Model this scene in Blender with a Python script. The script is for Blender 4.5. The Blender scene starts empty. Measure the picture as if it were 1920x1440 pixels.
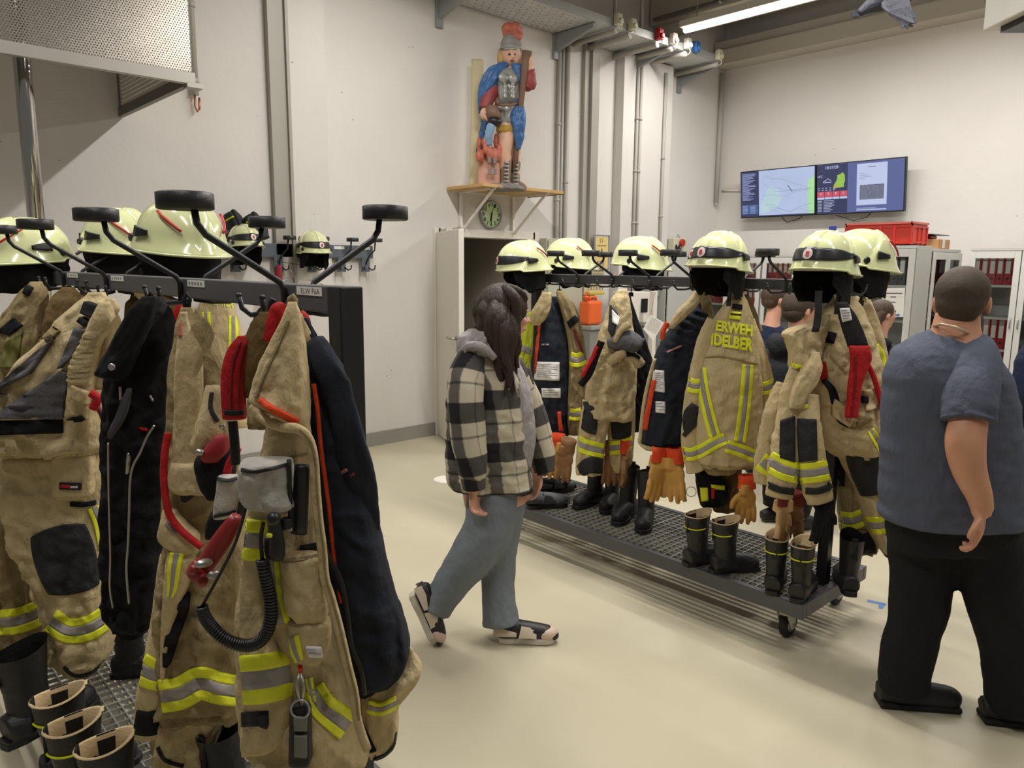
import bpy, bmesh, math, random
from mathutils import Vector as V, Matrix, Euler, noise
from mathutils.bvhtree import BVHTree
PI = math.pi
random.seed(7)
SC = bpy.context.scene
COL = SC.collection

# ---------------------------------------------------------------- camera
F = 1400.0; CX, CY = 960.0, 720.0; EYE = 1.70
ROLL = 0.008; PITCH = math.atan(225 / 1400.0); YAW = math.radians(47.4)
FWD = V((math.cos(YAW) * math.cos(PITCH), math.sin(YAW) * math.cos(PITCH), -math.sin(PITCH)))
R0 = V((math.sin(YAW), -math.cos(YAW), 0)); U0 = R0.cross(FWD)
RGT = R0 * math.cos(ROLL) + U0 * math.sin(ROLL)
UPV = U0 * math.cos(ROLL) - R0 * math.sin(ROLL)
CAM = V((0, 0, EYE))
FH = V((math.cos(YAW), math.sin(YAW), 0))          # horizontal viewing direction
cd = bpy.data.cameras.new('camera'); cam = bpy.data.objects.new('camera', cd); COL.objects.link(cam)
cd.sensor_width = 36.0; cd.lens = 36.0 * F / 1920.0; cd.clip_start = 0.05; cd.clip_end = 60
cam.matrix_world = Matrix(((RGT.x, UPV.x, -FWD.x, 0), (RGT.y, UPV.y, -FWD.y, 0), (RGT.z, UPV.z, -FWD.z, EYE), (0, 0, 0, 1)))
SC.camera = cam

# ---------------------------------------------------------------- view, world, ceiling tubes
SC.view_settings.view_transform = 'Standard'; SC.view_settings.look = 'None'
SC.view_settings.gamma = 1.0; SC.view_settings.exposure = 0.08; SC.view_settings.use_curve_mapping = False
W = bpy.data.worlds.new('world'); SC.world = W; W.use_nodes = True
W.node_tree.nodes['Background'].inputs[0].default_value = (1.0, 0.96, 0.91, 1)
W.node_tree.nodes['Background'].inputs[1].default_value = 0.12
LAMP_W = 70.0
LAMPS = [(7.3, 4.42, 4.30, .62), (7.3, 2.5, 4.30, 1.0), (7.3, 0.6, 4.30, .7), (3.3, 4.3, 4.30, .4), (3.3, 2.4, 4.30, 1.4),
         (3.3, 0.4, 4.30, .6), (0.0, 3.4, 4.30, .72), (0.0, 1.0, 4.30, .5), (3.3, -1.6, 4.30, .4)]
LAMP_COL = (1.0, 0.965, 0.92)
for (lx, ly, lz, k) in LAMPS:
    ld = bpy.data.lights.new('tube_light', 'AREA'); ld.shape = 'RECTANGLE'; ld.size = 0.10; ld.size_y = 1.5
    ld.energy = LAMP_W * k; ld.color = LAMP_COL
    lo = bpy.data.objects.new('tube_light', ld); COL.objects.link(lo); lo.location = (lx, ly, lz - 0.08)

# ---------------------------------------------------------------- pixel <-> world helpers (1920x1440 frame)
def ray(x, y): return FWD + RGT * ((x - CX) / F) - UPV * ((y - CY) / F)
def onX(x, y, X): d = ray(x, y); return CAM + d * (X / d.x)
def onY(x, y, Y): d = ray(x, y); return CAM + d * (Y / d.y)
def onZ(x, y, Z=0.0): d = ray(x, y); return CAM + d * ((Z - EYE) / d.z)
def ph(x, y, hd): d = ray(x, y); return CAM + d * (hd / d.dot(FH))
def pxm(x, y, hd): return (hd / ray(x, y).dot(FH)) / F      # metres per pixel there

# ---------------------------------------------------------------- materials
def lin(c):
    return tuple(((v / 255) / 12.92 if v / 255 <= .04045 else ((v / 255 + .055) / 1.055) ** 2.4) for v in c) + (1,)
MATS = {}
def mat(name, rgb, rough=.6, metal=0.0, var=.06, scale=6.0, bump=0.0, bscale=40.0, stretch=(1, 1, 1), emit=0.0, coat=0.0, spec=None, wave=None):
    if name in MATS: return MATS[name]
    m = bpy.data.materials.new(name); m.use_nodes = True; MATS[name] = m
    nt = m.node_tree; N = nt.nodes; L = nt.links; b = N['Principled BSDF']
    c = lin(rgb)
    b.inputs['Roughness'].default_value = rough; b.inputs['Metallic'].default_value = metal
    if coat: b.inputs['Coat Weight'].default_value = coat; b.inputs['Coat Roughness'].default_value = .06
    if spec is not None: b.inputs['Specular IOR Level'].default_value = spec
    tc = N.new('ShaderNodeTexCoord')
    mp = N.new('ShaderNodeMapping'); mp.inputs['Scale'].default_value = stretch; L.new(tc.outputs['Object'], mp.inputs[0])
    n1 = N.new('ShaderNodeTexNoise'); n1.inputs['Scale'].default_value = scale; n1.inputs['Detail'].default_value = 4
    L.new(mp.outputs[0], n1.inputs['Vector'])
    mx = N.new('ShaderNodeMix'); mx.data_type = 'RGBA'
    mx.inputs[6].default_value = tuple(max(0, v * (1 - var)) for v in c[:3]) + (1,)
    mx.inputs[7].default_value = tuple(min(1, v * (1 + var)) for v in c[:3]) + (1,)
    L.new(n1.outputs['Fac'], mx.inputs[0])
    if name.startswith('screen_'): b.inputs['Base Color'].default_value = (.01, .01, .012, 1)
    else: L.new(mx.outputs[2], b.inputs['Base Color'])
    if bump:
        n2 = N.new('ShaderNodeTexNoise'); n2.inputs['Scale'].default_value = bscale; n2.inputs['Detail'].default_value = 5
        L.new(mp.outputs[0], n2.inputs['Vector'])
        bp = N.new('ShaderNodeBump'); bp.inputs['Strength'].default_value = bump; bp.inputs['Distance'].default_value = .02
        L.new(n2.outputs['Fac'], bp.inputs['Height']); L.new(bp.outputs[0], b.inputs['Normal'])
    if emit:
        L.new(mx.outputs[2], b.inputs['Emission Color']); b.inputs['Emission Strength'].default_value = emit
    return m
def cloth_mat(name, rgb, rough=.85, var=.14, bump=.7): return mat(name, rgb, rough, 0, var, 9, bump, 34, (1, 1, .6), spec=.25)

TAN = cloth_mat('tan_aramid', (194, 175, 134)); TAN_D = cloth_mat('dark_tan_aramid', (146, 130, 94)); OLIVE = cloth_mat('tan_inner', (106, 86, 52))
NAVY = cloth_mat('navy_lining', (34, 38, 48), bump=.4); BLACKC = cloth_mat('black_cloth', (20, 20, 23), bump=.4); GREYC = cloth_mat('grey_cloth', (96, 95, 97))
DKGREY = cloth_mat('charcoal_patch', (44, 44, 46), .7); REDC = cloth_mat('red_webbing', (176, 30, 34), .7); ORANGEC = cloth_mat('orange_trim', (214, 72, 34), .7)
WHITEC = cloth_mat('pale_grey_cloth', (176, 172, 164), var=.05); BLKWEB = mat('black_webbing', (16, 16, 18), .7, bump=.2, bscale=160)
YEL = mat('fluorescent_yellow', (226, 230, 40), .6, var=.05, bump=.15, bscale=60); SIL = mat('silver_reflective', (150, 143, 140), .45, .0, .06, bump=.12, bscale=60)
LABELM = mat('white_label', (226, 224, 220), .6, var=.02); INK = mat('grey_print', (120, 118, 120), .7); BLKINK = mat('black_print', (30, 30, 34), .7)
STEELBLK = mat('black_powder_coat', (38, 38, 40), .45, .1, .1, 12, .08, 200); BEAMG = mat('anthracite_powder_coat', (84, 84, 88), .45, .15, .08, 6, .06, 200)
RUBBER = mat('black_rubber', (22, 22, 23), .6, var=.15, bump=.15, bscale=60); ZINC = mat('zinc_plated_steel', (168, 166, 160), .35, .8, .08, 10)
GRATE = mat('galvanised_grating', (158, 157, 152), .45, .35, .2, 14); CHROME = mat('chrome_steel', (205, 203, 198), .12, 1.0, .03)
HELM = mat('luminescent_helmet_shell', (214, 219, 168), .16, 0, .02, 3, coat=.6); HELMD = mat('helmet_dark_band', (40, 40, 44), .35)
BADGE = mat('helmet_badge_white', (214, 196, 190), .35); REDM = mat('red_enamel', (176, 30, 30), .4); BLKPL = mat('black_plastic', (22, 22, 24), .4)
CREAM = mat('cream_lining', (196, 172, 132), .85, bump=.2, bscale=120); BOOTL = mat('black_boot_leather', (30, 30, 30), .5, var=.25, scale=14, bump=.3, bscale=30)
SKIN = mat('skin', (196, 142, 112), .5, var=.08, scale=14, bump=.05, bscale=120); SKIN2 = mat('skin_pale', (214, 160, 136), .5, var=.06, scale=14)
LEATHER = mat('tan_glove_leather', (196, 148, 74), .7, var=.2, scale=16, bump=.3, bscale=40); LEATHB = mat('brown_glove_leather', (142, 104, 66), .7, var=.2, scale=16, bump=.3, bscale=40)
WHITEP = mat('white_paint', (224, 219, 210), .5, var=.02, scale=2); GREYP = mat('grey_paint', (150, 148, 142), .5, var=.04, scale=4)
PAPER = mat('white_paper', (232, 230, 224), .7, var=.02)

# ---------------------------------------------------------------- mesh builder
class B:
    def __init__(s): s.bm = bmesh.new(); s.uv = s.bm.loops.layers.uv.new('UVMap')
    def face(s, vs, m=0, smooth=True):
        try: f = s.bm.faces.new(vs)
        except ValueError: return None
        f.material_index = m; f.smooth = smooth; return f
    def box(s, lo, hi, m=0):
        lo = V(lo); hi = V(hi)
        v = [s.bm.verts.new((x, y, z)) for z in (lo.z, hi.z) for y in (lo.y, hi.y) for x in (lo.x, hi.x)]
        for q in ((0, 2, 3, 1), (4, 5, 7, 6), (0, 1, 5, 4), (2, 6, 7, 3), (0, 4, 6, 2), (1, 3, 7, 5)): s.face([v[i] for i in q], m, False)
        return s
    def obox(s, c, ax, ay, az, m=0):                                  # oriented box, half axes
        c = V(c); v = [s.bm.verts.new(c + ax * i + ay * j + az * k) for k in (-1, 1) for j in (-1, 1) for i in (-1, 1)]
        for q in ((0, 2, 3, 1), (4, 5, 7, 6), (0, 1, 5, 4), (2, 6, 7, 3), (0, 4, 6, 2), (1, 3, 7, 5)): s.face([v[i] for i in q], m, False)
        return s
    def loft(s, rings, m=0, cap0=True, cap1=True, closed=True, smooth=True, flat_caps=True):
        vr = [[s.bm.verts.new(p) for p in r] for r in rings]; n = len(rings[0]); u0 = 0
        vl = 0.0
        for a in range(len(vr) - 1):
            d = (rings[a + 1][n // 4] - rings[a][n // 4]).length; ul = [0.0]
            for k in range(n): ul.append(ul[-1] + (rings[a][(k + 1) % n] - rings[a][k]).length)
            for k in range(n if closed else n - 1):
                k2 = (k + 1) % n
                f = s.face([vr[a][k], vr[a][k2], vr[a + 1][k2], vr[a + 1][k]], m, smooth)
                if f:
                    for lp, uvv in zip(f.loops, ((ul[k], vl), (ul[k + 1], vl), (ul[k + 1], vl + d), (ul[k], vl + d))): lp[s.uv].uv = uvv
            vl += d
        if closed and cap0: s.face(list(reversed(vr[0])), m, not flat_caps)
        if closed and cap1: s.face(vr[-1], m, not flat_caps)
        return vr
    def tube(s, pts, r, seg=12, m=0, cap=True, up=None, flat=1.0):
        pts = [V(p) for p in pts]; n = len(pts); rr = r if isinstance(r, (list, tuple)) else [r] * n
        rings = []; prev = None
        for i, p in enumerate(pts):
            t = (pts[min(i + 1, n - 1)] - pts[max(i - 1, 0)]).normalized()
            if prev is None:
                a = up or (V((0, 0, 1)) if abs(t.z) < .9 else V((1, 0, 0)))
                sd = t.cross(a).normalized()
            else: sd = (prev - t * prev.dot(t)).normalized()
            prev = sd; nn = t.cross(sd)
            rings.append([p + sd * math.cos(2 * PI * k / seg) * rr[i] + nn * math.sin(2 * PI * k / seg) * rr[i] * flat for k in range(seg)])
        s.loft(rings, m, cap, cap); return s
    def lathe(s, c, prof, seg=24, m=0, axis='z', cap=True):           # prof: (r, h)
        c = V(c); ax = {'z': (V((1, 0, 0)), V((0, 1, 0)), V((0, 0, 1))), 'x': (V((0, 1, 0)), V((0, 0, 1)), V((1, 0, 0))), 'y': (V((0, 0, 1)), V((1, 0, 0)), V((0, 1, 0)))}[axis] if isinstance(axis, str) else axis
        s.loft([[c + ax[0] * math.cos(2 * PI * k / seg) * r + ax[1] * math.sin(2 * PI * k / seg) * r + ax[2] * h for k in range(seg)] for r, h in prof], m, cap, cap); return s
    def ball(s, c, r, m=0, seg=16, rot=None):                         # ellipsoid, r scalar or 3 radii, rot Matrix 3x3
        c = V(c); r = V((r, r, r)) if not hasattr(r, '__len__') else V(r); n = seg // 2
        rings = []
        for i in range(1, n):
            t = PI * i / n; ring = []
            for k in range(seg):
                p = V((r.x * math.sin(t) * math.cos(2 * PI * k / seg), r.y * math.sin(t) * math.sin(2 * PI * k / seg), -r.z * math.cos(t)))
                ring.append(c + (rot @ p if rot else p))
            rings.append(ring)
        vr = s.loft(rings, m, False, False)
        for end, rg in ((-1, vr[0]), (1, vr[-1])):
            q = V((0, 0, r.z * end)); a = s.bm.verts.new(c + (rot @ q if rot else q))
            for k in range(seg): s.face([a, rg[(k + 1) % seg], rg[k]] if end < 0 else [a, rg[k], rg[(k + 1) % seg]], m)
        return s
    def prism(s, pts, d, m=0):                                       # polygon pts (world) extruded by vector d
        a = [s.bm.verts.new(V(p)) for p in pts]; b = [s.bm.verts.new(V(p) + d) for p in pts]; n = len(pts)
        s.face(a, m, False); s.face(list(reversed(b)), m, False)
        for k in range(n): s.face([a[k], b[k], b[(k + 1) % n], a[(k + 1) % n]], m, False)
        return s
    def shell(s, g, nrm, off, m=0):                                  # thick sheet over a grid of points and normals
        top = [[s.bm.verts.new(p + n * off) for p, n in zip(r, q)] for r, q in zip(g, nrm)]
        bot = [[s.bm.verts.new(p - n * .002) for p, n in zip(r, q)] for r, q in zip(g, nrm)]
        R, C = len(g), len(g[0])
        for i in range(R - 1):
            for j in range(C - 1):
                f = s.face([top[i][j], top[i][j + 1], top[i + 1][j + 1], top[i + 1][j]], m)
                s.face([bot[i][j], bot[i + 1][j], bot[i + 1][j + 1], bot[i][j + 1]], m)
        for i in range(R - 1):
            s.face([top[i][0], top[i + 1][0], bot[i + 1][0], bot[i][0]], m); s.face([top[i][-1], bot[i][-1], bot[i + 1][-1], top[i + 1][-1]], m)
        for j in range(C - 1):
            s.face([top[0][j], bot[0][j], bot[0][j + 1], top[0][j + 1]], m); s.face([top[-1][j], top[-1][j + 1], bot[-1][j + 1], bot[-1][j]], m)
        return s
    def bvh(s): return BVHTree.FromBMesh(s.bm)
    def fuse(s, voxel=.012, smooth=4):                               # one continuous skin over everything added so far
        bmesh.ops.recalc_face_normals(s.bm, faces=s.bm.faces)
        me = bpy.data.meshes.new('tmp'); s.bm.to_mesh(me); o = bpy.data.objects.new('tmp', me); COL.objects.link(o)
        md = o.modifiers.new('r', 'REMESH'); md.mode = 'VOXEL'; md.voxel_size = voxel
        ms = o.modifiers.new('s', 'SMOOTH'); ms.iterations = smooth; ms.factor = .5
        dg = bpy.context.evaluated_depsgraph_get(); ev = o.evaluated_get(dg); m2 = ev.to_mesh()
        nb = bmesh.new(); nb.from_mesh(m2); ev.to_mesh_clear()
        bpy.data.objects.remove(o); bpy.data.meshes.remove(me); s.bm.free(); s.bm = nb
        s.uv = nb.loops.layers.uv.get('UVMap') or nb.loops.layers.uv.new('UVMap')
        for f in nb.faces: f.smooth = True
        return s

ORG = {}
def root(name, label, cat, loc, group=None, kind=None):
    o = bpy.data.objects.new(name, None); COL.objects.link(o); o.location = loc; o.empty_display_size = .05
    ORG[o.name] = V(loc); tag(o, label, cat, group, kind); return o
def tag(o, label=None, cat=None, group=None, kind=None):
    if label: o['label'] = label
    if cat: o['category'] = cat
    if group: o['group'] = group
    if kind: o['kind'] = kind
    return o
def part(b, name, mats, parent, label=None, bevel=0, kind=None, recalc=True):
    if recalc: bmesh.ops.recalc_face_normals(b.bm, faces=b.bm.faces)
    org = ORG[parent.name]
    for v in b.bm.verts: v.co -= org
    me = bpy.data.meshes.new(name); b.bm.to_mesh(me); b.bm.free()
    for m in (mats if isinstance(mats, (list, tuple)) else [mats]): me.materials.append(m)
    o = bpy.data.objects.new(name, me); COL.objects.link(o); o.parent = parent; ORG[o.name] = org
    if bevel: md = o.modifiers.new('bevel', 'BEVEL'); md.width = bevel; md.segments = 2; md.limit_method = 'ANGLE'
    if label: o['label'] = label
    if kind: o['kind'] = kind
    return o
def solo(b, name, mats, label, cat, group=None, bevel=0, kind=None):
    bmesh.ops.recalc_face_normals(b.bm, faces=b.bm.faces)
    vs = [v.co for v in b.bm.verts]; n = len(vs)
    org = V((sum(v.x for v in vs) / n, sum(v.y for v in vs) / n, min(v.z for v in vs)))
    for v in b.bm.verts: v.co -= org
    me = bpy.data.meshes.new(name); b.bm.to_mesh(me); b.bm.free()
    for m in (mats if isinstance(mats, (list, tuple)) else [mats]): me.materials.append(m)
    o = bpy.data.objects.new(name, me); COL.objects.link(o); o.location = org; ORG[o.name] = org
    if bevel: md = o.modifiers.new('bevel', 'BEVEL'); md.width = bevel; md.segments = 2; md.limit_method = 'ANGLE'
    tag(o, label, cat, group, kind); return o
def struct(b, name, mats, label=None, bevel=0): return solo(b, name, mats, label, None, None, bevel, 'structure')
def copy_tree(o, loc=None, rot=None, label=None, group=None, parent=None, skip=()):
    c = o.copy(); COL.objects.link(c); ORG[c.name] = V((0, 0, 0))
    if parent: c.parent = parent
    if loc is not None: c.location = loc
    if rot is not None: c.rotation_euler = rot
    if label: c['label'] = label
    if group: c['group'] = group
    for ch in list(o.children):
        if ch.name.split('.')[0] not in skip: copy_tree(ch, parent=c)
    return c

# ---------------------------------------------------------------- cloth, limbs, patches
def spow(v, p): return math.copysign(abs(v) ** p, v)
def cat(vals, t):
    n = len(vals); i = min(int(t), n - 2); f = t - i
    a, b, c, d = vals[max(i - 1, 0)], vals[i], vals[i + 1], vals[min(i + 2, n - 1)]
    return b + (c - a) * .5 * f + (a - b * 2.5 + c * 2 - d * .5) * f * f + (b * 1.5 - a * .5 - c * 1.5 + d * .5) * f * f * f
def rows_at(rows, n):
    ys = [r[0] for r in rows]; out = []
    for k in range(n):
        y = ys[0] + (ys[-1] - ys[0]) * k / (n - 1); i = 0
        while i < len(ys) - 2 and ys[i + 1] < y: i += 1
        t = i + (y - ys[i]) / (ys[i + 1] - ys[i])
        out.append((y, cat([r[1] for r in rows], t), cat([r[2] for r in rows], t), cat([(r[3] if len(r) > 3 else 0.0) for r in rows], t)))
    return out
def cloth(b, rows, hd, th=.06, m=0, seg=64, fold=.010, seed=0, lam=.085, p=.55, step=5, ribs=None, cap=True, slope=0.0):
    """Cloth hanging as a closed, thick, folded sleeve of fabric: outline rows (y, x left, x right, extra depth) at horizontal distance hd."""
    rnd = random.Random(seed * 17 + 3); f1, f2, f3, f4 = [rnd.uniform(0, 6.28) for _ in range(4)]
    n = max(10, int((rows[-1][0] - rows[0][0]) / step)); rings = []
    for k, (y, xl, xr, dd) in enumerate(rows_at(rows, n)):
        v = k / (n - 1)
        L = ph(xl, y + slope * -(xr - xl) * .5, hd + dd); Rr = ph(xr, y + slope * (xr - xl) * .5, hd + dd); c = (L + Rr) * .5; h = (Rr - L) * .5; hl = h.length
        t = min(th, hl * .85) * (1 - .35 * (v < .04) - .3 * (v > .97)); ring = []
        amp = 1.45 * fold * min(1, hl / .07) * (.4 + .6 * v)
        for q in range(seg):
            a = 2 * PI * q / seg; cs, sn = math.cos(a), math.sin(a); s = cs * hl
            f = math.sin(2 * PI * s / lam + f1 + 2.0 * math.sin(v * 3.1 + f2)) * .55 + math.sin(2 * PI * s / (lam * .43) + f3 + v * 5) * .25
            yz = c.z; q1 = noise.noise(V((s * 8 + yz * 5 + seed, yz * 7 + f4, sn * .6))); q2 = noise.noise(V((s * 17 - yz * 9 + seed, yz * 15, 3.3 + sn))); q3 = noise.noise(V((s * 34 + yz * 14, yz * 30 + seed, 9.1)))
            q4 = noise.noise(V((s * 11 + yz * 13 + 5.5, yz * 9 - s * 6 + seed, 1.7)))
            f += (1 - 2.4 * abs(q1)) * .75 + q2 * .7 + (.5 - 2 * abs(q2)) * .35 + q3 * .3 + max(0, .22 - abs(q4)) * 2.6
            d = amp * f * abs(sn) ** .5
            if ribs and ribs[0] <= y <= ribs[1]: d += ribs[3] * abs(math.sin(PI * (y - ribs[0] + (cs * .5 + .5) * ribs[4]) / ribs[2]))
            e = 1 + .035 * noise.noise(V((v * 14, cs * 2, seed)))
            ring.append(c + h * spow(cs, .92) * e - FH * (t * spow(sn, p) + math.copysign(d, sn)))
        rings.append(ring)
    b.loft(rings, m, cap, cap, flat_caps=False); return b
def limb(b, path, tr=.9, m=0, seg=28, fold=0.0, seed=0, n=None, cap=True):
    """Tapered limb through (x, y, hd, width px)."""
    pts = [ph(p[0], p[1], p[2]) for p in path]; rr = [p[3] * .5 * pxm(p[0], p[1], p[2]) for p in path]
    return limb3(b, pts, rr, tr, m, seg, fold, seed, n, cap)
def limb3(b, pts, rr, tr=.9, m=0, seg=28, fold=0.0, seed=0, n=None, cap=True):
    n = n or max(8, int(sum((pts[i + 1] - pts[i]).length for i in range(len(pts) - 1)) / .018)); n = min(n, 90)
    K = len(pts) - 1; C = [cat(pts, K * k / (n - 1)) for k in range(n)]; Rd = [max(.001, cat(rr, K * k / (n - 1))) for k in range(n)]; rings = []
    ps = None
    for k in range(n):
        t = (C[min(k + 1, n - 1)] - C[max(k - 1, 0)]).normalized()
        sd = t.cross(-FH)
        sd = sd.normalized() if sd.length > .05 else (ps or RGT)
        ps = sd; nn = sd.cross(t); v = k / (n - 1); ring = []
        for q in range(seg):
            a = 2 * PI * q / seg; r = Rd[k]
            if fold: r *= 1 + fold * (noise.noise(V((math.cos(a) * 1.5 + seed, math.sin(a) * 1.5, v * 9))) + .7 * noise.noise(V((math.cos(a) * 2.5, math.sin(a) * 2.5 + seed, v * 30))))
            ring.append(C[k] + sd * math.cos(a) * r + nn * math.sin(a) * r * tr)
        rings.append(ring)
    b.loft(rings, m, cap, cap, flat_caps=False); return b
def hit(bv, x, y, guess=None):
    d = ray(x, y); dn = d.normalized(); p, nr, _, _ = bv.ray_cast(CAM, dn, 40)
    if p is None or (guess is not None and abs((p - CAM).length - guess) > .12):
        q = CAM + dn * (guess or 2.0); p, nr, _, _ = bv.find_nearest(q)
    if nr.dot(dn) > 0: nr = -nr
    return p, nr
def grid_px(b, bv, fn, nu, nv, off, m):
    g, nm = [], []; gs = None
    p0, _ = hit(bv, *fn(.5, .5)); gs = (p0 - CAM).length
    for i in range(nv):
        a, c = [], []
        for j in range(nu):
            p, nr = hit(bv, *fn(j / (nu - 1), i / (nv - 1)), guess=gs); a.append(p); c.append((nr - FH * .6).normalized())
        g.append(a); nm.append(c)
    b.shell(g, nm, off, m)
def patch(b, bv, quad, off=.007, m=0, nu=None, nv=None, rnd=0.0):
    """Sewn-on panel: quad of pixel corners TL TR BR BL laid on the cloth below it."""
    (a, c, d, e) = quad
    w = math.hypot(c[0] - a[0], c[1] - a[1]); h = math.hypot(e[0] - a[0], e[1] - a[1])
    nu = nu or max(3, min(44, int(w / 4) + 2)); nv = nv or max(3, min(60, int(h / 4) + 2))
    def fn(u, v):
        if rnd:
            s, t = u * 2 - 1, v * 2 - 1
            s2 = s * math.sqrt(max(0, 1 - t * t * .5)); t2 = t * math.sqrt(max(0, 1 - s * s * .5))
            u, v = ((s * (1 - rnd) + s2 * rnd) + 1) / 2, ((t * (1 - rnd) + t2 * rnd) + 1) / 2
        return tuple((a[i] * (1 - u) + c[i] * u) * (1 - v) + (e[i] * (1 - u) + d[i] * u) * v for i in (0, 1))
    grid_px(b, bv, fn, nu, nv, off, m); return b
def ribbon(b, bv, path, off=.005, m=0, a=-.5, c=.5, nac=5):
    """Tape sewn along a pixel path (x, y, width), taking the band a..c of the width."""
    K = len(path) - 1; ln = sum(math.hypot(path[i + 1][0] - path[i][0], path[i + 1][1] - path[i][1]) for i in range(K)); n = max(3, min(140, int(ln / 4) + 2))
    P = [V((p[0], p[1], p[2])) for p in path]
    def fn(u, v):
        q = cat(P, K * v); t = cat(P, min(K, K * v + .02)) - cat(P, max(0, K * v - .02)); l = math.hypot(t.x, t.y) or 1
        w = q.z * (a + (c - a) * u); return (q.x - t.y / l * w, q.y + t.x / l * w)
    grid_px(b, bv, fn, nac, n, off, m); return b
def stripe(parent, bv, path, name='reflective_stripe', off=.006):
    b = B(); ribbon(b, bv, path, off, 0, -.5, -.19); ribbon(b, bv, path, off, 1, -.19, .19); ribbon(b, bv, path, off, 0, .19, .5)
    return part(b, name, [YEL, SIL], parent)
def tape(parent, bv, path, m, name, off=.004, label=None): b = B(); ribbon(b, bv, path, off); return part(b, name, m, parent, label)
def panel(parent, bv, quad, m, name, off=.007, rnd=0.0, label=None): b = B(); patch(b, bv, quad, off, 0, rnd=rnd); return part(b, name, m, parent, label)
def glyphs(text, bold=.0):
    """Triangles of a line of text, scaled into the unit square."""
    cu = bpy.data.curves.new('t', 'FONT'); cu.body = text; cu.offset = bold; cu.resolution_u = 3
    o = bpy.data.objects.new('t', cu); COL.objects.link(o); dg = bpy.context.evaluated_depsgraph_get(); me = o.evaluated_get(dg).to_mesh()
    vs = [v.co.copy() for v in me.vertices]; fs = [tuple(p.vertices) for p in me.polygons]; o.evaluated_get(dg).to_mesh_clear()
    bpy.data.objects.remove(o); bpy.data.curves.remove(cu)
    x0, x1 = min(v.x for v in vs), max(v.x for v in vs); y0, y1 = min(v.y for v in vs), max(v.y for v in vs)
    return [((v.x - x0) / (x1 - x0), 1 - (v.y - y0) / (y1 - y0)) for v in vs], fs
def text3(b, text, o, ux, vy, off, m=0, bold=.0):
    """Text in a world rectangle: origin top left o, width vector ux, downward vector vy, lifted by off."""
    uv, fs = glyphs(text, bold); vs = [b.bm.verts.new(V(o) + ux * u + vy * v + off) for u, v in uv]
    for f in fs: b.face([vs[i] for i in f], m, False)
    return b
def text_on(b, bv, text, quad, off=.005, m=0, bold=.02):
    (a, c, d, e) = quad; uv, fs = glyphs(text, bold); vs = []
    p0, _ = hit(bv, sum(q[0] for q in quad) / 4, sum(q[1] for q in quad) / 4); gs = (p0 - CAM).length
    for u, v in uv:
        x, y = (tuple((a[i] * (1 - u) + c[i] * u) * (1 - v) + (e[i] * (1 - u) + d[i] * u) * v for i in (0, 1)))
        p, nr = hit(bv, x, y, gs); vs.append(b.bm.verts.new(p - ray(x, y).normalized() * off))
    for f in fs: b.face([vs[i] for i in f], m, False)
    return b
# ================================================================ setting
YW, XW, ZC = 5.92, 9.30, 5.3
def node_mat(name, build, rough=.6, metal=0.0):
    m = bpy.data.materials.new(name); m.use_nodes = True; MATS[name] = m
    b = m.node_tree.nodes['Principled BSDF']; b.inputs['Roughness'].default_value = rough; b.inputs['Metallic'].default_value = metal
    build(m.node_tree, m.node_tree.nodes, m.node_tree.links, b); return m
def n_(N, t, **k):
    n = N.new(t)
    for a, v in k.items(): setattr(n, a, v)
    return n
def math_(N, L, op, a, b=None, clamp=False):
    n = N.new('ShaderNodeMath'); n.operation = op; n.use_clamp = clamp
    for i, v in enumerate((a, b)):
        if v is None: continue
        if isinstance(v, (int, float)): n.inputs[i].default_value = v
        else: L.new(v, n.inputs[i])
    return n.outputs[0]
def ramp_(N, L, fac, p0, c0, p1, c1):
    r = N.new('ShaderNodeValToRGB'); r.color_ramp.elements[0].position = p0; r.color_ramp.elements[1].position = p1
    r.color_ramp.elements[0].color = c0; r.color_ramp.elements[1].color = c1; L.new(fac, r.inputs[0]); return r.outputs[0]
def wall_nodes(nt, N, L, b):
    tc = n_(N, 'ShaderNodeTexCoord')
    big = n_(N, 'ShaderNodeTexNoise'); big.inputs['Scale'].default_value = .7; big.inputs['Detail'].default_value = 6; L.new(tc.outputs['Object'], big.inputs['Vector'])
    base = ramp_(N, L, big.outputs['Fac'], .3, lin((205, 201, 196)), .7, lin((217, 213, 208)))
    vo = n_(N, 'ShaderNodeTexVoronoi'); vo.inputs['Scale'].default_value = 7.0; L.new(tc.outputs['Object'], vo.inputs['Vector'])
    n2 = n_(N, 'ShaderNodeTexNoise'); n2.inputs['Scale'].default_value = 1.1; L.new(tc.outputs['Object'], n2.inputs['Vector'])
    holes = math_(N, L, 'LESS_THAN', vo.outputs['Distance'], .045); area = math_(N, L, 'GREATER_THAN', n2.outputs['Fac'], .54)
    pit = math_(N, L, 'MULTIPLY', holes, area)
    mx = n_(N, 'ShaderNodeMix', data_type='RGBA'); L.new(pit, mx.inputs[0]); L.new(base, mx.inputs[6]); mx.inputs[7].default_value = lin((140, 132, 122))
    L.new(mx.outputs[2], b.inputs['Base Color'])
    n3 = n_(N, 'ShaderNodeTexNoise'); n3.inputs['Scale'].default_value = 14; n3.inputs['Detail'].default_value = 8; L.new(tc.outputs['Object'], n3.inputs['Vector'])
    bp = n_(N, 'ShaderNodeBump'); bp.inputs['Strength'].default_value = .12; bp.inputs['Distance'].default_value = .02; L.new(n3.outputs['Fac'], bp.inputs['Height']); L.new(bp.outputs[0], b.inputs['Normal'])
WALL = node_mat('painted_concrete', wall_nodes, .75)
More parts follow.
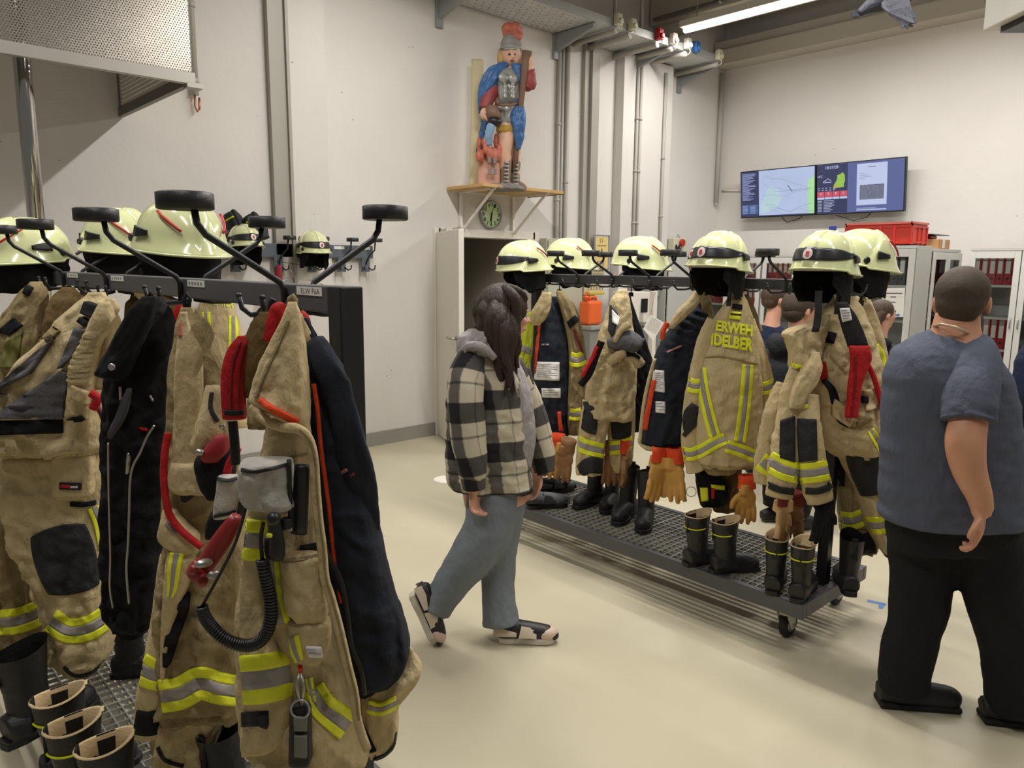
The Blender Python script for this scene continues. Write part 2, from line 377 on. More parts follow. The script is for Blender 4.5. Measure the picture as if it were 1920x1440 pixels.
def floor_nodes(nt, N, L, b):
    tc = n_(N, 'ShaderNodeTexCoord')
    big = n_(N, 'ShaderNodeTexNoise'); big.inputs['Scale'].default_value = .9; big.inputs['Detail'].default_value = 7; L.new(tc.outputs['Object'], big.inputs['Vector'])
    c = ramp_(N, L, big.outputs['Fac'], .3, lin((185, 177, 152)), .72, lin((197, 189, 165)))
    v = n_(N, 'ShaderNodeTexVoronoi'); v.inputs['Scale'].default_value = 3.1; v.inputs['Randomness'].default_value = 1; L.new(tc.outputs['Object'], v.inputs['Vector'])
    sp = math_(N, L, 'LESS_THAN', v.outputs['Distance'], .02)
    mx = n_(N, 'ShaderNodeMix', data_type='RGBA'); L.new(sp, mx.inputs[0]); L.new(c, mx.inputs[6]); mx.inputs[7].default_value = lin((150, 136, 108)); L.new(mx.outputs[2], b.inputs['Base Color'])
    rn = n_(N, 'ShaderNodeTexNoise'); rn.inputs['Scale'].default_value = 3; rn.inputs['Detail'].default_value = 5; L.new(tc.outputs['Object'], rn.inputs['Vector'])
    rr = n_(N, 'ShaderNodeMapRange'); rr.inputs[3].default_value = .30; rr.inputs[4].default_value = .46; L.new(rn.outputs['Fac'], rr.inputs[0]); L.new(rr.outputs[0], b.inputs['Roughness'])
    b.inputs['Specular IOR Level'].default_value = .35
FLOOR = node_mat('beige_epoxy_floor', floor_nodes, .38)
def holes_mat(name, rgb, pitch, rad, ax, metal=.85, rough=.34, scol=None):
    """Sheet steel with a staggered grid of round holes (alpha), laid out on two object axes."""
    def f(nt, N, L, b):
        tc = n_(N, 'ShaderNodeTexCoord'); sx = n_(N, 'ShaderNodeSeparateXYZ'); L.new(tc.outputs['Object'], sx.inputs[0])
        u = math_(N, L, 'DIVIDE', sx.outputs[ax[0]], pitch); v = math_(N, L, 'DIVIDE', sx.outputs[ax[1]], pitch * .866)
        row = math_(N, L, 'MULTIPLY', math_(N, L, 'MODULO', math_(N, L, 'FLOOR', math_(N, L, 'ADD', v, 1000.0)), 2.0), .5)
        fu = math_(N, L, 'SUBTRACT', math_(N, L, 'FRACT', math_(N, L, 'ADD', u, row)), .5); fv = math_(N, L, 'SUBTRACT', math_(N, L, 'FRACT', v), .5)
        d = math_(N, L, 'SQRT', math_(N, L, 'ADD', math_(N, L, 'MULTIPLY', fu, fu), math_(N, L, 'MULTIPLY', math_(N, L, 'MULTIPLY', fv, fv), .75)))
        L.new(math_(N, L, 'GREATER_THAN', d, rad), b.inputs['Alpha'])
        nz = n_(N, 'ShaderNodeTexNoise'); nz.inputs['Scale'].default_value = 4; nz.inputs['Detail'].default_value = 5; L.new(tc.outputs['Object'], nz.inputs['Vector'])
        c = lin(rgb); L.new(ramp_(N, L, nz.outputs['Fac'], .3, tuple(x * .82 for x in c[:3]) + (1,), .7, c), b.inputs['Base Color'])
    return node_mat(name, f, rough, metal)
PERF = holes_mat('perforated_steel', (172, 166, 156), .0145, .24, ('X', 'Z'), .9, .27)
TRAYM = holes_mat('perforated_tray', (196, 198, 198), .085, .10, ('X', 'Y'), .0, .5)
CEILM = mat('dark_ceiling', (112, 104, 94), .9, var=.1, scale=1.5); CEILB = mat('ceiling_blue_grey', (96, 98, 108), .8, var=.05)
BASEM = mat('grey_baseboard_paint', (142, 141, 132), .45, var=.04); STEELG = mat('grey_steel_profile', (160, 156, 147), .5, .1, .05, 3)
STEELD = mat('grey_steel_bracket', (140, 142, 144), .5, .1, .06); CONCB = mat('beige_concrete_beam', (186, 180, 168), .8, var=.06, scale=3)
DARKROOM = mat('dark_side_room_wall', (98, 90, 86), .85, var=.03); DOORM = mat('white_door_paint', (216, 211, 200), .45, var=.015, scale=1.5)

b = B(); b.box((-4, -5, -.1), (XW, YW, 0)); struct(b, 'floor', FLOOR)
b = B(); x0, x1, zt = 4.44, 5.74, 2.01                                   # wall with the statue, doorway cut out
b.box((-4, YW, 0), (x0, YW + .2, ZC)).box((x1, YW, 0), (XW + .2, YW + .2, ZC)).box((x0, YW, zt), (x1, YW + .2, ZC))
struct(b, 'wall_left', WALL)
b = B(); b.box((XW, -5, 0), (XW + .2, YW, ZC)); struct(b, 'wall_right', WALL)
b = B(); b.box((-4, -5, ZC), (XW + .2, YW + .2, ZC + .1)); struct(b, 'ceiling', CEILM)
b = B(); b.box((8.98, -4, 4.30), (XW, YW - .02, 4.48)); b.box((9.02, -4, 4.48), (XW, YW - .02, 4.60)); struct(b, 'trim_ledge', CONCB)
b = B(); b.box((8.6, -4, 4.95), (9.0, YW - .02, 5.25)); struct(b, 'trim_roof_strip', CEILB)
b = B(); b.box((7.62, -4, 4.52), (8.02, YW - .02, 4.95)); b.box((7.72, -4, 4.42), (7.9, YW - .02, 4.52)); struct(b, 'ceiling_beam', CONCB)
b = B(); b.box((-3.9, YW - .02, 0), (4.42, YW, .13)); struct(b, 'baseboard_left', BASEM)
b = B(); b.box((2.93, YW - .05, .13), (3.27, YW, ZC - .05)); struct(b, 'trim_pilaster_left', WALL)
b = B(); b.box((2.77, YW - .06, .14), (2.925, YW, ZC - .05)); b.box((2.905, YW - .085, .14), (2.93, YW - .06, ZC - .05)); struct(b, 'trim_column_left', STEELG)
b = B(); b.box((7.04, YW - .13, 0), (7.98, YW, 4.1)); struct(b, 'trim_pilaster_right', WALL)
b = B(); b.box((6.46, YW - .05, 0), (6.54, YW, 4.1)); b.box((6.54, YW - .09, 0), (6.66, YW, 4.1)); struct(b, 'trim_column_right', STEELG)
# side room behind the doorway
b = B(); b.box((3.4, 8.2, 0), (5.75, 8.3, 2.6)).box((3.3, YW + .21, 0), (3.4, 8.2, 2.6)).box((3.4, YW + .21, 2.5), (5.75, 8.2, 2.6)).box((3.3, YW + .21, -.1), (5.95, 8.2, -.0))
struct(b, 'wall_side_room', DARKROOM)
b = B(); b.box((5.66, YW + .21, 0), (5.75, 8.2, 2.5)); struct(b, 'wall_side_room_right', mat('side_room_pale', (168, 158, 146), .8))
b = B()                                                                   # door frame
b.box((x0 - .05, YW - .03, 0), (x0 + .03, YW + .21, zt + .03)).box((x1 - .03, YW - .03, 0), (x1 + .05, YW + .21, zt + .03)).box((x0, YW - .03, zt - .05), (x1, YW + .21, zt + .03))
struct(b, 'door_frame', DOORM, bevel=.004)
# open door leaf
h0 = V((4.43, 5.88, 0)); h1 = V((4.11, 5.13, 0)); du = (h1 - h0).normalized(); dn = V((-du.y, du.x, 0)); dl = (h1 - h0).length
dr = root('door_1', 'white steel door leaf standing open beside the dark doorway', None, h0, kind='structure')
b = B(); c = (h0 + h1) * .5 + V((0, 0, 1.005)); b.obox(c, du * dl * .5, dn * .025, V((0, 0, .99))); part(b, 'leaf', DOORM, dr, bevel=.006)
for sd in (-1, 1):
    b = B(); hp = h0 + du * (dl - .07) + dn * sd * .026 + V((0, 0, 1.04)); b.lathe(hp + V((0, 0, -.1)), [(.018, 0), (.02, .003)], 12, axis=(du, V((0, 0, 1)), dn * sd))
    b.tube([hp, hp + dn * sd * .05, hp + dn * sd * .055 - du * .05, hp + dn * sd * .055 - du * .13], .011, 8); b.lathe(hp, [(.024, 0), (.026, .006)], 14, axis=(du, V((0, 0, 1)), dn * sd))
    part(b, 'door_handle', ZINC, dr)
for z in (.3, 1.75):
    b = B(); b.tube([h0 + V((-.012, -.03, z)), h0 + V((-.012, -.03, z + .17))], .012, 8); part(b, 'hinge', ZINC, dr)
b = B(); b.obox(h0 + du * .1 + dn * .05 + V((0, 0, 1.99)), du * .12, dn * .03, V((0, 0, .035))); b.tube([h0 + du * .1 + dn * .05 + V((0, 0, 2.03)), h0 + V((.25, -.02, 2.05))], .012, 6); part(b, 'door_closer', mat('closer_grey', (196, 192, 182), .5), dr)
# lamps: the housings around the tubes
TUBE = mat('lit_tube', (255, 247, 232), .3, emit=9.0, var=0); HOUS = mat('lamp_housing', (206, 204, 196), .5)
lab = ['long fluorescent ceiling tube glowing above the cable tray end'] + ['fluorescent ceiling tube out of the picture, number %s along the hall' % w for w in ('two', 'three', 'four', 'five', 'six', 'seven', 'eight', 'nine')]
for i, (lx, ly, lz, k) in enumerate(LAMPS):
    r = root('ceiling_tube_lamp', lab[i], 'lamp', (lx, ly, lz), 'fluorescent ceiling lamps')
    b = B(); b.box((lx - .07, ly - .78, lz - .02), (lx + .07, ly + .78, lz + .05)); part(b, 'housing', HOUS, r, bevel=.005)
    b = B(); b.tube([V((lx, ly - .75, lz - .04)), V((lx, ly + .75, lz - .04))], .034, 14); part(b, 'tube', TUBE, r)
    b = B()
    for s in (-.6, .6): b.tube([V((lx, ly + s, lz + .05)), V((lx, ly + s, ZC))], .006, 6)
    part(b, 'hanger', STEELD, r)
# extra conduit on the beam
b = B(); b.tube([V((7.56, -2, 4.56)), V((7.56, 5.8, 4.56))], .022, 10)
for y in (1, 2.3, 3.6, 4.9): b.lathe((7.56, y, 4.56), [(.03, -.015), (.03, .015)], 10, axis='y')
solo(b, 'conduit_pipe', ZINC, 'long grey conduit pipe clipped along the ceiling beam', 'pipe')
# vertical conduits on the left wall
COND = mat('grey_conduit', (172, 168, 160), .5)
def vpipe(x, r, z0, z1, label, clips=(), group=None):
    b = B(); y = YW - r - .004 - (.13 if 7.04 < x < 7.98 else 0); b.tube([V((x, y, z0)), V((x, y, z1))], r, 10)
    for z in clips: b.lathe((x, y, z), [(r + .006, -.012), (r + .006, .012)], 10)
    return solo(b, 'conduit_pipe', COND, label, 'pipe', group)
vpipe(6.07, .024, .2, 4.1, 'leftmost of three grey conduits right of the statue', (2.4, 3.2), 'wall conduits')
vpipe(6.135, .018, .2, 4.1, 'thin middle one of three grey conduits right of the statue', (), 'wall conduits')
vpipe(6.20, .026, .2, 4.1, 'rightmost of three grey conduits right of the statue', (2.6,), 'wall conduits')
vpipe(7.27, .018, .9, 4.1, 'left one of the twin conduits on the white pilaster', (2.2, 2.8, 3.4), 'wall conduits')
vpipe(7.33, .018, .9, 4.1, 'right one of the twin conduits on the white pilaster', (2.2, 2.8, 3.4), 'wall conduits')
vpipe(7.80, .020, 1.0, 4.0, 'single thin conduit near the right edge of the pilaster', (2.3, 3.0), 'wall conduits')
b = B(); b.tube([V((9.2, YW - .04, 2.55)), V((9.2, YW - .04, 4.25))], .03, 10); b.lathe((9.2, YW - .04, 2.5), [(.004, 0), (.03, .05)], 10); solo(b, 'conduit_pipe', COND, 'conduit running down the far corner left of the screens', 'pipe', 'wall conduits')
r = root('hanging_pipe', 'grey pipe with bent copper end hanging beside the perforated enclosure', 'pipe', (2.19, YW - .04, 2.85))
b = B(); b.tube([V((2.19, YW - .04, 2.92)), V((2.19, YW - .04, ZC))], .026, 10); b.lathe((2.19, YW - .04, 3.55), [(.034, -.02), (.034, .02)], 10); b.lathe((2.19, YW - .04, 3.02), [(.034, -.02), (.034, .02)], 10); part(b, 'pipe', COND, r)
b = B(); b.tube([V((2.185, YW - .04, 2.93)), V((2.185, YW - .04, 2.84)), V((2.195, YW - .05, 2.80)), V((2.207, YW - .06, 2.82)), V((2.21, YW - .06, 2.9))], .008, 8); part(b, 'copper_end', mat('copper', (176, 112, 84), .35, .8), r)
for x, w in ((6.5, 'left'), (6.95, 'right')): b = B(); b.tube([V((x, 5.5, 4.14)), V((x, 5.5, ZC))], .02, 8); solo(b, 'conduit_pipe', COND, '%s one of two thin conduits rising from the cable tray' % w, 'pipe', 'tray conduits')
# ---------------------------------------------------------------- slide pole and its perforated enclosure
zb = 2.70; xr_, yf = 1.68, 4.55
en = root('pole_enclosure', 'perforated steel enclosure hanging around the slide pole opening', 'enclosure', (0.3, 5.2, zb))
b = B(); b.box((-1.6, yf, zb + .06), (xr_, yf + .004, ZC - .01)); part(b, 'perforated_front', PERF, en)
b = B(); b.box((-1.6, yf - .004, zb), (xr_ + .02, yf + .03, zb + .065)); b.box((xr_ - .03, yf - .005, zb - .02), (xr_ + .06, yf + .06, zb + .012)); part(b, 'bottom_rail', mat('rail_grey', (158, 154, 146), .4, .6), en, bevel=.003)
def rib_nodes(nt, N, L, bs):
    tc = n_(N, 'ShaderNodeTexCoord'); sx = n_(N, 'ShaderNodeSeparateXYZ'); L.new(tc.outputs['Object'], sx.inputs[0])
    f = math_(N, L, 'FRACT', math_(N, L, 'MULTIPLY', sx.outputs['Z'], 22.0)); L.new(ramp_(N, L, f, .38, lin((92, 88, 82)), .48, lin((182, 176, 166))), bs.inputs['Base Color'])
b = B(); n = 60
for i in range(96):
    z = zb + .07 + i * .0265; b.box((xr_ - .012, yf + .03, z), (xr_ + .006, YW - .01, z + .019))
part(b, 'slatted_side', mat('slat_steel', (206, 200, 190), .5, .2), en)
b = B(); b.box((xr_ - .02, yf + .03, zb + .0), (xr_ + .015, YW - .01, zb + .06)); b.box((xr_ - .014, yf + .004, zb + .06), (xr_ + .008, yf + .03, ZC - .02)); b.box((xr_ - .014, YW - .05, zb + .06), (xr_ + .008, YW - .01, ZC - .02)); part(b, 'side_frame', mat('dark_rail', (110, 106, 98), .45, .5), en)
pp = ph(66, 390, 4.2)
r = root('slide_pole', 'polished steel slide pole coming down through the enclosure', 'pole', (pp.x, pp.y, 0))
b = B(); b.lathe((pp.x, pp.y, 0), [(.042, .01), (.042, ZC - .02)], 28); part(b, 'pole', CHROME, r)
b = B(); b.lathe((pp.x, pp.y, 0), [(.11, 0), (.11, .015), (.055, .03), (.055, .07)], 24); part(b, 'base_flange', ZINC, r)
# ---------------------------------------------------------------- cable tray, brackets, sockets
t = root('cable_tray', 'perforated grey cable tray running along the wall under the ceiling', 'tray', (6.3, 5.6, 4.12))
b = B(); b.box((3.6, 5.34, 4.12), (8.28, 5.90, 4.125)); part(b, 'perforated_bottom', TRAYM, t)
b = B(); b.box((3.6, 5.335, 4.12), (8.28, 5.34, 4.20)); b.box((3.6, 5.9, 4.12), (8.28, 5.905, 4.2)); part(b, 'side_rail', mat('tray_grey', (168, 170, 170), .5, .3), t)
for xb, w in ((4.45, 'leftmost'), (6.0, 'second'), (7.25, 'third'), (8.24, 'rightmost')):
    b = B(); b.prism([(xb, 5.9, 4.11), (xb, 5.36, 4.11), (xb, 5.36, 4.07), (xb, 5.9, 3.93)], V((.045, 0, 0))); b.box((xb - .015, 5.885, 3.86), (xb + .06, 5.915, 4.2)); solo(b, 'tray_bracket', STEELD, w + ' grey bracket holding up the cable tray', 'bracket', 'cable tray brackets', bevel=.003)
IV = mat('ivory_plastic', (206, 202, 176), .5); BLUEP = mat('blue_plastic', (52, 104, 170), .4); WHP = mat('white_plastic', (226, 222, 212), .4)
for xs, cm, nm, pr in ((6.32, IV, 'ivory', .030), (6.55, IV, 'second ivory', .034), (7.02, REDM, 'red', .034), (7.28, WHP, 'white', .026), (7.55, WHP, 'second white', .03), (7.72, BLUEP, 'blue', .0), (8.2, IV, 'far ivory', .026)):
    r = root('power_socket', nm + ' socket box fixed to the front of the cable tray', 'socket', (xs, 5.3, 4.1), 'power sockets on the cable tray')
    b = B(); b.box((xs - .042, 5.27, 4.13), (xs + .042, 5.333, 4.25)); part(b, 'box', cm, r, bevel=.012)
    b = B(); b.lathe((xs, 5.27, 4.17), [(.028, 0), (.028, -.022), (.022, -.026)], 16, axis='y'); part(b, 'lid', cm, r)
    if pr:
        b = B(); b.tube([V((xs - .03, 5.30, 4.08)), V((xs - .03, 5.36, 4.075)), V((xs - .03, 5.9, 4.065))], pr, 12); part(b, 'supply_pipe', COND, r)
        b = B(); c = V((xs + .02, 5.31, 4.11)); b.tube([c + V((0, .0, .03 * math.cos(a)) ) + V((0, .035 * math.sin(a), 0)) for a in [i * .5 for i in range(13)]], .006, 6); part(b, 'cable_loop', IV, r)
# ================================================================ shelf, statue board, clock
WOOD = mat('light_wood', (186, 150, 96), .6, var=.15, scale=5, stretch=(1, 8, 8)); DKWOOD = mat('dark_wood_edge', (92, 74, 56), .7)
sh = root('wall_shelf', 'wooden wall shelf on white brackets carrying the painted statue', 'shelf', (5.1, 5.62, 2.40))
b = B(); b.box((4.55, 5.36, 2.40), (5.62, 5.9, 2.43)); part(b, 'board', WOOD, sh, bevel=.003)
b = B(); b.box((5.625, 5.36, 2.395), (5.63, 5.9, 2.432)); part(b, 'end_edge', DKWOOD, sh)
for xb in (4.72, 5.42):
    b = B(); b.box((xb - .012, 5.885, 1.98), (xb + .012, 5.91, 2.40)); b.obox(V((xb, 5.65, 2.20)), V((.009, 0, 0)), V((0, -.235, .19)), V((0, .008, .008))); b.box((xb - .01, 5.38, 2.385), (xb + .01, 5.9, 2.40)); part(b, 'bracket', WHITEP, sh)
ck = root('wall_clock', 'round wall clock with pale green dial under the statue shelf', 'clock', (5.10, 5.89, 2.17))
c = V((5.11, YW, 2.195))
b = B(); b.lathe(c, [(.143, 0), (.143, -.03), (.137, -.043), (.127, -.043), (.124, -.03)], 40, axis='y', cap=False); part(b, 'rim', mat('clock_rim', (150, 150, 146), .3, .6), ck)
b = B(); b.lathe(c, [(.127, -.001), (.127, -.03)], 40, axis='y'); part(b, 'dial', mat('clock_dial', (196, 222, 176), .5, var=.02), ck)
b = B()
for h in range(12):
    a = h * PI / 6; p = c + V((math.sin(a) * .10, -.033, math.cos(a) * .10)); text3(b, str(h or 12), p + V((-.016 if 0 < h < 10 else -.02, 0, .02)), V((.03 if 0 < h < 10 else .042, 0, 0)), V((0, 0, -.036)), V((0, 0, 0)), 0, .01)
part(b, 'numerals', BLKINK, ck)
for nm, a, ln, w in (('hour_hand', math.radians(195), .07, .007), ('minute_hand', math.radians(183), .10, .005), ('second_hand', math.radians(20), .1, .002)):
    b = B(); d = V((math.sin(a), 0, math.cos(a))); e = V((math.cos(a), 0, -math.sin(a))); b.prism([c + V((0, -.036, 0)) + e * w - d * .02, c + V((0, -.036, 0)) - e * w - d * .02, c + V((0, -.036, 0)) - e * w * .5 + d * ln, c + V((0, -.036, 0)) + e * w * .5 + d * ln], V((0, -.003, 0))); part(b, nm, BLKINK, ck)
# ================================================================ painted wooden statue
SH = 7.36
def sp(x, y, d=0): return ph(x, y, SH + d)
STB = mat('statue_blue_cape', (60, 100, 152), .45, var=.25, scale=5); STS = mat('statue_silver', (160, 160, 156), .38, .35, .1, 9); STK = mat('statue_flesh', (206, 164, 138), .55, var=.08)
STR = mat('statue_red', (138, 58, 58), .55, var=.15); STF = mat('statue_flame', (178, 98, 78), .55, var=.3, scale=16); STBR = mat('statue_brown', (112, 84, 68), .6, var=.15); STG = mat('statue_ochre', (168, 136, 56), .6)
STP = mat('statue_pink_brick', (196, 150, 130), .7, var=.1); STH = mat('statue_hair', (176, 146, 98), .6, var=.2, scale=18); STW = mat('statue_grey_rock', (120, 114, 112), .8, var=.2); STBK = mat('statue_board', (196, 184, 146), .7, var=.04)
st = root('carved_statue', 'painted carved statue of a soldier saint pouring water on a burning house', 'statue', sp(945, 356))
def seg3(*pp, r, tr=.9, fold=0, seed=1): b = B(); limb(b, [(x, y, SH + d, w) for (x, y, d), w in zip(pp, r)], tr, fold=fold, seed=seed, seg=20); return b
b = B(); cloth(b, [(112, 884, 906), (200, 883, 906), (300, 881, 905), (357, 879, 904)], SH + .12, .05, fold=0, seg=16, p=.3); part(b, 'back_board', STBK, st)
b = B()                                                               # body: head, neck, torso core, arms, hands, legs in one skin
limb(b, [(957, 138, SH, 26), (957, 124, SH, 18), (958, 116, SH - .01, 17)], 1.0)
b.ball(sp(958, 102, -.03), (.080, .10, .118)); b.ball(sp(960, 113, -.075), (.05, .05, .045)); b.ball(sp(961, 105, -.128), (.013, .022, .03)); b.ball(sp(960, 98, -.118), (.04, .015, .012))
limb(b, [(957, 130, SH, 55), (955, 165, SH, 56), (950, 200, SH, 46), (948, 235, SH, 50)], .55)
limb(b, [(918, 160, SH - .02, 26), (912, 195, SH - .06, 20), (911, 212, SH - .1, 15)], 1); limb(b, [(982, 150, SH - .04, 24), (993, 160, SH - .10, 20), (992, 130, SH - .14, 17), (990, 118, SH - .16, 14)], 1)
for k in range(4): limb(b, [(908 + k * 3, 212, SH - .12, 6), (912 + k * 4, 222, SH - .17, 6), (917 + k * 3.4, 228, SH - .16, 5)], 1, seg=8); limb(b, [(994, 104 + k * 5, SH - .14, 6), (984, 103 + k * 5, SH - .20, 6), (979, 106 + k * 5, SH - .17, 5)], 1, seg=8)
b.ball(sp(909, 214, -.12), (.05, .045, .06)); b.ball(sp(991, 113, -.16), (.05, .045, .065)); limb(b, [(905, 214, SH - .1, 6), (912, 211, SH - .18, 6), (921, 214, SH - .2, 5)], 1, seg=8)
limb(b, [(948, 230, SH, 36), (949, 262, SH - .05, 30), (946, 285, SH - .05, 25), (947, 305, SH - .03, 24), (948, 330, SH - .03, 18)], 1); limb(b, [(960, 230, SH + .05, 34), (966, 265, SH + .05, 24), (966, 300, SH + .05, 18), (968, 330, SH + .05, 16)], 1)
b.fuse(.011, 3); part(b, 'body', STK, st)
b = B()
for sx in (-5, 5): b.ball(sp(960 + sx, 102, -.115), (.012, .012, .007))
part(b, 'eye', BLKINK, st)
b = B(); b.ball(sp(960, 114, -.124), (.02, .012, .008)); part(b, 'lips', STR, st)
b = B()
for x, y, w in ((944, 106, 10), (940, 118, 11), (938, 110, 8), (972, 112, 9), (974, 120, 8), (946, 96, 8)): limb(b, [(x, y - 16, SH + .0, w), (x - 1, y - 4, SH - .02, w + 2), (x - 3, y + 8, SH, w * .5)], 1, seg=12, fold=.3, seed=x)
part(b, 'hair', STH, st)
b = B(); b.lathe(sp(958, 90, -.01), [(.104, -.02), (.110, -.012), (.100, .0), (.098, .04), (.08, .085), (.05, .112), (.005, .125)], 24); b.tube([sp(942, 94, -.03), sp(950, 91, -.11), sp(966, 91, -.12), sp(975, 95, -.04)], .013, 8); part(b, 'helmet', STS, st, bevel=0)
b = B(); rnd = random.Random(5)
for i in range(16): b.ball(sp(963 + rnd.uniform(-13, 13), 60 + rnd.uniform(-11, 12), rnd.uniform(-.05, .05)), (rnd.uniform(.035, .055),) * 3, seg=10)
b.tube([sp(960, 74), sp(962, 62)], .03, 8); b.fuse(.012, 1); part(b, 'plume', STF, st)
b = B(); cloth(b, [(128, 942, 968), (140, 934, 976), (155, 932, 978), (170, 933, 976), (185, 934, 972), (196, 936, 969)], SH - .04, .15, fold=.004, seg=30); b.ball(sp(945, 146, -.165), (.066, .03, .05)); b.ball(sp(963, 147, -.165), (.06, .03, .05))
for r_ in range(3):
    for s_ in (-1, 1): b.ball(sp(955 + s_ * 6.5, 163 + r_ * 9, -.172), (.034, .016, .024))
b.fuse(.010, 1); part(b, 'breastplate', STS, st)
b = B(); cloth(b, [(196, 932, 968), (205, 930, 966), (218, 933, 960), (233, 938, 960)], SH - .05, .15, fold=.02, seed=3, lam=.1); part(b, 'skirt', STS, st)
b = B(); cloth(b, [(236, 931, 962), (244, 930, 963), (250, 932, 962)], SH - .05, .16, fold=.01); part(b, 'hem', STG, st)
b = B(); b.tube([sp(930, 194, -.16), sp(942, 197, -.22), (sp(958, 197, -.22)), sp(970, 193, -.12)], .014, 8); part(b, 'belt', STBR, st)
for rws, hd_, s_ in (([(118, 935, 960), (130, 915, 950), (150, 902, 945), (175, 896, 925), (200, 896, 912), (212, 897, 905)], -.03, 4), ([(120, 958, 978), (135, 962, 984), (152, 966, 984), (160, 970, 980)], -.08, 5), ([(185, 960, 976), (205, 958, 984), (225, 957, 986), (245, 960, 984), (262, 965, 982), (280, 968, 976)], -.06, 6), ([(205, 900, 925), (230, 902, 928), (255, 897, 922), (285, 892, 908)], .08, 7)):
    b = B(); cloth(b, rws, SH + hd_, .10, fold=.022, seed=s_, lam=.10, step=3); part(b, 'cape', STB, st)
b = seg3((926, 160, -.04), (915, 185, -.08), (909, 204, -.11), r=(26, 26, 20), fold=.1); limb(b, [(978, 146, SH - .05, 22), (992, 160, SH - .10, 24), (994, 145, SH - .12, 22), (993, 130, SH - .14, 19)], 1, fold=.1); part(b, 'sleeve', STR, st)
b = B(); b.tube([sp(988, 96, -.18), sp(984, 130, -.17), sp(976, 200, -.1), sp(968, 285, -.02), sp(964, 320, 0)], [.05, .035, .026, .026, .03], 12); part(b, 'pole', STBR, st)
b = B(); b.lathe(sp(925, 214, -.18), [(.055, .07), (.07, .0), (.065, -.05)], 18, axis=(RGT, FH, V((-.25, 0, 1)).normalized())); part(b, 'bucket', STBR, st)
b = B(); b.ball(sp(927, 228, -.20), (.07, .066, .045)); part(b, 'bucket_mouth', BLKPL, st)
b = B(); limb(b, [(922, 232, SH - .22, 16), (917, 250, SH - .2, 14), (914, 270, SH - .14, 18)], .6, fold=.3); part(b, 'water', mat('statue_water', (130, 164, 196), .3, var=.3, scale=20), st)
b = B(); cloth(b, [(288, 897, 936), (320, 896, 938), (355, 895, 938)], SH - .02, .16, fold=0, seg=20, p=.3); part(b, 'house', STP, st)
b = B()
for x, y in ((918, 300), (928, 301), (918, 322), (928, 322)): q = sp(x, y, -.185); b.obox(q, RGT * .016, V((0, 0, .026)), FH * .012)
part(b, 'windows', STW, st)
b = B()
for i in range(22): x = 895 + rnd.uniform(0, 42); b.ball(sp(x, 280 + rnd.uniform(-20, 16), -.05 + rnd.uniform(-.12, .05)), (.03, .03, rnd.uniform(.04, .08)), seg=8)
b.fuse(.012, 1); part(b, 'flames', STF, st)
BOOTB = mat('statue_boot', (128, 108, 88), .6, var=.12)
for pts, toe in ((((948, 297, -.03, 24), (948, 318, -.03, 22), (947, 340, -.03, 20), (947, 350, -.04, 21)), (938, 348, -.14)), (((966, 302, .05, 22), (965, 322, .05, 20), (966, 340, .05, 18), (968, 350, .04, 19)), (986, 354, -.06))):
    b = B(); limb(b, [(x, y, SH + d, w) for x, y, d, w in pts], 1, seg=18); x, y, d, w = pts[-1]; limb(b, [(x, y - 2, SH + d, 20), ((x + toe[0]) / 2, y, SH + (d + toe[2]) / 2, 17), (toe[0], toe[1], SH + toe[2], 10)], .6, seg=14); b.fuse(.011, 2); bt = part(b, 'boot', BOOTB, st)
    b = B(); x, y, d, w = pts[0]
    for k in range(6): b.tube([sp(x - 3, y + 6 + k * 7, d - .075), sp(x + 6, y + 9 + k * 7, d - .075)], .006, 6); b.tube([sp(x + 6, y + 6 + k * 7, d - .075), sp(x - 3, y + 9 + k * 7, d - .075)], .006, 6)
    part(b, 'laces', STS, bt)
b = B(); cloth(b, [(345, 915, 968), (351, 912, 980), (358, 914, 984)], SH - .02, .20, fold=.03, seed=9); part(b, 'rock_base', STW, st)
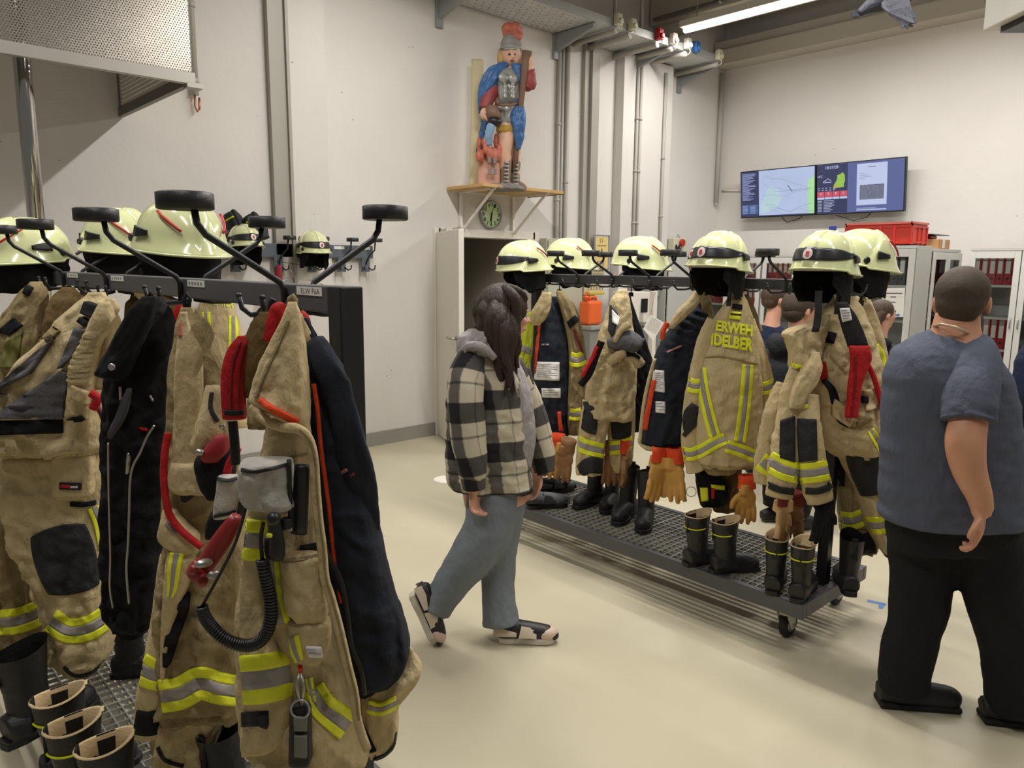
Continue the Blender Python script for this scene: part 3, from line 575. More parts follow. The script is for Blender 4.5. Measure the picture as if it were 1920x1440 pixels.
# ================================================================ screens
def screen_group():
    G = {k: mat('screen_' + k, c, .4, var=v, scale=s_, emit=e) for k, c, v, s_, e in (('navy', (44, 52, 88), .0, 1, .9), ('blue', (92, 104, 158), .05, 2, .8), ('map', (184, 198, 232), .10, 3, .85), ('green', (168, 222, 160), .08, 4, .9), ('text', (150, 164, 206), 0, 1, .9),
        ('white', (196, 206, 240), 0, 1, .85), ('grey', (120, 128, 150), .5, 40, .7), ('lime', (158, 204, 84), 0, 1, .8), ('red', (214, 84, 104), 0, 1, .8), ('orange', (236, 140, 60), 0, 1, .9), ('teal', (66, 92, 140), 0, 1, .9))}
    return G
SG = screen_group()
def screen(y0, y1, label):
    zt, zb_ = 2.92, 2.325; xt, xb = 9.06, 9.14
    o = V((xt, y0, zt)); ux = V((0, y1 - y0, 0)); vy = V((xb - xt, 0, zb_ - zt)); nn = ux.cross(vy).normalized(); nn = nn if nn.x < 0 else -nn
    r = root('wall_screen', label, 'screen', (9.1, (y0 + y1) / 2, zb_), 'wall screens')
    b = B(); c = o + ux * .5 + vy * .5 - nn * .03; b.obox(c, ux * .5, vy * .5, nn * .028); part(b, 'casing', BLKPL, r, bevel=.004)
    b = B(); c = V((9.24, (y0 + y1) / 2, 2.6)); b.obox(c, V((.06, 0, 0)), V((0, .12, 0)), V((0, 0, .1))); part(b, 'wall_mount', STEELBLK, r)
    def q(bb, u0, v0, u1, v1, lift=.001, m=0):
        vs = [bb.bm.verts.new(o + ux * u + vy * v + nn * lift) for u, v in ((u0, v0), (u1, v0), (u1, v1), (u0, v1))]; bb.face(vs, m, False)
    def pl(bb, pts, lift=.002, m=0): bb.face([bb.bm.verts.new(o + ux * u + vy * v + nn * lift) for u, v in pts], m, False)
    def tx(bb, s, u0, v0, u1, v1, lift=.003): text3(bb, s, o + ux * u0 + vy * v0, ux * (u1 - u0), vy * (v1 - v0), nn * lift, 0, .01)
    return r, q, pl, tx
r, q, pl, tx = screen(5.45, 4.425, 'left wall screen showing a pale city map beside a text list')
b = B(); q(b, .01, .02, .99, .975); part(b, 'display', SG['navy'], r)
b = B(); q(b, .26, .02, .985, .955, .002); part(b, 'map', SG['map'], r)
b = B(); pl(b, [(.4, .35), (.5, .4), (.58, .6), (.5, .8), (.3, .93), (.28, .75)], .003); part(b, 'green_area', mat('screen_palegreen', (186, 214, 222), .3, var=.08, emit=.85), r)
b = B(); pl(b, [(.9, .3), (.985, .2), (.985, .955), (.91, .955), (.9, .6)], .003); part(b, 'park_area', SG['green'], r)
b = B(); rnd = random.Random(3)
for k in range(7):
    P = [(.27 + rnd.random() * .2, .1 + rnd.random() * .8)]
    for s_ in range(6): P.append((min(.97, P[-1][0] + .1), min(.94, max(.04, P[-1][1] + rnd.uniform(-.08, .1)))))
    for (a, c) in zip(P, P[1:]): pl(b, [(a[0], a[1]), (c[0], c[1]), (c[0], c[1] + .004), (a[0], a[1] + .004)], .0035)
pl(b, [(.64, .36), (.70, .5), (.71, .49), (.65, .35)], .0036); part(b, 'roads', SG['grey'], r)
b = B()
for k in range(24): q(b, .03, .06 + k * .024, .03 + rnd.uniform(.08, .19), .072 + k * .024, .003)
part(b, 'text_lines', SG['text'], r)
b = B(); q(b, .02, .72, .25, .92, .002)
part(b, 'list_box', SG['teal'], r)
b = B()
for k in range(6): q(b, .03, .74 + k * .03, .1, .752 + k * .03, .003); q(b, .14, .74 + k * .03, .21, .752 + k * .03, .003)
part(b, 'list_lines', SG['text'], r)
r, q, pl, tx = screen(4.415, 3.39, 'right wall screen with clock, weather map and a white document page')
b = B(); q(b, .01, .02, .99, .975); part(b, 'display', SG['blue'], r)
b = B(); q(b, .012, .025, .37, .97, .002); part(b, 'dark_panel', SG['navy'], r)
b = B(); tx(b, '18:37:09', .11, .05, .26, .11); tx(b, '14°C', .015, .22, .075, .27)
for k in range(5): q(b, .02 + k * .045, .47, .04 + k * .045, .48, .003); q(b, .02 + k * .045, .51, .045 + k * .045, .52, .003)
for k in range(8): q(b, .02, .72 + k * .03, .07, .73 + k * .03, .003); q(b, .09, .72 + k * .03, .09 + rnd.uniform(.08, .13), .73 + k * .03, .003)
part(b, 'white_text', SG['white'], r)
b = B(); P = [(.1 + .045 * math.cos(a) * (1.1 if abs(math.sin(a)) < .5 else .8) + .03, .36 - .06 * abs(math.sin(a)) * (1.2 if math.cos(a) > 0 else .8)) for a in [PI * i / 12 for i in range(13)]]
for a, c in zip(P, P[1:] + P[:1]): pl(b, [a, c, (c[0], c[1] + .012), (a[0], a[1] + .012)], .0035)
part(b, 'cloud_icon', SG['white'], r)
b = B(); pl(b, [(.285, .22), (.31, .19), (.335, .24), (.34, .36), (.325, .42), (.33, .47), (.28, .48), (.245, .48), (.205, .50), (.21, .42), (.235, .36), (.25, .29), (.245, .24)], .003); part(b, 'state_map', SG['lime'], r)
b = B(); pl(b, [(.212, .44), (.24, .42), (.245, .47), (.215, .485)], .004); part(b, 'warning_area', SG['orange'], r)
b = B()
for k in range(4): q(b, .014 + k * .09, .545, .098 + k * .09, .65, .003)
part(b, 'red_cells', SG['red'], r)
b = B()
for k in range(4): tx(b, '0', .048 + k * .09, .56, .064 + k * .09, .61, .004); q(b, .014 + k * .09, .655, .098 + k * .09, .695, .003)
part(b, 'cell_digits', SG['white'], r)
b = B(); q(b, .475, .06, .81, .845, .002); q(b, .48, .9, .69, .91, .002); q(b, .475, .925, .81, .945, .002); part(b, 'document_page', SG['white'], r)
b = B(); q(b, .51, .46, .78, .74, .003)
for k in range(4): q(b, .5, .24 + k * .035, .5 + .07 + .04 * (k % 3), .246 + k * .035, .003)
q(b, .6, .12, .68, .135, .003); part(b, 'document_photo', SG['grey'], r)
b = B(); b.tube([V((9.2, 4.9, 2.32)), V((9.24, 4.85, 2.26)), V((9.25, 4.7, 2.29)), V((9.22, 4.62, 2.34))], .006, 6); solo(b, 'cable', BLKPL, 'dark cable loop dangling under the left screen', 'cable')
b = B(); b.tube([V((9.2, 4.2, 2.32)), V((9.25, 4.0, 2.25)), V((9.25, 3.85, 2.28)), V((9.2, 3.78, 2.33))], .005, 6); solo(b, 'cable', BLKPL, 'thin cable sagging under the right screen', 'cable')
b = B(); b.tube([V((9.285, 5.85, 2.72)), V((9.28, 5.5, 2.70))], .012, 8); solo(b, 'cable_duct', WHITEP, 'white cable duct running to the left screen', 'duct')
# ================================================================ cabinets and binders
CABM = mat('cabinet_light_grey', (186, 186, 182), .45, var=.02, scale=2); CABW = mat('cabinet_white_frame', (206, 206, 202), .4, var=.02)
def glass_nodes(nt, N, L, b):
    out = N['Material Output']; tr = n_(N, 'ShaderNodeBsdfTransparent'); tr.inputs[0].default_value = (.92, .94, .93, 1); gl = n_(N, 'ShaderNodeBsdfGlossy'); gl.inputs['Roughness'].default_value = .03
    fr = n_(N, 'ShaderNodeFresnel'); fr.inputs[0].default_value = 1.45; mx = n_(N, 'ShaderNodeMixShader'); L.new(fr.outputs[0], mx.inputs[0]); L.new(tr.outputs[0], mx.inputs[1]); L.new(gl.outputs[0], mx.inputs[2]); L.new(mx.outputs[0], out.inputs[0])
GLASS = node_mat('clear_glass', glass_nodes)
BINR = mat('binder_red', (168, 28, 36), .45, var=.05); BING = mat('binder_grey', (70, 72, 74), .5); BINP = mat('binder_pale_red', (188, 110, 100), .5)
ORD = 'first second third fourth fifth sixth seventh eighth ninth tenth eleventh twelfth'.split()
def cabinet(o, ux, uy, w, d, h, shelves, label, doors=2, solid=False):
    """o: front left floor corner as seen from the front; ux along the front to the right, uy into the cabinet."""
    o = V(o); Z = V((0, 0, 1)); r = root('filing_cabinet', label, 'cabinet', o + ux * w * .5 + uy * d * .5, 'steel filing cabinets')
    P = lambda a, c, z: o + ux * a + uy * c + Z * z
    b = B(); t = .015
    def bb(a0, a1, c0, c1, z0, z1): b.obox(P((a0 + a1) / 2, (c0 + c1) / 2, (z0 + z1) / 2), ux * (a1 - a0) / 2, uy * (c1 - c0) / 2, Z * (z1 - z0) / 2)
    bb(0, t, 0.02, d, 0, h); bb(w - t, w, .02, d, 0, h); bb(t, w - t, d - .01, d, .05, h); bb(0, w, .0, d, h - .03, h); bb(t, w - t, .02, d, .03, .08); part(b, 'carcass', CABM, r, bevel=.003)
    for z in shelves:
        b = B(); bb(t, w - t, .04, d - .012, z - .025, z); part(b, 'shelf', CABW, r)
    dw = w / doors
    for k in range(doors):
        a0, a1 = k * dw + .004, (k + 1) * dw - .004; f = .055
        b = B()
        if solid: bb(a0, a1, -.018, 0, .05, h - .035); dd = part(b, 'door', CABM, r, bevel=.003)
        else:
            bb(a0, a0 + f, -.018, .0, .05, h - .035); bb(a1 - f, a1, -.018, .0, .05, h - .035); bb(a0 + f, a1 - f, -.018, 0, h - .105, h - .035); bb(a0 + f, a1 - f, -.018, 0, .05, .17); dd = part(b, 'door', CABW, r, bevel=.003)
            b = B(); bb(a0 + f, a1 - f, -.011, -.008, .17, h - .105); part(b, 'glass_pane', GLASS, dd)
        b = B(); a = a1 - .03 if k == 0 else a0 + .03; b.tube([P(a, -.022, h * .58), P(a, -.035, h * .58), P(a, -.035, h * .58 + .1), P(a, -.022, h * .58 + .1)], .006, 6); part(b, 'handle', ZINC, dd)
    return r, P
def binder(P, a, z, label, group, col=None, w=.066, ux=None, uy=None, hh=.315, half=False):
    """Lever-arch binder, spine to the front: coloured body, white label above, finger hole below."""
    b = B(); Z = V((0, 0, 1)); d0, d1 = .05, .33; c = P(a + w / 2, (d0 + d1) / 2, z + hh / 2 + .001); b.obox(c, ux * w * .48, uy * (d1 - d0) / 2, Z * hh / 2, 0)
    f = P(a + w / 2, d0 - .001, z); b.obox(f + Z * hh * .66, ux * w * .30, uy * .0008, Z * hh * .30, 1); b.obox(f + Z * hh * .86, ux * w * .30, uy * .0012, Z * hh * .10, 3)
    b.lathe(f + Z * hh * .2, [(.012, 0), (.012, -.002)], 12, 2, axis=(ux, Z, uy)); return solo(b, 'binder', [col or BINR, LABELM, BLKINK, mat('label_grey', (150, 146, 142), .6)], label, 'binder', group)
NY, PX = V((0, -1, 0)), V((1, 0, 0))
SHZ = [1.53, 1.205, .88, .555, .23]
rC, PC = cabinet((8.74, 2.56, 0), NY, PX, .92, .45, 1.90, SHZ, 'light grey glazed cabinet full of red binders at the right edge')
def fill(P, ux, uy, a0, n, z, where, pitch=.069, cols=None, gname=None):
    for k in range(n): binder(P, a0 + k * pitch, z, '%s binder from left %s' % (ORD[k], where), gname or ('binders ' + where), (cols or {}).get(k), ux=ux, uy=uy)
fill(PC, NY, PX, .03, 6, SHZ[0], 'on the top shelf of the right-edge cabinet', cols={})
fill(PC, NY, PX, .06, 1, SHZ[1], 'alone on the second shelf of the right-edge cabinet')
fill(PC, NY, PX, .03, 6, SHZ[2], 'on the third shelf of the right-edge cabinet')
fill(PC, NY, PX, .03, 6, SHZ[3], 'on the fourth shelf of the right-edge cabinet')
fill(PC, NY, PX, .03, 6, SHZ[4], 'on the lowest shelf of the right-edge cabinet')
XP, YP = V((1, 0, 0)), V((0, 1, 0))
rB, PB = cabinet((7.92, 2.64, 0), XP, YP, .80, .40, 1.88, SHZ, 'glazed cabinet at right angles to its neighbours in the corner niche')
fill(PB, XP, YP, .05, 4, SHZ[0], 'on the top shelf of the niche cabinet'); fill(PB, XP, YP, .47, 2, SHZ[0], 'behind the right door of the niche cabinet')
fill(PB, XP, YP, .05, 4, SHZ[1], 'on the second shelf of the niche cabinet')
rA, PA = cabinet((7.5, 3.56, 0), NY, PX, .92, .40, 1.90, SHZ, 'light grey glazed cabinet carrying the red crate')
fill(PA, NY, PX, .55, 4, SHZ[0], 'on the top shelf of the cabinet under the red crate', cols={0: BINP, 2: BING, 3: BING}); fill(PA, NY, PX, .05, 5, SHZ[0], 'behind the left door under the red crate')
for i, (yy, wd) in enumerate(((5.84, .92), (4.90, .92))):
    nm = ('left', 'right')[i]
    rw, PW = cabinet((8.80, yy, 0), NY, PX, wd, .42, 1.84, SHZ, '%s one of two glazed cabinets below the screens' % nm)
    for s_, w_ in ((0, 'top'), (1, 'second')): fill(PW, NY, PX, .04, 5, SHZ[s_] - .02, 'in the %s row, left door, %s cabinet below the screens' % (w_, nm)); fill(PW, NY, PX, .52, 5, SHZ[s_] - .02, 'in the %s row, right door, %s cabinet below the screens' % (w_, nm))
cabinet((7.62, 5.50, 0), XP, YP, .44, .38, 1.84, [1.2], 'narrow plain grey locker beside the white pilaster', 1, True)
# things on the cabinets
cr = root('plastic_crate', 'red plastic transport crate on top of the grey cabinet', 'crate', (7.72, 3.05, 1.90))
c0 = V((7.56, 2.715, 1.901)); c1 = V((7.93, 3.34, 2.115)); t = .012
b = B(); b.box(c0, (c1.x, c1.y, c0.z + t)); b.box(c0, (c0.x + t, c1.y, c1.z)); b.box((c1.x - t, c0.y, c0.z), c1); b.box(c0, (c1.x, c0.y + t, c1.z)); b.box((c0.x, c1.y - t, c0.z), c1); part(b, 'body', mat('red_crate_plastic', (204, 58, 44), .45, var=.04), cr)
b = B()
for y in (2.715, 2.87, 3.0, 3.16, 3.335): b.box((c0.x - .012, y - .008, c0.z + .01), (c0.x, y + .008, c1.z - .03))
for x in (7.56, 7.70, 7.8, 7.925): b.box((x - .006, c0.y - .012, c0.z + .01), (x + .006, c0.y, c1.z - .03))
for z in (c0.z + .03, c1.z - .04): b.box((c0.x - .011, c0.y, z - .006), (c0.x, c1.y, z + .006)); b.box((c0.x, c0.y - .011, z - .006), (c1.x, c0.y, z + .006))
part(b, 'ribs', mat('red_crate_plastic'  , (204, 58, 44)), cr)
b = B(); b.box((c0.x - .015, c0.y - .015, c1.z - .012), (c1.x + .01, c0.y + .012, c1.z + .006)).box((c0.x - .015, c1.y - .012, c1.z - .012), (c1.x + .01, c1.y + .01, c1.z + .006)).box((c0.x - .015, c0.y, c1.z - .012), (c0.x + .012, c1.y, c1.z + .006)).box((c1.x - .012, c0.y, c1.z - .012), (c1.x + .012, c1.y, c1.z + .006)); part(b, 'rim', mat('crate_rim', (214, 108, 96), .45), cr)
b = B(); b.box((7.70, c0.y - .002, 2.055), (7.79, c0.y + .002, 2.085)); part(b, 'handle_opening', BLKPL, cr)
bx = root('cardboard_box', 'small cardboard box with white label right of the red crate', 'box', (8.3, 2.8, 1.88))
CARD = mat('cardboard', (186, 142, 96), .8, var=.06)
b = B(); b.box((8.13, 2.67, 1.882), (8.46, 2.92, 1.975)); part(b, 'carton', CARD, bx, bevel=.003)
b = B(); b.box((8.25, 2.667, 1.89), (8.31, 2.67, 1.975)); part(b, 'label', LABELM, bx)
tl = root('folded_tripod', 'folded tool with dark flat blade lying on the cardboard box', 'tool', (8.3, 2.79, 1.976))
b = B(); b.lathe((8.24, 2.78, 1.998), [(.02, -.07), (.022, -.04), (.022, .1), (.018, .12)], 12, axis='x'); part(b, 'body', mat('dark_red_plastic', (130, 40, 34), .4), tl)
b = B(); b.box((8.08, 2.72, 2.02), (8.58, 2.82, 2.026)); part(b, 'blade', BLKPL, tl); b = B(); b.tube([V((8.28, 2.78, 2.0)), V((8.28, 2.78, 2.022))], .012, 8); part(b, 'post', ZINC, tl)
sb = root('spray_bottle', 'white spray bottle with blue trigger standing behind the helmets', 'bottle', onX(1558, 470, 8.95) * 1)
q0 = onX(1558, 452, 8.95)
b = B(); b.lathe((q0.x, q0.y, 1.84), [(.04, .001), (.04, .2), (.022, .25), (.015, .29)], 16); part(b, 'bottle', WHP, sb)
b = B(); b.box((q0.x - .02, q0.y - .05, 2.13), (q0.x + .02, q0.y + .03, 2.175)); b.box((q0.x - .006, q0.y - .048, 2.07), (q0.x + .006, q0.y - .033, 2.135)); part(b, 'trigger', mat('deep_blue_plastic', (54, 60, 150), .4), sb, bevel=.004)
# poster on the glass of cabinet A
pz = [onX(x, y, 7.475) for x, y in ((1655, 540), (1697, 540), (1694, 594), (1652, 595))]
r = root('notice_sheet', 'white printed sheet with a blue arrow taped to the cabinet glass', 'notice', pz[3])
b = B(); b.prism(pz, V((.002, 0, 0))); part(b, 'sheet', PAPER, r)
b = B(); ux = pz[1] - pz[0]; vy = pz[3] - pz[0]
for v in (.16, .28, .46, .8):
    w = .8 if v < .2 else .25; o = pz[0] + ux * (.5 - w / 2) + vy * v + V((-.002, 0, 0)); b.face([b.bm.verts.new(p) for p in (o, o + ux * w, o + ux * w + vy * .04, o + vy * .04)], 0, False)
part(b, 'print', INK, r)
b = B(); o = pz[0] + V((-.002, 0, 0)); b.face([b.bm.verts.new(o + ux * u + vy * v) for u, v in ((.55, .88), (.75, .88), (.75, .84), (.86, .91), (.75, .98), (.75, .94), (.55, .94))], 0, False); part(b, 'blue_arrow', mat('blue_print', (90, 120, 190), .6), r)
# ================================================================ things along the left wall, right of the door
GRN = mat('pale_green_grey', (178, 178, 160), .5, var=.02)
r = root('tool_locker', 'tall pale green-grey locker right of the doorway', 'locker', (6.12, 5.85, 0))
b = B(); b.box((5.82, 5.80, .02), (6.42, 5.9, 1.98)); part(b, 'body', GRN, r, bevel=.006)
b = B(); b.box((5.84, 5.782, .06), (6.40, 5.798, 1.96)); dd = part(b, 'door', GRN, r, bevel=.004)
b = B(); b.box((5.90, 5.778, 1.80), (6.02, 5.781, 1.92)); part(b, 'sticker', LABELM, dd); b = B(); b.box((5.90, 5.775, 1.895), (6.02, 5.778, 1.915)); part(b, 'sticker_heading', mat('red_print', (190, 70, 70), .6), dd)
b = B(); b.tube([V((6.34, 5.782, 1.0)), V((6.34, 5.755, 1.0)), V((6.34, 5.755, 1.12)), V((6.34, 5.782, 1.12))], .008, 6); part(b, 'handle', ZINC, dd)
YLB = mat('yellow_board', (214, 190, 126), .6, var=.03)
def wallq(x0, y0, x1, y1, Y, thick, m, b=None, mi=0):
    b = b or B(); a = onY(x0, y0, Y); c = onY(x1, y1, Y); b.box((a.x, Y - thick, c.z), (c.x, Y, a.z), mi); return b
r = root('sign_board', 'yellow sign in a grey frame behind the helmets', 'sign', onY(1127, 500, 5.76))
b = B(); a = onY(1115, 441, 5.78); c = onY(1140, 505, 5.78)
b.tube([V((a.x, 5.78, c.z)), V((a.x, 5.78, a.z)), V((c.x, 5.78, a.z)), V((c.x, 5.78, c.z)), V((a.x, 5.78, c.z))], .014, 8); part(b, 'frame', mat('blue_grey_frame', (120, 124, 140), .4), r)
b = B(); b.box((a.x + .012, 5.776, c.z), (c.x - .012, 5.786, a.z - .012)); part(b, 'panel', YLB, r)
b = B(); w = c.x - a.x
text3(b, 'U', V((a.x + w * .35, 5.775, a.z - .03)), V((w * .22, 0, 0)), V((0, 0, -.05)), V((0, 0, 0)), 0, .01); b.box((a.x + w * .2, 5.774, a.z - .12), (c.x - w * .2, 5.775, a.z - .11)); b.box((a.x + w * .45, 5.774, a.z - .19), (c.x - w * .45, 5.775, a.z - .15)); part(b, 'print', mat('brown_print', (120, 100, 60), .6), r)
r = root('key_board', 'yellow key board with rows of hooks behind the coat rail', 'key board', onY(1113, 552, 5.8))
a = onY(1096, 482, 5.8); c = onY(1130, 552, 5.8)
b = B(); b.box((a.x, 5.79, c.z), (c.x, 5.81, a.z)); part(b, 'board', mat('cream_board', (218, 204, 160), .6), r)
b = B()
for i in range(5):
    for j in range(6): p = V((a.x + (c.x - a.x) * (j + .8) / 6.6, 5.79, a.z - .05 - i * (a.z - c.z - .08) / 5)); b.tube([p, p + V((0, -.03, 0)), p + V((0, -.03, .012))], .004, 5); b.obox(p + V((0, -.02, -.025)), V((.006, 0, 0)), V((0, .002, 0)), V((0, 0, .02)))
part(b, 'key_hooks', INK, r)
b = B(); b.box((a.x + .03, 5.74, c.z + .0), (c.x - .03, 5.79, c.z + .03)); part(b, 'tray', mat('yellow_plastic', (190, 170, 60), .5), r, bevel=.006)
wt = root('work_table', 'grey steel work table along the wall under the key board', 'table', (6.95, 5.7, 0)); JP = onY(1107, 609, 5.62); TZ = JP.z
b = B(); b.box((JP.x - .17, 5.46, TZ - .04), (7.3, 5.77, TZ)); part(b, 'top', GREYP, wt, bevel=.004); b = B(); b.box((JP.x - .15, 5.49, .01), (7.28, 5.76, TZ - .04)); part(b, 'cabinet_base', mat('grey_panel', (132, 130, 126), .5), wt)
jc = root('jerrycan', 'orange jerrycan with moulded handle standing on the work table', 'canister', (JP.x, 5.62, TZ))
b = B(); cc = V((JP.x, 5.62, TZ + .003)); b.box((cc.x - .115, cc.y - .08, cc.z), (cc.x + .115, cc.y + .08, cc.z + .27)); part(b, 'body', mat('orange_plastic', (226, 102, 44), .4, var=.04), jc, bevel=.03)
b = B(); b.tube([cc + V((-.03, 0, .27)), cc + V((-.01, 0, .31)), cc + V((.07, 0, .31)), cc + V((.10, 0, .25))], .016, 10); part(b, 'handle', MATS['orange_plastic'], jc)
b = B(); b.lathe(cc + V((-.085, 0, .265)), [(.028, 0), (.028, .03), (.034, .032), (.034, .06)], 14); b.tube([cc + V((-.085, 0, .31)), cc + V((-.085, -.0, .36)), cc + V((-.06, 0, .365))], .014, 8); part(b, 'spout_cap', MATS['orange_plastic'], jc)
b = B(); b.box((6.72, 5.60, TZ), (6.82, 5.70, TZ + .12)); solo(b, 'paper_roll_holder', WHP, 'white holder standing right of the jerrycan', 'holder', bevel=.01)
mw = root('control_cabinet', 'white device housing with dark window on the work table', 'device', (7.08, 5.6, TZ))
b = B(); b.box((6.9, 5.47, TZ), (7.25, 5.76, TZ + .36)); part(b, 'housing', WHITEP, mw, bevel=.008); b = B(); b.box((7.08, 5.462, TZ + .12), (7.20, 5.47, TZ + .28)); part(b, 'dark_window', BLKPL, mw)
b = B(); b.box((7.22, 5.58, 1.32), (7.58, 5.78, 1.72)); solo(b, 'switch_box', mat('grey_box', (146, 143, 138), .5), 'grey switch box on the pilaster behind the rail', 'box', bevel=.006)
b = B(); a = onY(1224, 540, 5.3); WPX = a.x; b.box((a.x, 5.28, .0), (a.x + .07, 5.34, 1.40)); solo(b, 'white_post', WHITEP, 'white post standing behind the middle of the right rack', 'post', bevel=.004)
# paper on a string
r = root('checklist_sheet', 'tilted white checklist hanging on a string', 'paper', ph(1223, 640, 8.0))
qd = [ph(x, y, 8.0) for x, y in ((1220, 590), (1245, 605), (1225, 639), (1206, 617))]
b = B(); b.prism(qd, FH * .003); part(b, 'sheet', PAPER, r)
b = B(); ux = qd[1] - qd[0]; vy = qd[3] - qd[0]; o = qd[0] - FH * .002
for k in range(9): b.face([b.bm.verts.new(o + ux * u + vy * v) for u, v in ((.1, .1 + k * .09), (.9, .1 + k * .09), (.9, .13 + k * .09), (.1, .13 + k * .09))], 0, False)
part(b, 'print', mat('pale_print', (180, 170, 160), .6), r)
b = B(); b.tube([qd[0], (qd[0] + V((WPX + .035, 5.30, 1.39))) * .5, V((WPX + .035, 5.285, 1.395))], .003, 5); part(b, 'string', INK, r)
# emergency stop box on the far wall
r = root('switch_station', 'ivory switch box with red stop button on the far left wall', 'switch', onY(1268, 475, 5.86))
a = onY(1257, 446, 5.86); c = onY(1281, 476, 5.86)
b = B(); b.box((a.x, 5.80, c.z), (c.x, 5.9, a.z)); part(b, 'housing', IV, r, bevel=.01)
b = B(); b.lathe(((a.x + c.x) / 2, 5.80, a.z - .06), [(.04, 0), (.05, -.02), (.045, -.04)], 18, axis='y'); part(b, 'stop_button', REDM, r)
b = B(); b.tube([V(((a.x + c.x) / 2 - .04, 5.85, a.z)), V(((a.x + c.x) / 2, 5.85, a.z + .05)), V(((a.x + c.x) / 2 + .04, 5.85, a.z))], .006, 6); part(b, 'bracket_ring', STEELD, r)
kb = root('key_bunch', 'bunch of dark keys hanging below the red stop button', 'keys', onY(1272, 478, 5.78))
b = B(); rnd = random.Random(2)
for k in range(9): p = onY(1268 + rnd.uniform(0, 9), 462 + rnd.uniform(0, 16), 5.78); b.obox(p, V((.012, 0, .01)), V((0, .005, 0)), V((-.012, 0, .026)))
part(b, 'keys', BLKPL, kb)
# pinboard in the side room
r = root('pin_board', 'black pin board with paper notes inside the dark side room', 'pin board', onY(910, 548, 8.15))
a = onY(881, 496, 8.17); c = onY(962, 551, 8.17)
b = B(); b.box((a.x, 8.16, c.z), (c.x, 8.2, a.z)); part(b, 'board', mat('pin_board_black', (34, 34, 42), .8), r)
for x, y in ((882, 509), (920, 508), (900, 520)):
    b = B(); p = onY(x, y, 8.15); b.box((p.x, 8.152, p.z - .09), (p.x + .11, 8.158, p.z)); part(b, 'note', mat('note_paper', (150, 140, 128), .8), r)
b = B()
for x, y in ((888, 538), (908, 541)): b.lathe(onY(x, y, 8.15), [(.04, 0), (.04, -.004)], 16, axis='y')
part(b, 'round_badge', mat('badge_grey', (120, 122, 140), .6), r)
# ================================================================ crow hanging from the ceiling
CROW = mat('crow_black', (52, 54, 64), .65, var=.2, scale=20, bump=.3, bscale=60)
r = root('decoy_crow', 'black crow decoy with spread wing hanging below the ceiling', 'decoy', ph(1660, 8, 4.3))
b = B(); BD = 4.3
limb(b, [(1610, 25, BD, 14), (1630, 12, BD, 26), (1655, -2, BD, 46), (1690, -18, BD, 52), (1730, -34, BD, 40), (1756, -46, BD, 26)], .9); b.ball(ph(1770, -52, BD), (.055, .055, .05)); b.fuse(.01, 2); part(b, 'body', CROW, r)
b = B(); b.prism([ph(x, y, BD) for x, y in ((1597, 24), (1599, 31), (1612, 31), (1640, 12), (1632, 2))], FH * .018); part(b, 'tail', CROW, r)
def wing(pts, hd0, hd1):
    b = B(); P = [ph(x, y, hd0 + (hd1 - hd0) * k) for x, y, k in pts]; b.prism(P, FH * .012); return b
b = wing([(1650, -2, 0), (1655, 14, .1), (1664, 22, .2), (1668, 26, .25), (1673, 30, .3), (1678, 35, .4), (1684, 38, .5), (1690, 45, .6), (1691, 50, .65), (1695, 53, .7), (1696, 46, .7), (1700, 52, .75), (1704, 53, .8), (1703, 45, .8), (1709, 50, .85), (1713, 49, .9), (1708, 42, .9), (1715, 44, .95), (1719, 43, 1), (1711, 34, .9), (1718, 33, 1), (1716, 22, .9), (1708, 10, .8), (1704, -4, .6), (1690, -14, .3)], BD - .03, BD - .32); part(b, 'wing', CROW, r)
b = wing([(1665, -6, 0), (1690, -16, .1), (1680, -70, .6), (1660, -110, 1), (1640, -100, 1), (1640, -60, .6)], BD + .03, BD + .3); part(b, 'wing', CROW, r)
b = B(); b.tube([ph(1672, -12, BD), V((ph(1672, -12, BD).x, ph(1672, -12, BD).y, ZC))], .002, 5); part(b, 'string', BLKPL, r)
# second lamp housing at the upper right edge
r = root('ceiling_lamp_box', 'pale lamp housing with dark louvre at the top right edge', 'lamp', ph(1915, 10, 4.9))
a = ph(1918, 18, 4.9); b = B(); b.obox(a + RGT * .40 + V((0, 0, .16)), RGT * .34, FH * .5, V((0, 0, .14))); part(b, 'housing', HOUS, r, bevel=.01)
b = B(); b.obox(a + RGT * .42 + V((0, 0, -.0)), RGT * .30, FH * .4, V((0, 0, .02))); part(b, 'louvre', BLKPL, r)
# floor marks
b = B(); 
for q4 in (((1626, 1124), (1660, 1131), (1660, 1135), (1626, 1128)), ((1648, 1131), (1662, 1132), (1655, 1141), (1647, 1140))): b.prism([onZ(x, y, .0015) for x, y in q4], V((0, 0, -.001)))
solo(b, 'floor_tape', mat('blue_tape', (92, 132, 190), .6), 'small piece of blue tape stuck on the floor near the wheel', 'tape')
b = B(); p = onZ(838, 899, 0); b.lathe((p.x, p.y, .0), [(.105, .0005), (.105, .003)], 28); solo(b, 'floor_marker', mat('white_floor_disc', (238, 232, 222), .5), 'white round marker on the floor left of the woman', 'marker')
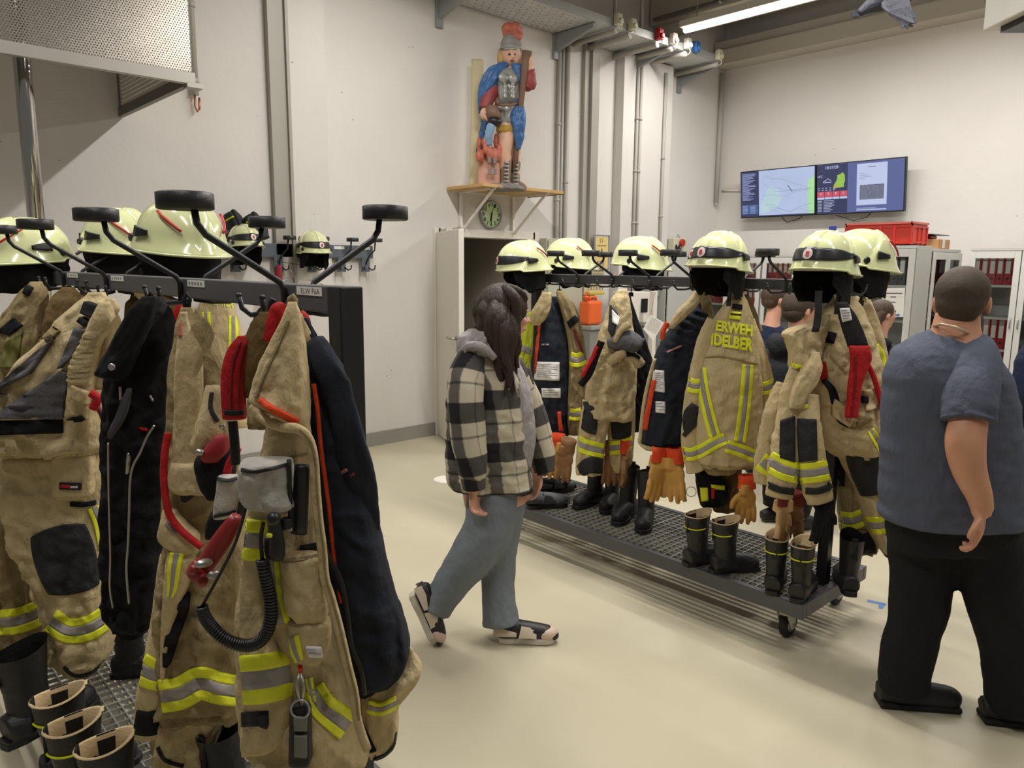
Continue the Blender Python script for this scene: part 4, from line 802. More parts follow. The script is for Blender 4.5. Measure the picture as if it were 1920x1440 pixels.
# ================================================================ trolley racks
def rack(label, X0, y0, y1, zt, stations, rise, labels=()):
    r = root('gear_trolley', label, 'trolley', (X0, (y0 + y1) / 2, 0), 'gear trolleys')
    hw, zp = .335, .22; bz = .052
    b = B(); a0, a1 = X0 - hw, X0 + hw; ya, yb = y0 - .07, y1 + .07
    b.box((a0, ya, zp - .062), (a0 + .035, yb, zp + .006)).box((a1 - .035, ya, zp - .062), (a1, yb, zp + .006)).box((a0 + .035, ya, zp - .062), (a1 - .035, ya + .035, zp + .006)).box((a0 + .035, yb - .035, zp - .062), (a1 - .035, yb, zp + .006))
    b.box((X0 - .02, ya + .035, zp - .062), (X0 + .02, yb - .035, zp - .035)); part(b, 'platform_frame', BEAMG, r, bevel=.003)
    b = B(); n = 16
    for k in range(n): x = a0 + .04 + (2 * hw - .08) * k / (n - 1); b.box((x - .0022, ya + .036, zp - .02), (x + .0022, yb - .036, zp))
    m = int((yb - ya) / .044)
    for k in range(m + 1): y = ya + .036 + (yb - ya - .072) * k / m; w = .004 if k % 8 == 0 else .002; b.box((a0 + .036, y - w, zp - .012), (a1 - .036, y + w, zp + .001))
    part(b, 'grating', GRATE, r)
    for y in (y0, y1):
        b = B(); b.box((X0 - .025, y - .0245, zp - .03), (X0 + .025, y + .0245, zt)); part(b, 'post', STEELBLK, r, bevel=.003)
    b = B(); b.box((X0 - .024, y0 + .025, zt - bz), (X0 + .024, y1 - .025, zt)); part(b, 'beam', BEAMG, r, bevel=.003)
    R = .0068
    for (ys, fr, rr) in stations:
        for s in ((-1,) if fr else ()) + ((1,) if rr else ()):
            x = X0 + s * .031; b = B()
            b.tube([V((x, ys, zt - bz - .012)), V((x, ys, zt - .012)), V((x + s * .008, ys, zt + .004)), V((x + s * .155, ys, zt + rise * .62)), V((x + s * .170, ys, zt + rise * .75)), V((x + s * .174, ys, zt + rise - .012))], R, 10)
            am = part(b, 'arm', STEELBLK, r)
            b = B(); b.lathe((x + s * .190, ys, zt + rise - .014), [(.048, 0), (.0515, .002), (.0515, .030), (.047, .032), (.044, .030), (.044, .006)], 32); part(b, 'helmet_ring', STEELBLK, am)
            for hy in (-.045, .045):
                b = B(); z = zt - bz - .006
                b.tube([V((X0 + s * .01, ys + hy * .3, z)), V((X0 + s * .04, ys + hy * .6, z - .006)), V((X0 + s * .085, ys + hy, z - .006)), V((X0 + s * .10, ys + hy * 1.15, z + .008)), V((X0 + s * .104, ys + hy * 1.25, z + .034))], .0055, 8); b.ball(V((X0 + s * .104, ys + hy * 1.25, z + .034)), .007, seg=8); part(b, 'hook', STEELBLK, r)
    for x in (a0 + .085, a1 - .085):
        for y in (ya + .12, yb - .12):
            b = B(); b.box((x - .045, y - .04, zp - .072), (x + .045, y + .04, zp - .062)); b.lathe((x, y, zp - .10), [(.028, 0), (.032, .01), (.032, .026)], 16)
            for s in (-1, 1): b.prism([V((x - .04, y + s * .026, zp - .08)), V((x + .045, y + s * .026, zp - .08)), V((x + .05, y + s * .026, .045)), V((x + .014, y + s * .026, .045))], V((0, s * .003, 0)))
            cs = part(b, 'caster', mat('caster_cream_steel', (206, 200, 184), .5, 0), r)
            b = B(); b.lathe((x + .032, y, .0625), [(.03, -.018), (.056, -.018), (.0615, -.010), (.0615, .010), (.056, .018), (.03, .018)], 28, axis='y'); w = part(b, 'wheel', RUBBER, cs)
            b = B(); b.lathe((x + .032, y, .0625), [(.006, -.034), (.010, -.030), (.010, -.022), (.034, -.021), (.036, .021), (.010, .022), (.010, .03), (.006, .034)], 20, axis='y'); part(b, 'hub', ZINC, cs)
    for (ya_, yb_, txt) in labels:                                       # stickers on the beam, left to right seen from the front
        b = B(); x = X0 - .0245; b.box((x - .0008, min(ya_, yb_), zt - .020), (x, max(ya_, yb_), zt - .003)); lb = part(b, 'name_sticker', LABELM, r)
        b = B()
        if txt: text3(b, txt, V((x - .0012, ya_ + (yb_ - ya_) * .08, zt - .006)), V((0, (yb_ - ya_) * .84, 0)), V((0, 0, -.0105)), V((0, 0, 0)), 0, .0)
        else:
            for k in range(5): c = ya_ + (yb_ - ya_) * (.12 + .17 * k); b.box((x - .0012, c - .006, zt - .015), (x - .0008, c + .004, zt - .008))
        part(b, 'sticker_print', INK, lb)
    return r
XR, XL = 3.37, .74; ZR, ZL = 1.64, 1.655
RST = [3.36, 3.06, 2.79, 2.53, 2.26, 1.99, 1.735, 1.475]; LST = [1.475, 2.09, 2.80, 3.40, 3.98]
rack('anthracite gear trolley on wheels in the middle of the hall', XR, 1.47, 3.44, ZR, [(y, True, True) for y in RST], .12)
rack('anthracite gear trolley in the left foreground, cut by the frame', XL, 1.28, 4.22, ZL, [(y, True, True) for y in LST], .155, [(1.43, 1.325, '. ELW FüA'), (2.05, 1.93, ''), (2.76, 2.62, ''), (3.36, 3.2, '')])

# ================================================================ helmets
HA, HR_, HB, HH = .150, .162, .120, .152
def hsurf(th, t, off=0.0):
    cx = math.cos(th); a = HA if cx > 0 else HR_
    ro = math.sin(t * PI / 2) ** .88; z = HH * math.cos(t * PI / 2) ** .92
    fl = max(0, (t - .84) / .16); ro *= 1 + .075 * fl ** 2 + (.09 * fl ** 2 * max(0, -cx) if cx < 0 else 0)
    x = a * cx * ro; y = HB * math.sin(th) * ro
    z -= .012 * fl * (1 if cx < .3 else .2) + .030 * (1 - cx) * .5 * t ** 3
    n = V((x / (a * a), y / (HB * HB), max(z, 0.0) / (HH * HH))); n.normalize(); o = off
    if abs(y) < .024: o += .0065 * min(1, (.024 - abs(y)) / .006) * (1 if t < .93 else max(0, (1 - t) / .07))
    e = .035 - .72 * (z - .02) - x
    if e > 0: o += .0085 * min(1, e / .007)
    return V((x, y, z)) + n * o
def t_at(z): return math.acos(max(0, min(1, (z / HH) ** (1 / .92)))) * 2 / PI
def hgrid(b, th0, th1, zf0, zf1, nu, nv, off, m=0):
    g = []; 
    for j in range(nv):
        r = []
        for i in range(nu):
            u = i / (nu - 1); v = j / (nv - 1); th = th0 + (th1 - th0) * u; z = zf0(u) + (zf1(u) - zf0(u)) * v; r.append(hsurf(th, t_at(z), off))
        g.append(r)
    nm = [[V((p.x, p.y, p.z * .6)).normalized() for p in r] for r in g]; b.shell(g, nm, .0015, m)
hp = root('firefighter_helmet', 'x', 'helmet', (0, 0, 0), 'luminescent helmets')
b = B(); NS, NR = 112, 46
rings = [[hsurf(2 * PI * k / NS, .004 + .996 * j / (NR - 1)) for k in range(NS)] for j in range(NR)]
rings += [[hsurf(2 * PI * k / NS, 1.0, -.004) + V((0, 0, -.003)) for k in range(NS)], [hsurf(2 * PI * k / NS, .93, -.008) for k in range(NS)]]
b.loft(rings, 0, True, False); b.tube([hsurf(2 * PI * k / 72, 1.0, .001) for k in range(73)], .0045, 8, cap=False); part(b, 'shell', HELM, hp)
b = B(); hgrid(b, math.radians(-94), math.radians(94), lambda u: .030 + .020 * (abs(u - .5) * 2) ** 3, lambda u: .080 - .020 * (abs(u - .5) * 2) ** 3, 60, 7, .002); bd = part(b, 'front_band', HELMD, hp)
def badge_pt(r, a, off): q = hsurf(math.atan2(r * .026 * math.cos(a), .15), t_at(.055 + r * .0215 * math.sin(a)), 0); return q + V((off + .001, 0, 0))
b = B(); b.loft([[badge_pt(r, 2 * PI * k / 24, .006) for k in range(24)] for r in (1.0, .9, .5, .02)], 0, False, True); bg = part(b, 'badge', BADGE, bd)
b = B(); q0 = hsurf(0, t_at(.055), 0) + V((.009, 0, 0)); b.obox(q0, V((.0015, 0, -.0)), V((0, .0065, 0)), V((-.003, 0, .010))); part(b, 'red_crest', REDM, bg)
for s in (-1, 1):
    b = B(); c = hsurf(s * math.radians(72), t_at(.022), .0); b.lathe(c, [(.015, -.004), (.017, .004), (.012, .012)], 14, axis=(V((1, 0, 0)), V((0, 0, 1)), V((.25, s, 0)).normalized())); part(b, 'visor_knob', BLKPL, hp)
    b = B(); a0, a1 = math.radians(88), math.radians(112); hgrid(b, s * a0, s * a1, lambda u: .030 + .006 * u, lambda u: .058 - .010 * u, 6, 5, .008); part(b, 'side_vent', BLKPL, hp)
    b = B(); g = [hsurf(s * math.radians(122 + 5.0 * k), t_at(.098 - .008 * k), .010) for k in range(7)]; b.tube(g, .0045, 6); part(b, 'red_strip', REDM, hp)
b = B(); b.lathe((-.005, 0, .0), [(.05, .05), (.09, .03), (.108, .0), (.10, -.006)], 32); part(b, 'liner', BLKPL, hp)
b = B(); b.loft([[V((HA * .97 * math.cos(a) * s_, HB * .97 * math.sin(a) * s_, z)) for a in [math.radians(-66 + 132 * k / 24) for k in range(25)]] for s_, z in ((1.0, .016), (1.03, .002), (1.0, -.014), (.97, -.014), (.985, .0), (.96, .016))], 0, closed=False); part(b, 'visor_edge', mat('visor_edge_clear', (150, 150, 140), .1, coat=.3), hp)
def neck(z1, amp, seed, a0=52, name='neck_cover', flare=1.0):
    b = B(); rg = []
    for j in range(14):
        v = j / 13; r = []
        for k in range(61):
            a = math.radians(a0 + (360 - 2 * a0) * k / 60); ed = min(1, (k + .01) / 8, (60 - k + .01) / 8); w = 1 - .06 * v + amp * v * math.sin(a * 6 + seed) + .05 * noise.noise(V((a * 2, v * 3, seed)))
            drop = (z1 * (.45 + .55 * ed) + .02 * noise.noise(V((a * 2.2, 1.7, seed)))) * v
            r.append(V((HR_ * .93 * math.cos(a) * w * (1 + (flare - 1) * v), HB * .93 * math.sin(a) * w, .012 - drop)))
        rg.append(r)
    inner = [[p * .97 + V((0, 0, .002)) for p in r] for r in reversed(rg)]; b.loft(rg + inner, 0, closed=False); return b
part(neck(.165, .045, 1), 'neck_cover', BLACKC, hp)
b = B(); b.tube([V((.02, .098, .0)), V((.03, .09, -.06)), V((.035, .085, -.17))], .010, 8, flat=.3); b.obox(V((.035, .085, -.18)), V((.014, 0, 0)), V((0, .004, 0)), V((0, 0, .012))); part(b, 'chin_strap', BLKWEB, hp)
def helmet(loc, rz, label, pitch=0, roll=0, skip=(), sc=1.0):
    c = copy_tree(hp, loc, (roll, pitch, rz), label, skip=skip); c.scale = (sc, sc, sc * (.88 if sc > 1 else 1)); return c
N0 = ('chin_strap',); RF, RB = XR - .215, XR + .205
helmet((RF, 1.475, 1.695), PI, 'pale helmet with badge at the near end of the middle trolley', skip=('visor_knob', 'red_strip'))
helmet((RF, 1.985, 1.705), PI, 'pale helmet with badge above the lettered tan jacket', skip=('visor_knob', 'red_strip'))
helmet((RF + .02, 3.375, 1.685), PI - .38, 'pale helmet with badge at the far end of the middle trolley, above the woman', pitch=.14, skip=N0 + ('visor_knob',))
pq = onX(1612, 480, 3.57); helmet((3.57, pq.y, 1.715), 2.6, 'pale helmet seen from behind next to the red crate', pitch=-.02, skip=('front_band',))
helmet((RB, 2.79, 1.71), 2.2, 'pale helmet seen from behind at the middle of the far side, strap dangling', skip=('front_band',))
helmet((RB - .02, 3.34, 1.71), 2.1, 'pale helmet seen from behind, second from the far end of the middle trolley', skip=('front_band',))
helmet((RB - .03, 2.26, 1.705), PI - .3, 'pale helmet mostly hidden behind the one above the lettered jacket', skip=N0)
LB_, LF_ = XL + .21, XL - .215
helmet((LB_, 2.78, 1.765), 1.68, 'pale helmet with red strip, largest of the left trolley', skip=N0 + ('front_band',), sc=1.14, pitch=-.04)
helmet((LB_, 3.50, 1.765), 1.94, 'pale helmet left of the largest one on the left trolley', skip=N0 + ('front_band',), sc=1.12)
helmet((.66, 3.72, 1.72), .35, 'pale helmet cut by the left picture edge', skip=N0 + ('front_band',), sc=1.12)
bpy.data.objects.remove([c for c in hp.children if c.name.startswith('chin_strap')][0]) if False else None

# ================================================================ boots
bp_ = root('firefighter_boot', 'x', 'boot', (0, 0, 0), 'tall boots with cream lining')
def bring(z, rx, ry, x0, tilt=0, n=36): return [V((x0 + rx * math.cos(2 * PI * k / n), ry * math.sin(2 * PI * k / n), z + tilt * math.cos(2 * PI * k / n) + (.5 * tilt * math.cos(4 * PI * k / n)))) for k in range(n)]
b = B(); b.loft([bring(.30, .078, .058, -.005, .012), bring(.24, .072, .055, -.005, .008), bring(.17, .062, .050, 0), bring(.11, .062, .046, .005), bring(.05, .072, .046, .01), bring(.02, .074, .046, .012)], 0, False, True); part(b, 'shaft', BOOTL, bp_)
b = B(); b.loft([bring(.302, .082, .062, -.005, .012), bring(.308, .079, .059, -.005, .012), bring(.304, .073, .053, -.005, .012), bring(.24, .067, .050, -.005, .008), bring(.15, .058, .045, 0), bring(.12, .05, .04, 0)], 0, False, True); ln_ = part(b, 'lining', CREAM, bp_)
for k0 in (7, 25):
    b = B(); b.loft([[V((p.x * f, p.y * f, p.z)) for p in bring(z, rx * 1.0, ry * 1.0, -.005, .011)[k0:k0 + 5]] for f in (.985,) for z, rx, ry in ((.309, .0755, .0555), (.26, .067, .0495), (.19, .061, .046))], 0, closed=False); part(b, 'elastic_panel', BLKWEB, ln_)
b = B(); b.ball(V((-.075, 0, .285)), (.014, .014, .022)) if False else None
limb3(b, [V((-.07, 0, .055)), V((.0, 0, .062)), V((.09, 0, .056)), V((.165, 0, .045)), V((.205, 0, .038))], [.048, .056, .052, .048, .026], .9, seg=24); b.ball(V((.15, 0, .05)), (.06, .05, .038)); b.fuse(.008, 4); part(b, 'foot', BOOTL, bp_)
def sole_pts(z): return [V((x, y * s, z)) for s, seq in ((1, ((-.085, .0), (-.08, .03), (-.03, .04), (.04, .036), (.11, .05), (.17, .047), (.21, .028))), (-1, ((.222, .0), (.21, .028), (.17, .045), (.11, .043), (.04, .032), (-.03, .038), (-.08, .03)))) for x, y in seq]
b = B(); b.prism(sole_pts(.002), V((0, 0, .026))); part(b, 'sole', RUBBER, bp_, bevel=.004)
b = B(); b.tube([p * 1.0 for p in bring(.235, .0745, .0575, -.005, .010)[8:29]], .0035, 6); part(b, 'piping', YEL, bp_)
b = B(); b.loft([[V((-.085 + .004 * k2, y, z)) for k2, (y, z) in enumerate(((-.014, .20), (-.014, .31), (.014, .31), (.014, .20)))], [V((-.079 + .004 * k2, y, z)) for k2, (y, z) in enumerate(((-.014, .20), (-.014, .31), (.014, .31), (.014, .20)))]]); part(b, 'pull_loop', BLKWEB, bp_)
b = B(); b.loft([[V((.079 - .03 * (1 - v), (.03 - .012 * v) * s, .27 + .055 * v)) for s in (-1, -.5, 0, .5, 1)] for v in (0, .4, .8, 1)] + [[V((.073 - .03 * (1 - v), (.028 - .012 * v) * s, .27 + .055 * v)) for s in (-1, -.5, 0, .5, 1)] for v in (1, .8, .4, 0)], closed=False); part(b, 'tongue', CREAM, bp_)
def boot(x, y, rz, label, group=None, z=.221, skip=(), sc=.88): c = copy_tree(bp_, (x, y, z), (0, 0, rz), label, group, skip=skip); c.scale = (sc, sc, sc); return c
NL = ('tongue', 'piping')
def bxy(px, py, z=.49): p = onZ(px, py, z); return p.x, p.y
# tall pairs on the middle trolley
x, y = bxy(1310, 962, .49); boot(x, y, -.35, 'tall black boot with cream lining, left of the pair beside the hanging glove')
x, y = bxy(1362, 974, .49); boot(x, y, -.55, 'tall black boot with cream lining, right of the pair beside the hanging glove')
x, y = bxy(1458, 1003, .49); boot(x, y, .35, 'tall black boot with cream lining, left of the pair at the trolley corner')
x, y = bxy(1507, 1016, .49); boot(x, y, .2, 'tall black boot with cream lining, right of the pair at the trolley corner')
# pair of dark laced boots
def low_boot(px, py, rz, label, grp, sc=.86, zt=.48): x, y = bxy(px, py, zt); return boot(x, y, rz, label, grp, skip=('tongue', 'piping', 'lining', 'elastic_panel'), sc=sc)
low_boot(1180, 876, 3.5, 'black laced boot without lining, left of the pair under the orange gloves', 'plain black boots', 1.02, .52)
low_boot(1214, 886, 3.7, 'black laced boot without lining, right of the pair under the orange gloves', 'plain black boots', 1.02, .52)
low_boot(1118, 862, 3.2, 'black boot standing below the grey kneed trousers, left one', 'plain black boots', .95, .5)
low_boot(1150, 866, 3.6, 'black boot standing below the grey kneed trousers, right one', 'plain black boots', .95, .5)
low_boot(1598, 1000, .6, 'black boot behind the post at the near end of the middle trolley', 'plain black boots', .9, .5)
# left foreground
x, y = bxy(112, 1300, .49); boot(x, y, -.25, 'tall black boot with cream lining, highest of the three in the bottom left corner')
x, y = bxy(140, 1352, .49); boot(x, y, -.25, 'tall black boot with cream lining, middle one of the three in the bottom left corner')
x, y = bxy(200, 1390, .49); boot(x, y, -.3, 'tall black boot with cream lining, lowest of the three in the bottom left corner')
low_boot(40, 1215, .3, 'dark boot at the left picture edge under the tan trousers', 'plain black boots', 1.0, .52)
low_boot(240, 1190, -.6, 'dark boot under the long black fleece jacket', 'plain black boots', .8, .38)
low_boot(418, 1385, .4, 'dark boot under the tan trouser leg at the bottom', 'plain black boots', .9, .45)
# ================================================================ sneakers
UPG = mat('grey_mesh_upper', (98, 100, 102), .8, var=.15)
def shoe_proto(name, cat_, up, toe, sole, over, grp):
    r = root(name, 'x', cat_, (0, 0, 0), grp)
    b = B(); limb3(b, [V((-.10, 0, .065)), V((-.05, 0, .07)), V((.02, 0, .062)), V((.09, 0, .05)), V((.15, 0, .04)), V((.178, 0, .034))], [.03, .040, .042, .042, .038, .02], .95, seg=22); limb3(b, [V((-.06, 0, .06)), V((-.062, 0, .105))], [.038, .035], 1.0, seg=18, n=8); b.fuse(.007, 4); part(b, 'upper', up, r)
    b = B(); P = [V((x * .86 - .01, y * .92, .001)) for x, y, _ in sole_pts(0)]; b.prism(P, V((0, 0, .03))); part(b, 'sole', sole, r, bevel=.006)
    b = B(); b.ball(V((.135, 0, .045)), (.056, .043, .034)); part(b, 'toe_cap', toe, r)
    for s in (-1, 1): b = B(); b.loft([[V((x, s * y, z)) for x, y, z in q] for q in (((-.105, .025, .04), (-.06, .043, .045), (.0, .046, .045)), ((-.105, .026, .075), (-.06, .045, .08), (.0, .047, .062)), ((-.10, .022, .078), (-.06, .04, .083), (.0, .044, .065)))], closed=False); part(b, 'heel_overlay', over, r)
    for s in (-1, 1): b = B(); b.loft([[V((.01, s * .047, .04)), V((.06, s * .048, .04)), V((.09, s * .046, .036))], [V((.02, s * .040, .085)), V((.06, s * .036, .078)), V((.09, s * .034, .07))], [V((.022, s * .034, .092)), V((.06, s * .03, .084)), V((.088, s * .028, .075))]], closed=False); part(b, 'side_overlay', over, r)
    b = B(); b.ball(V((.172, 0, .036)), (.022, .036, .02)); part(b, 'toe_bumper', up, r)
    b = B()
    for k in range(5): x = .015 + k * .018; z = .103 - k * .0065; b.tube([V((x, -.03, z - .012)), V((x + .006, 0, z)), V((x, .03, z - .012))], .004, 6)
    part(b, 'laces', BLKWEB, r); return r
for px, py, rz, lb in ((1012, 953, -.5, 'grey sports shoe standing at the far end of the middle trolley beside the woman'), (1030, 925, -.35, 'dark sports shoe behind the grey one at the far trolley end')):
    q = onZ(px, py, .221); g_ = shoe_proto('sports_shoe', 'shoe', UPG if py > 940 else BLACKC, mat('shoe_toe_grey', (70, 74, 76), .6), RUBBER, mat('shoe_overlay_dark', (36, 38, 40), .5), None); g_['label'] = lb; g_.location = (q.x, q.y, .221); g_.rotation_euler = (0, 0, rz)
# ================================================================ gloves
gp = root('work_glove', 'x', 'glove', (0, 0, 0), 'leather gloves')
b = B(); b.ball(V((0, 0, -.045)), (.048, .020, .055)); limb3(b, [V((0, 0, .03)), V((0, 0, -.02))], [.042, .045], .5, seg=20, n=8)
for fx, ln, sp_ in ((-.036, .068, -.010), (-.012, .080, -.003), (.012, .078, .004), (.035, .062, .012)): limb3(b, [V((fx, 0, -.075)), V((fx + sp_ * .5, -.004, -.085 - ln * .5)), V((fx + sp_, .004, -.09 - ln))], [.0135, .0125, .010], .95, seg=12)
limb3(b, [V((.036, 0, -.03)), V((.062, -.008, -.058)), V((.070, -.012, -.09))], [.016, .014, .011], .95, seg=12); b.fuse(.0055, 3); part(b, 'hand', LEATHER, gp)
b = B(); b.loft([[V((rx * math.cos(2 * PI * k / 28) * (1 + .04 * math.sin(5 * k)), ry * math.sin(2 * PI * k / 28), z)) for k in range(28)] for rx, ry, z in ((.043, .022, .005), (.040, .022, .035), (.044, .026, .07), (.040, .022, .07), (.036, .018, .03))], 0, False, False); part(b, 'cuff', ORANGEC, gp)
def glove(px, py, hd, rz, label, hand=None, cuff=None, tilt=0, mir=1, sc=1.0):
    p = ph(px, py, hd); c = copy_tree(gp, p, (0, tilt, rz), label); c.scale = (mir * sc, sc, sc)
    for ch in c.children:
        m = hand if ch.name.startswith('hand') else cuff
        if m: ch.data = ch.data.copy(); ch.data.materials[0] = m
    return c
A0 = YAW - PI / 2
glove(1236, 868, 3.72, A0 + .5, 'left one of the orange-cuffed leather gloves under the ribbed navy jacket', sc=1.22, tilt=.12)
glove(1264, 870, 3.70, A0 - .6, 'right one of the orange-cuffed leather gloves under the ribbed navy jacket', sc=1.22, tilt=-.05, mir=-1)
glove(1400, 918, 3.52, A0, 'flat hanging yellow leather glove under the lettered tan jacket', cuff=ORANGEC, sc=1.05, mir=-1)
glove(1468, 950, 3.28, A0 + .9, 'pale leather glove with dark red cuff dropping into the tall boot', hand=mat('pale_leather', (206, 168, 118), .7, var=.2, scale=12), cuff=mat('dark_red_cuff', (126, 40, 34), .7), sc=1.12, tilt=.1)
glove(1490, 948, 3.34, A0 - .7, 'brown leather glove behind the pale one over the tall boot', hand=LEATHB, cuff=MATS['dark_red_cuff'], sc=1.0, mir=-1)
glove(1545, 945, 3.12, A0 + .5, 'black glove hanging under the bundled tan jacket sleeves', hand=BLACKC, cuff=BLACKC, sc=1.05, tilt=.1)
glove(1042, 838, 4.45, A0 + .3, 'yellow-brown glove with orange cuff left of the grey kneed trousers', hand=LEATHER, sc=1.2, tilt=.1)
glove(1062, 846, 4.42, A0 - .5, 'brown glove hanging beside the grey kneed trousers', hand=LEATHB, cuff=LEATHB, sc=1.2, mir=-1, tilt=.2)
glove(1148, 852, 4.25, A0, 'brown glove with spread fingers behind the grey kneed trousers', hand=LEATHB, cuff=LEATHB, sc=1.15)
glove(1172, 850, 4.2, A0 + 1.2, 'brown glove with orange cuff right of the grey kneed trousers', hand=LEATHB, cuff=ORANGEC, sc=1.2, mir=-1)
# ================================================================ turnout gear
def piece(r, name, rows, hd, th, m, **k):
    lb = k.pop('label', None); b = B(); cloth(b, rows, hd, th, **k); bv = b.bvh(); o = part(b, name, m, r, lb); return o, bv
def sleeve(r, name, path, m, tr=.8, fold=.14, seed=0, label=None):
    b = B(); limb(b, path, tr, fold=fold, seed=seed, seg=32); bv = b.bvh(); o = part(b, name, m, r, label); return o, bv
def groot(name, label, cat_, x, y, hd, group=None): return root(name, label, cat_, ph(x, y, hd), group)
def loop(r, pts, hd, rad=.004, m=None, name='hanging_loop'):
    b = B(); b.tube([ph(x, y, hd) for x, y in pts], rad, 8); return part(b, name, m or BLKWEB, r)
def pipe(r, pts, hd, rad, m, name, seg=10):
    P = [ph(p[0], p[1], hd + (p[2] if len(p) > 2 else 0)) for p in pts]; K = len(P) - 1; b = B(); b.tube([cat(P, K * i / (6 * K)) for i in range(6 * K + 1)], rad, seg); return part(b, name, m, r)
def write(parent, bv, text, quad, m, name='lettering', off=.006, bold=.03):
    b = B(); text_on(b, bv, text, quad, off, 0, bold); return part(b, name, m, parent, recalc=False)
def printed_label(parent, bv, q, lines=6, m=None, name='label'):
    l = panel(parent, bv, q, m or LABELM, name, .005); b = B(); (a, c, d, e) = q
    mixp = lambda u, v: tuple((a[i] * (1 - u) + c[i] * u) * (1 - v) + (e[i] * (1 - u) + d[i] * u) * v for i in (0, 1))
    for k in range(lines):
        v = .12 + .78 * k / lines; u1 = .9 - .25 * ((k * 7) % 3 == 0); patch(b, bv, (mixp(.1, v), mixp(u1, v), mixp(u1, v + .28 / lines), mixp(.1, v + .28 / lines)), .0065)
    part(b, 'print', mat('pale_ink', (168, 166, 166), .7), l); return l

# ---------------------------------------------------------------- left trolley: big open jacket at the near end
h = 1.325
r = groot('turnout_jacket', 'tan firefighter jacket hanging open with dark navy lining, nearest on the left trolley', 'jacket', 610, 1425, h, 'turnout jackets on the left trolley')
nav, nb = piece(r, 'lining', [(596, 553, 578), (625, 558, 592), (660, 564, 606), (700, 568, 622), (735, 572, 642), (790, 575, 654), (850, 580, 672), (910, 586, 690), (980, 595, 706), (1050, 604, 722), (1120, 612, 742), (1180, 622, 760), (1225, 640, 768), (1262, 660, 752), (1300, 672, 712)], h + .035, .045, NAVY, fold=.014, seed=1, lam=.12)
slv, sb_ = sleeve(r, 'lining_sleeve', [(590, 640, h + .02, 40), (612, 690, h, 58), (634, 740, h, 56), (650, 800, h, 56), (664, 870, h + .01, 62), (680, 950, h + .03, 60), (692, 1010, h + .05, 40)], NAVY, fold=.22, seed=4)
write(slv, sb_, 'X', ((655, 891), (664, 885), (666, 890), (657, 896)), ORANGEC, 'orange_logo', bold=0)
tape(slv, sb_, [(623, 894, 6), (637, 888, 6), (651, 880, 6)], mat('logo_grey_red', (150, 96, 92), .6), 'logo', .004)
tail, tb = piece(r, 'rear_hem', [(1215, 758, 772), (1240, 742, 785), (1262, 700, 790), (1290, 676, 772), (1320, 676, 748), (1360, 680, 746), (1395, 686, 742), (1418, 695, 722)], h + .05, .04, TAN, fold=.014, seed=2)
stripe(tail, tb, [(690, 1322, 24), (715, 1327, 24), (746, 1314, 22)]); tape(tail, tb, [(745, 1372, 5), (740, 1396, 5), (722, 1415, 5), (700, 1424, 5)], BLKWEB, 'hem_piping')
tape(tail, tb, [(664, 1330, 12), (676, 1370, 22), (690, 1412, 34)], BLACKC, 'black_lining_edge')
pan, pb = piece(r, 'front_panel', [(782, 505, 555), (805, 500, 580), (830, 497, 588), (870, 486, 592), (920, 478, 596), (970, 470, 603), (1030, 463, 612), (1100, 458, 622), (1160, 455, 632), (1230, 455, 648), (1300, 455, 664), (1360, 462, 674), (1395, 480, 684), (1424, 560, 690)], h, .075, TAN, fold=.016, seed=3, lam=.11)
str_, stb = piece(r, 'front_strip', [(950, 466, 512), (1000, 462, 504), (1080, 453, 494), (1150, 452, 500), (1200, 454, 520), (1225, 455, 546), (1300, 456, 552), (1360, 455, 550), (1395, 454, 520), (1416, 453, 472)], h - .07, .03, TAN, fold=.008, seed=5)
stripe(str_, stb, [(454, 1274, 90), (500, 1270, 90), (552, 1258, 86)]); stripe(str_, stb, [(458, 1010, 76), (490, 1012, 76), (522, 1013, 74)])
tape(str_, stb, [(453, 1348, 26), (480, 1347, 26), (504, 1346, 26)], BLKWEB, 'black_tab'); panel(str_, stb, ((484, 1338), (504, 1337), (504, 1364), (488, 1358)), DKGREY, 'tab_end', .008, .3)
stripe(pan, pb, [(511, 1000, 28), (512, 1050, 30), (518, 1110, 32), (530, 1165, 38)], off=.012); stripe(pan, pb, [(556, 1158, 34), (566, 1190, 28), (570, 1215, 22), (562, 1240, 14)])
stripe(pan, pb, [(586, 1290, 46), (606, 1322, 50), (630, 1342, 54), (655, 1360, 58)]); stripe(pan, pb, [(580, 1270, 14), (586, 1300, 12), (592, 1325, 10)])
pk, pkb = piece(r, 'chest_pocket', [(1040, 528, 600), (1070, 530, 606), (1110, 536, 612), (1140, 544, 616), (1163, 560, 612)], h - .085, .03, TAN, fold=.012, seed=6); tape(pk, pkb, [(530, 1050, 4), (562, 1048, 4), (600, 1040, 4)], TAN_D, 'pocket_seam')
pf, pfb = piece(r, 'lower_flap', [(1160, 540, 618), (1190, 545, 620), (1215, 548, 617), (1232, 556, 610), (1242, 562, 600)], h - .09, .022, TAN, fold=.006, seed=7)
stripe(pf, pfb, [(548, 1193, 24), (556, 1222, 22), (563, 1237, 16)]); printed_label(pf, pfb, ((574, 1211), (603, 1212), (607, 1231), (580, 1230)), 2, None, 'small_label')
col, cb = piece(r, 'collar', [(566, 540, 556), (585, 534, 562), (610, 524, 566), (640, 508, 570), (680, 490, 573), (720, 478, 576), (752, 474, 578), (775, 510, 580), (795, 545, 580), (812, 572, 584)], h - .05, .05, TAN, fold=.014, seed=8, lam=.1)
tape(col, cb, [(541, 600, 5), (520, 650, 5), (497, 700, 5), (480, 745, 5)], TAN_D, 'collar_seam')
tape(pan, cb, [(488, 748, 10), (510, 765, 12), (535, 778, 12), (560, 792, 14)], ORANGEC, 'orange_facing', .008)
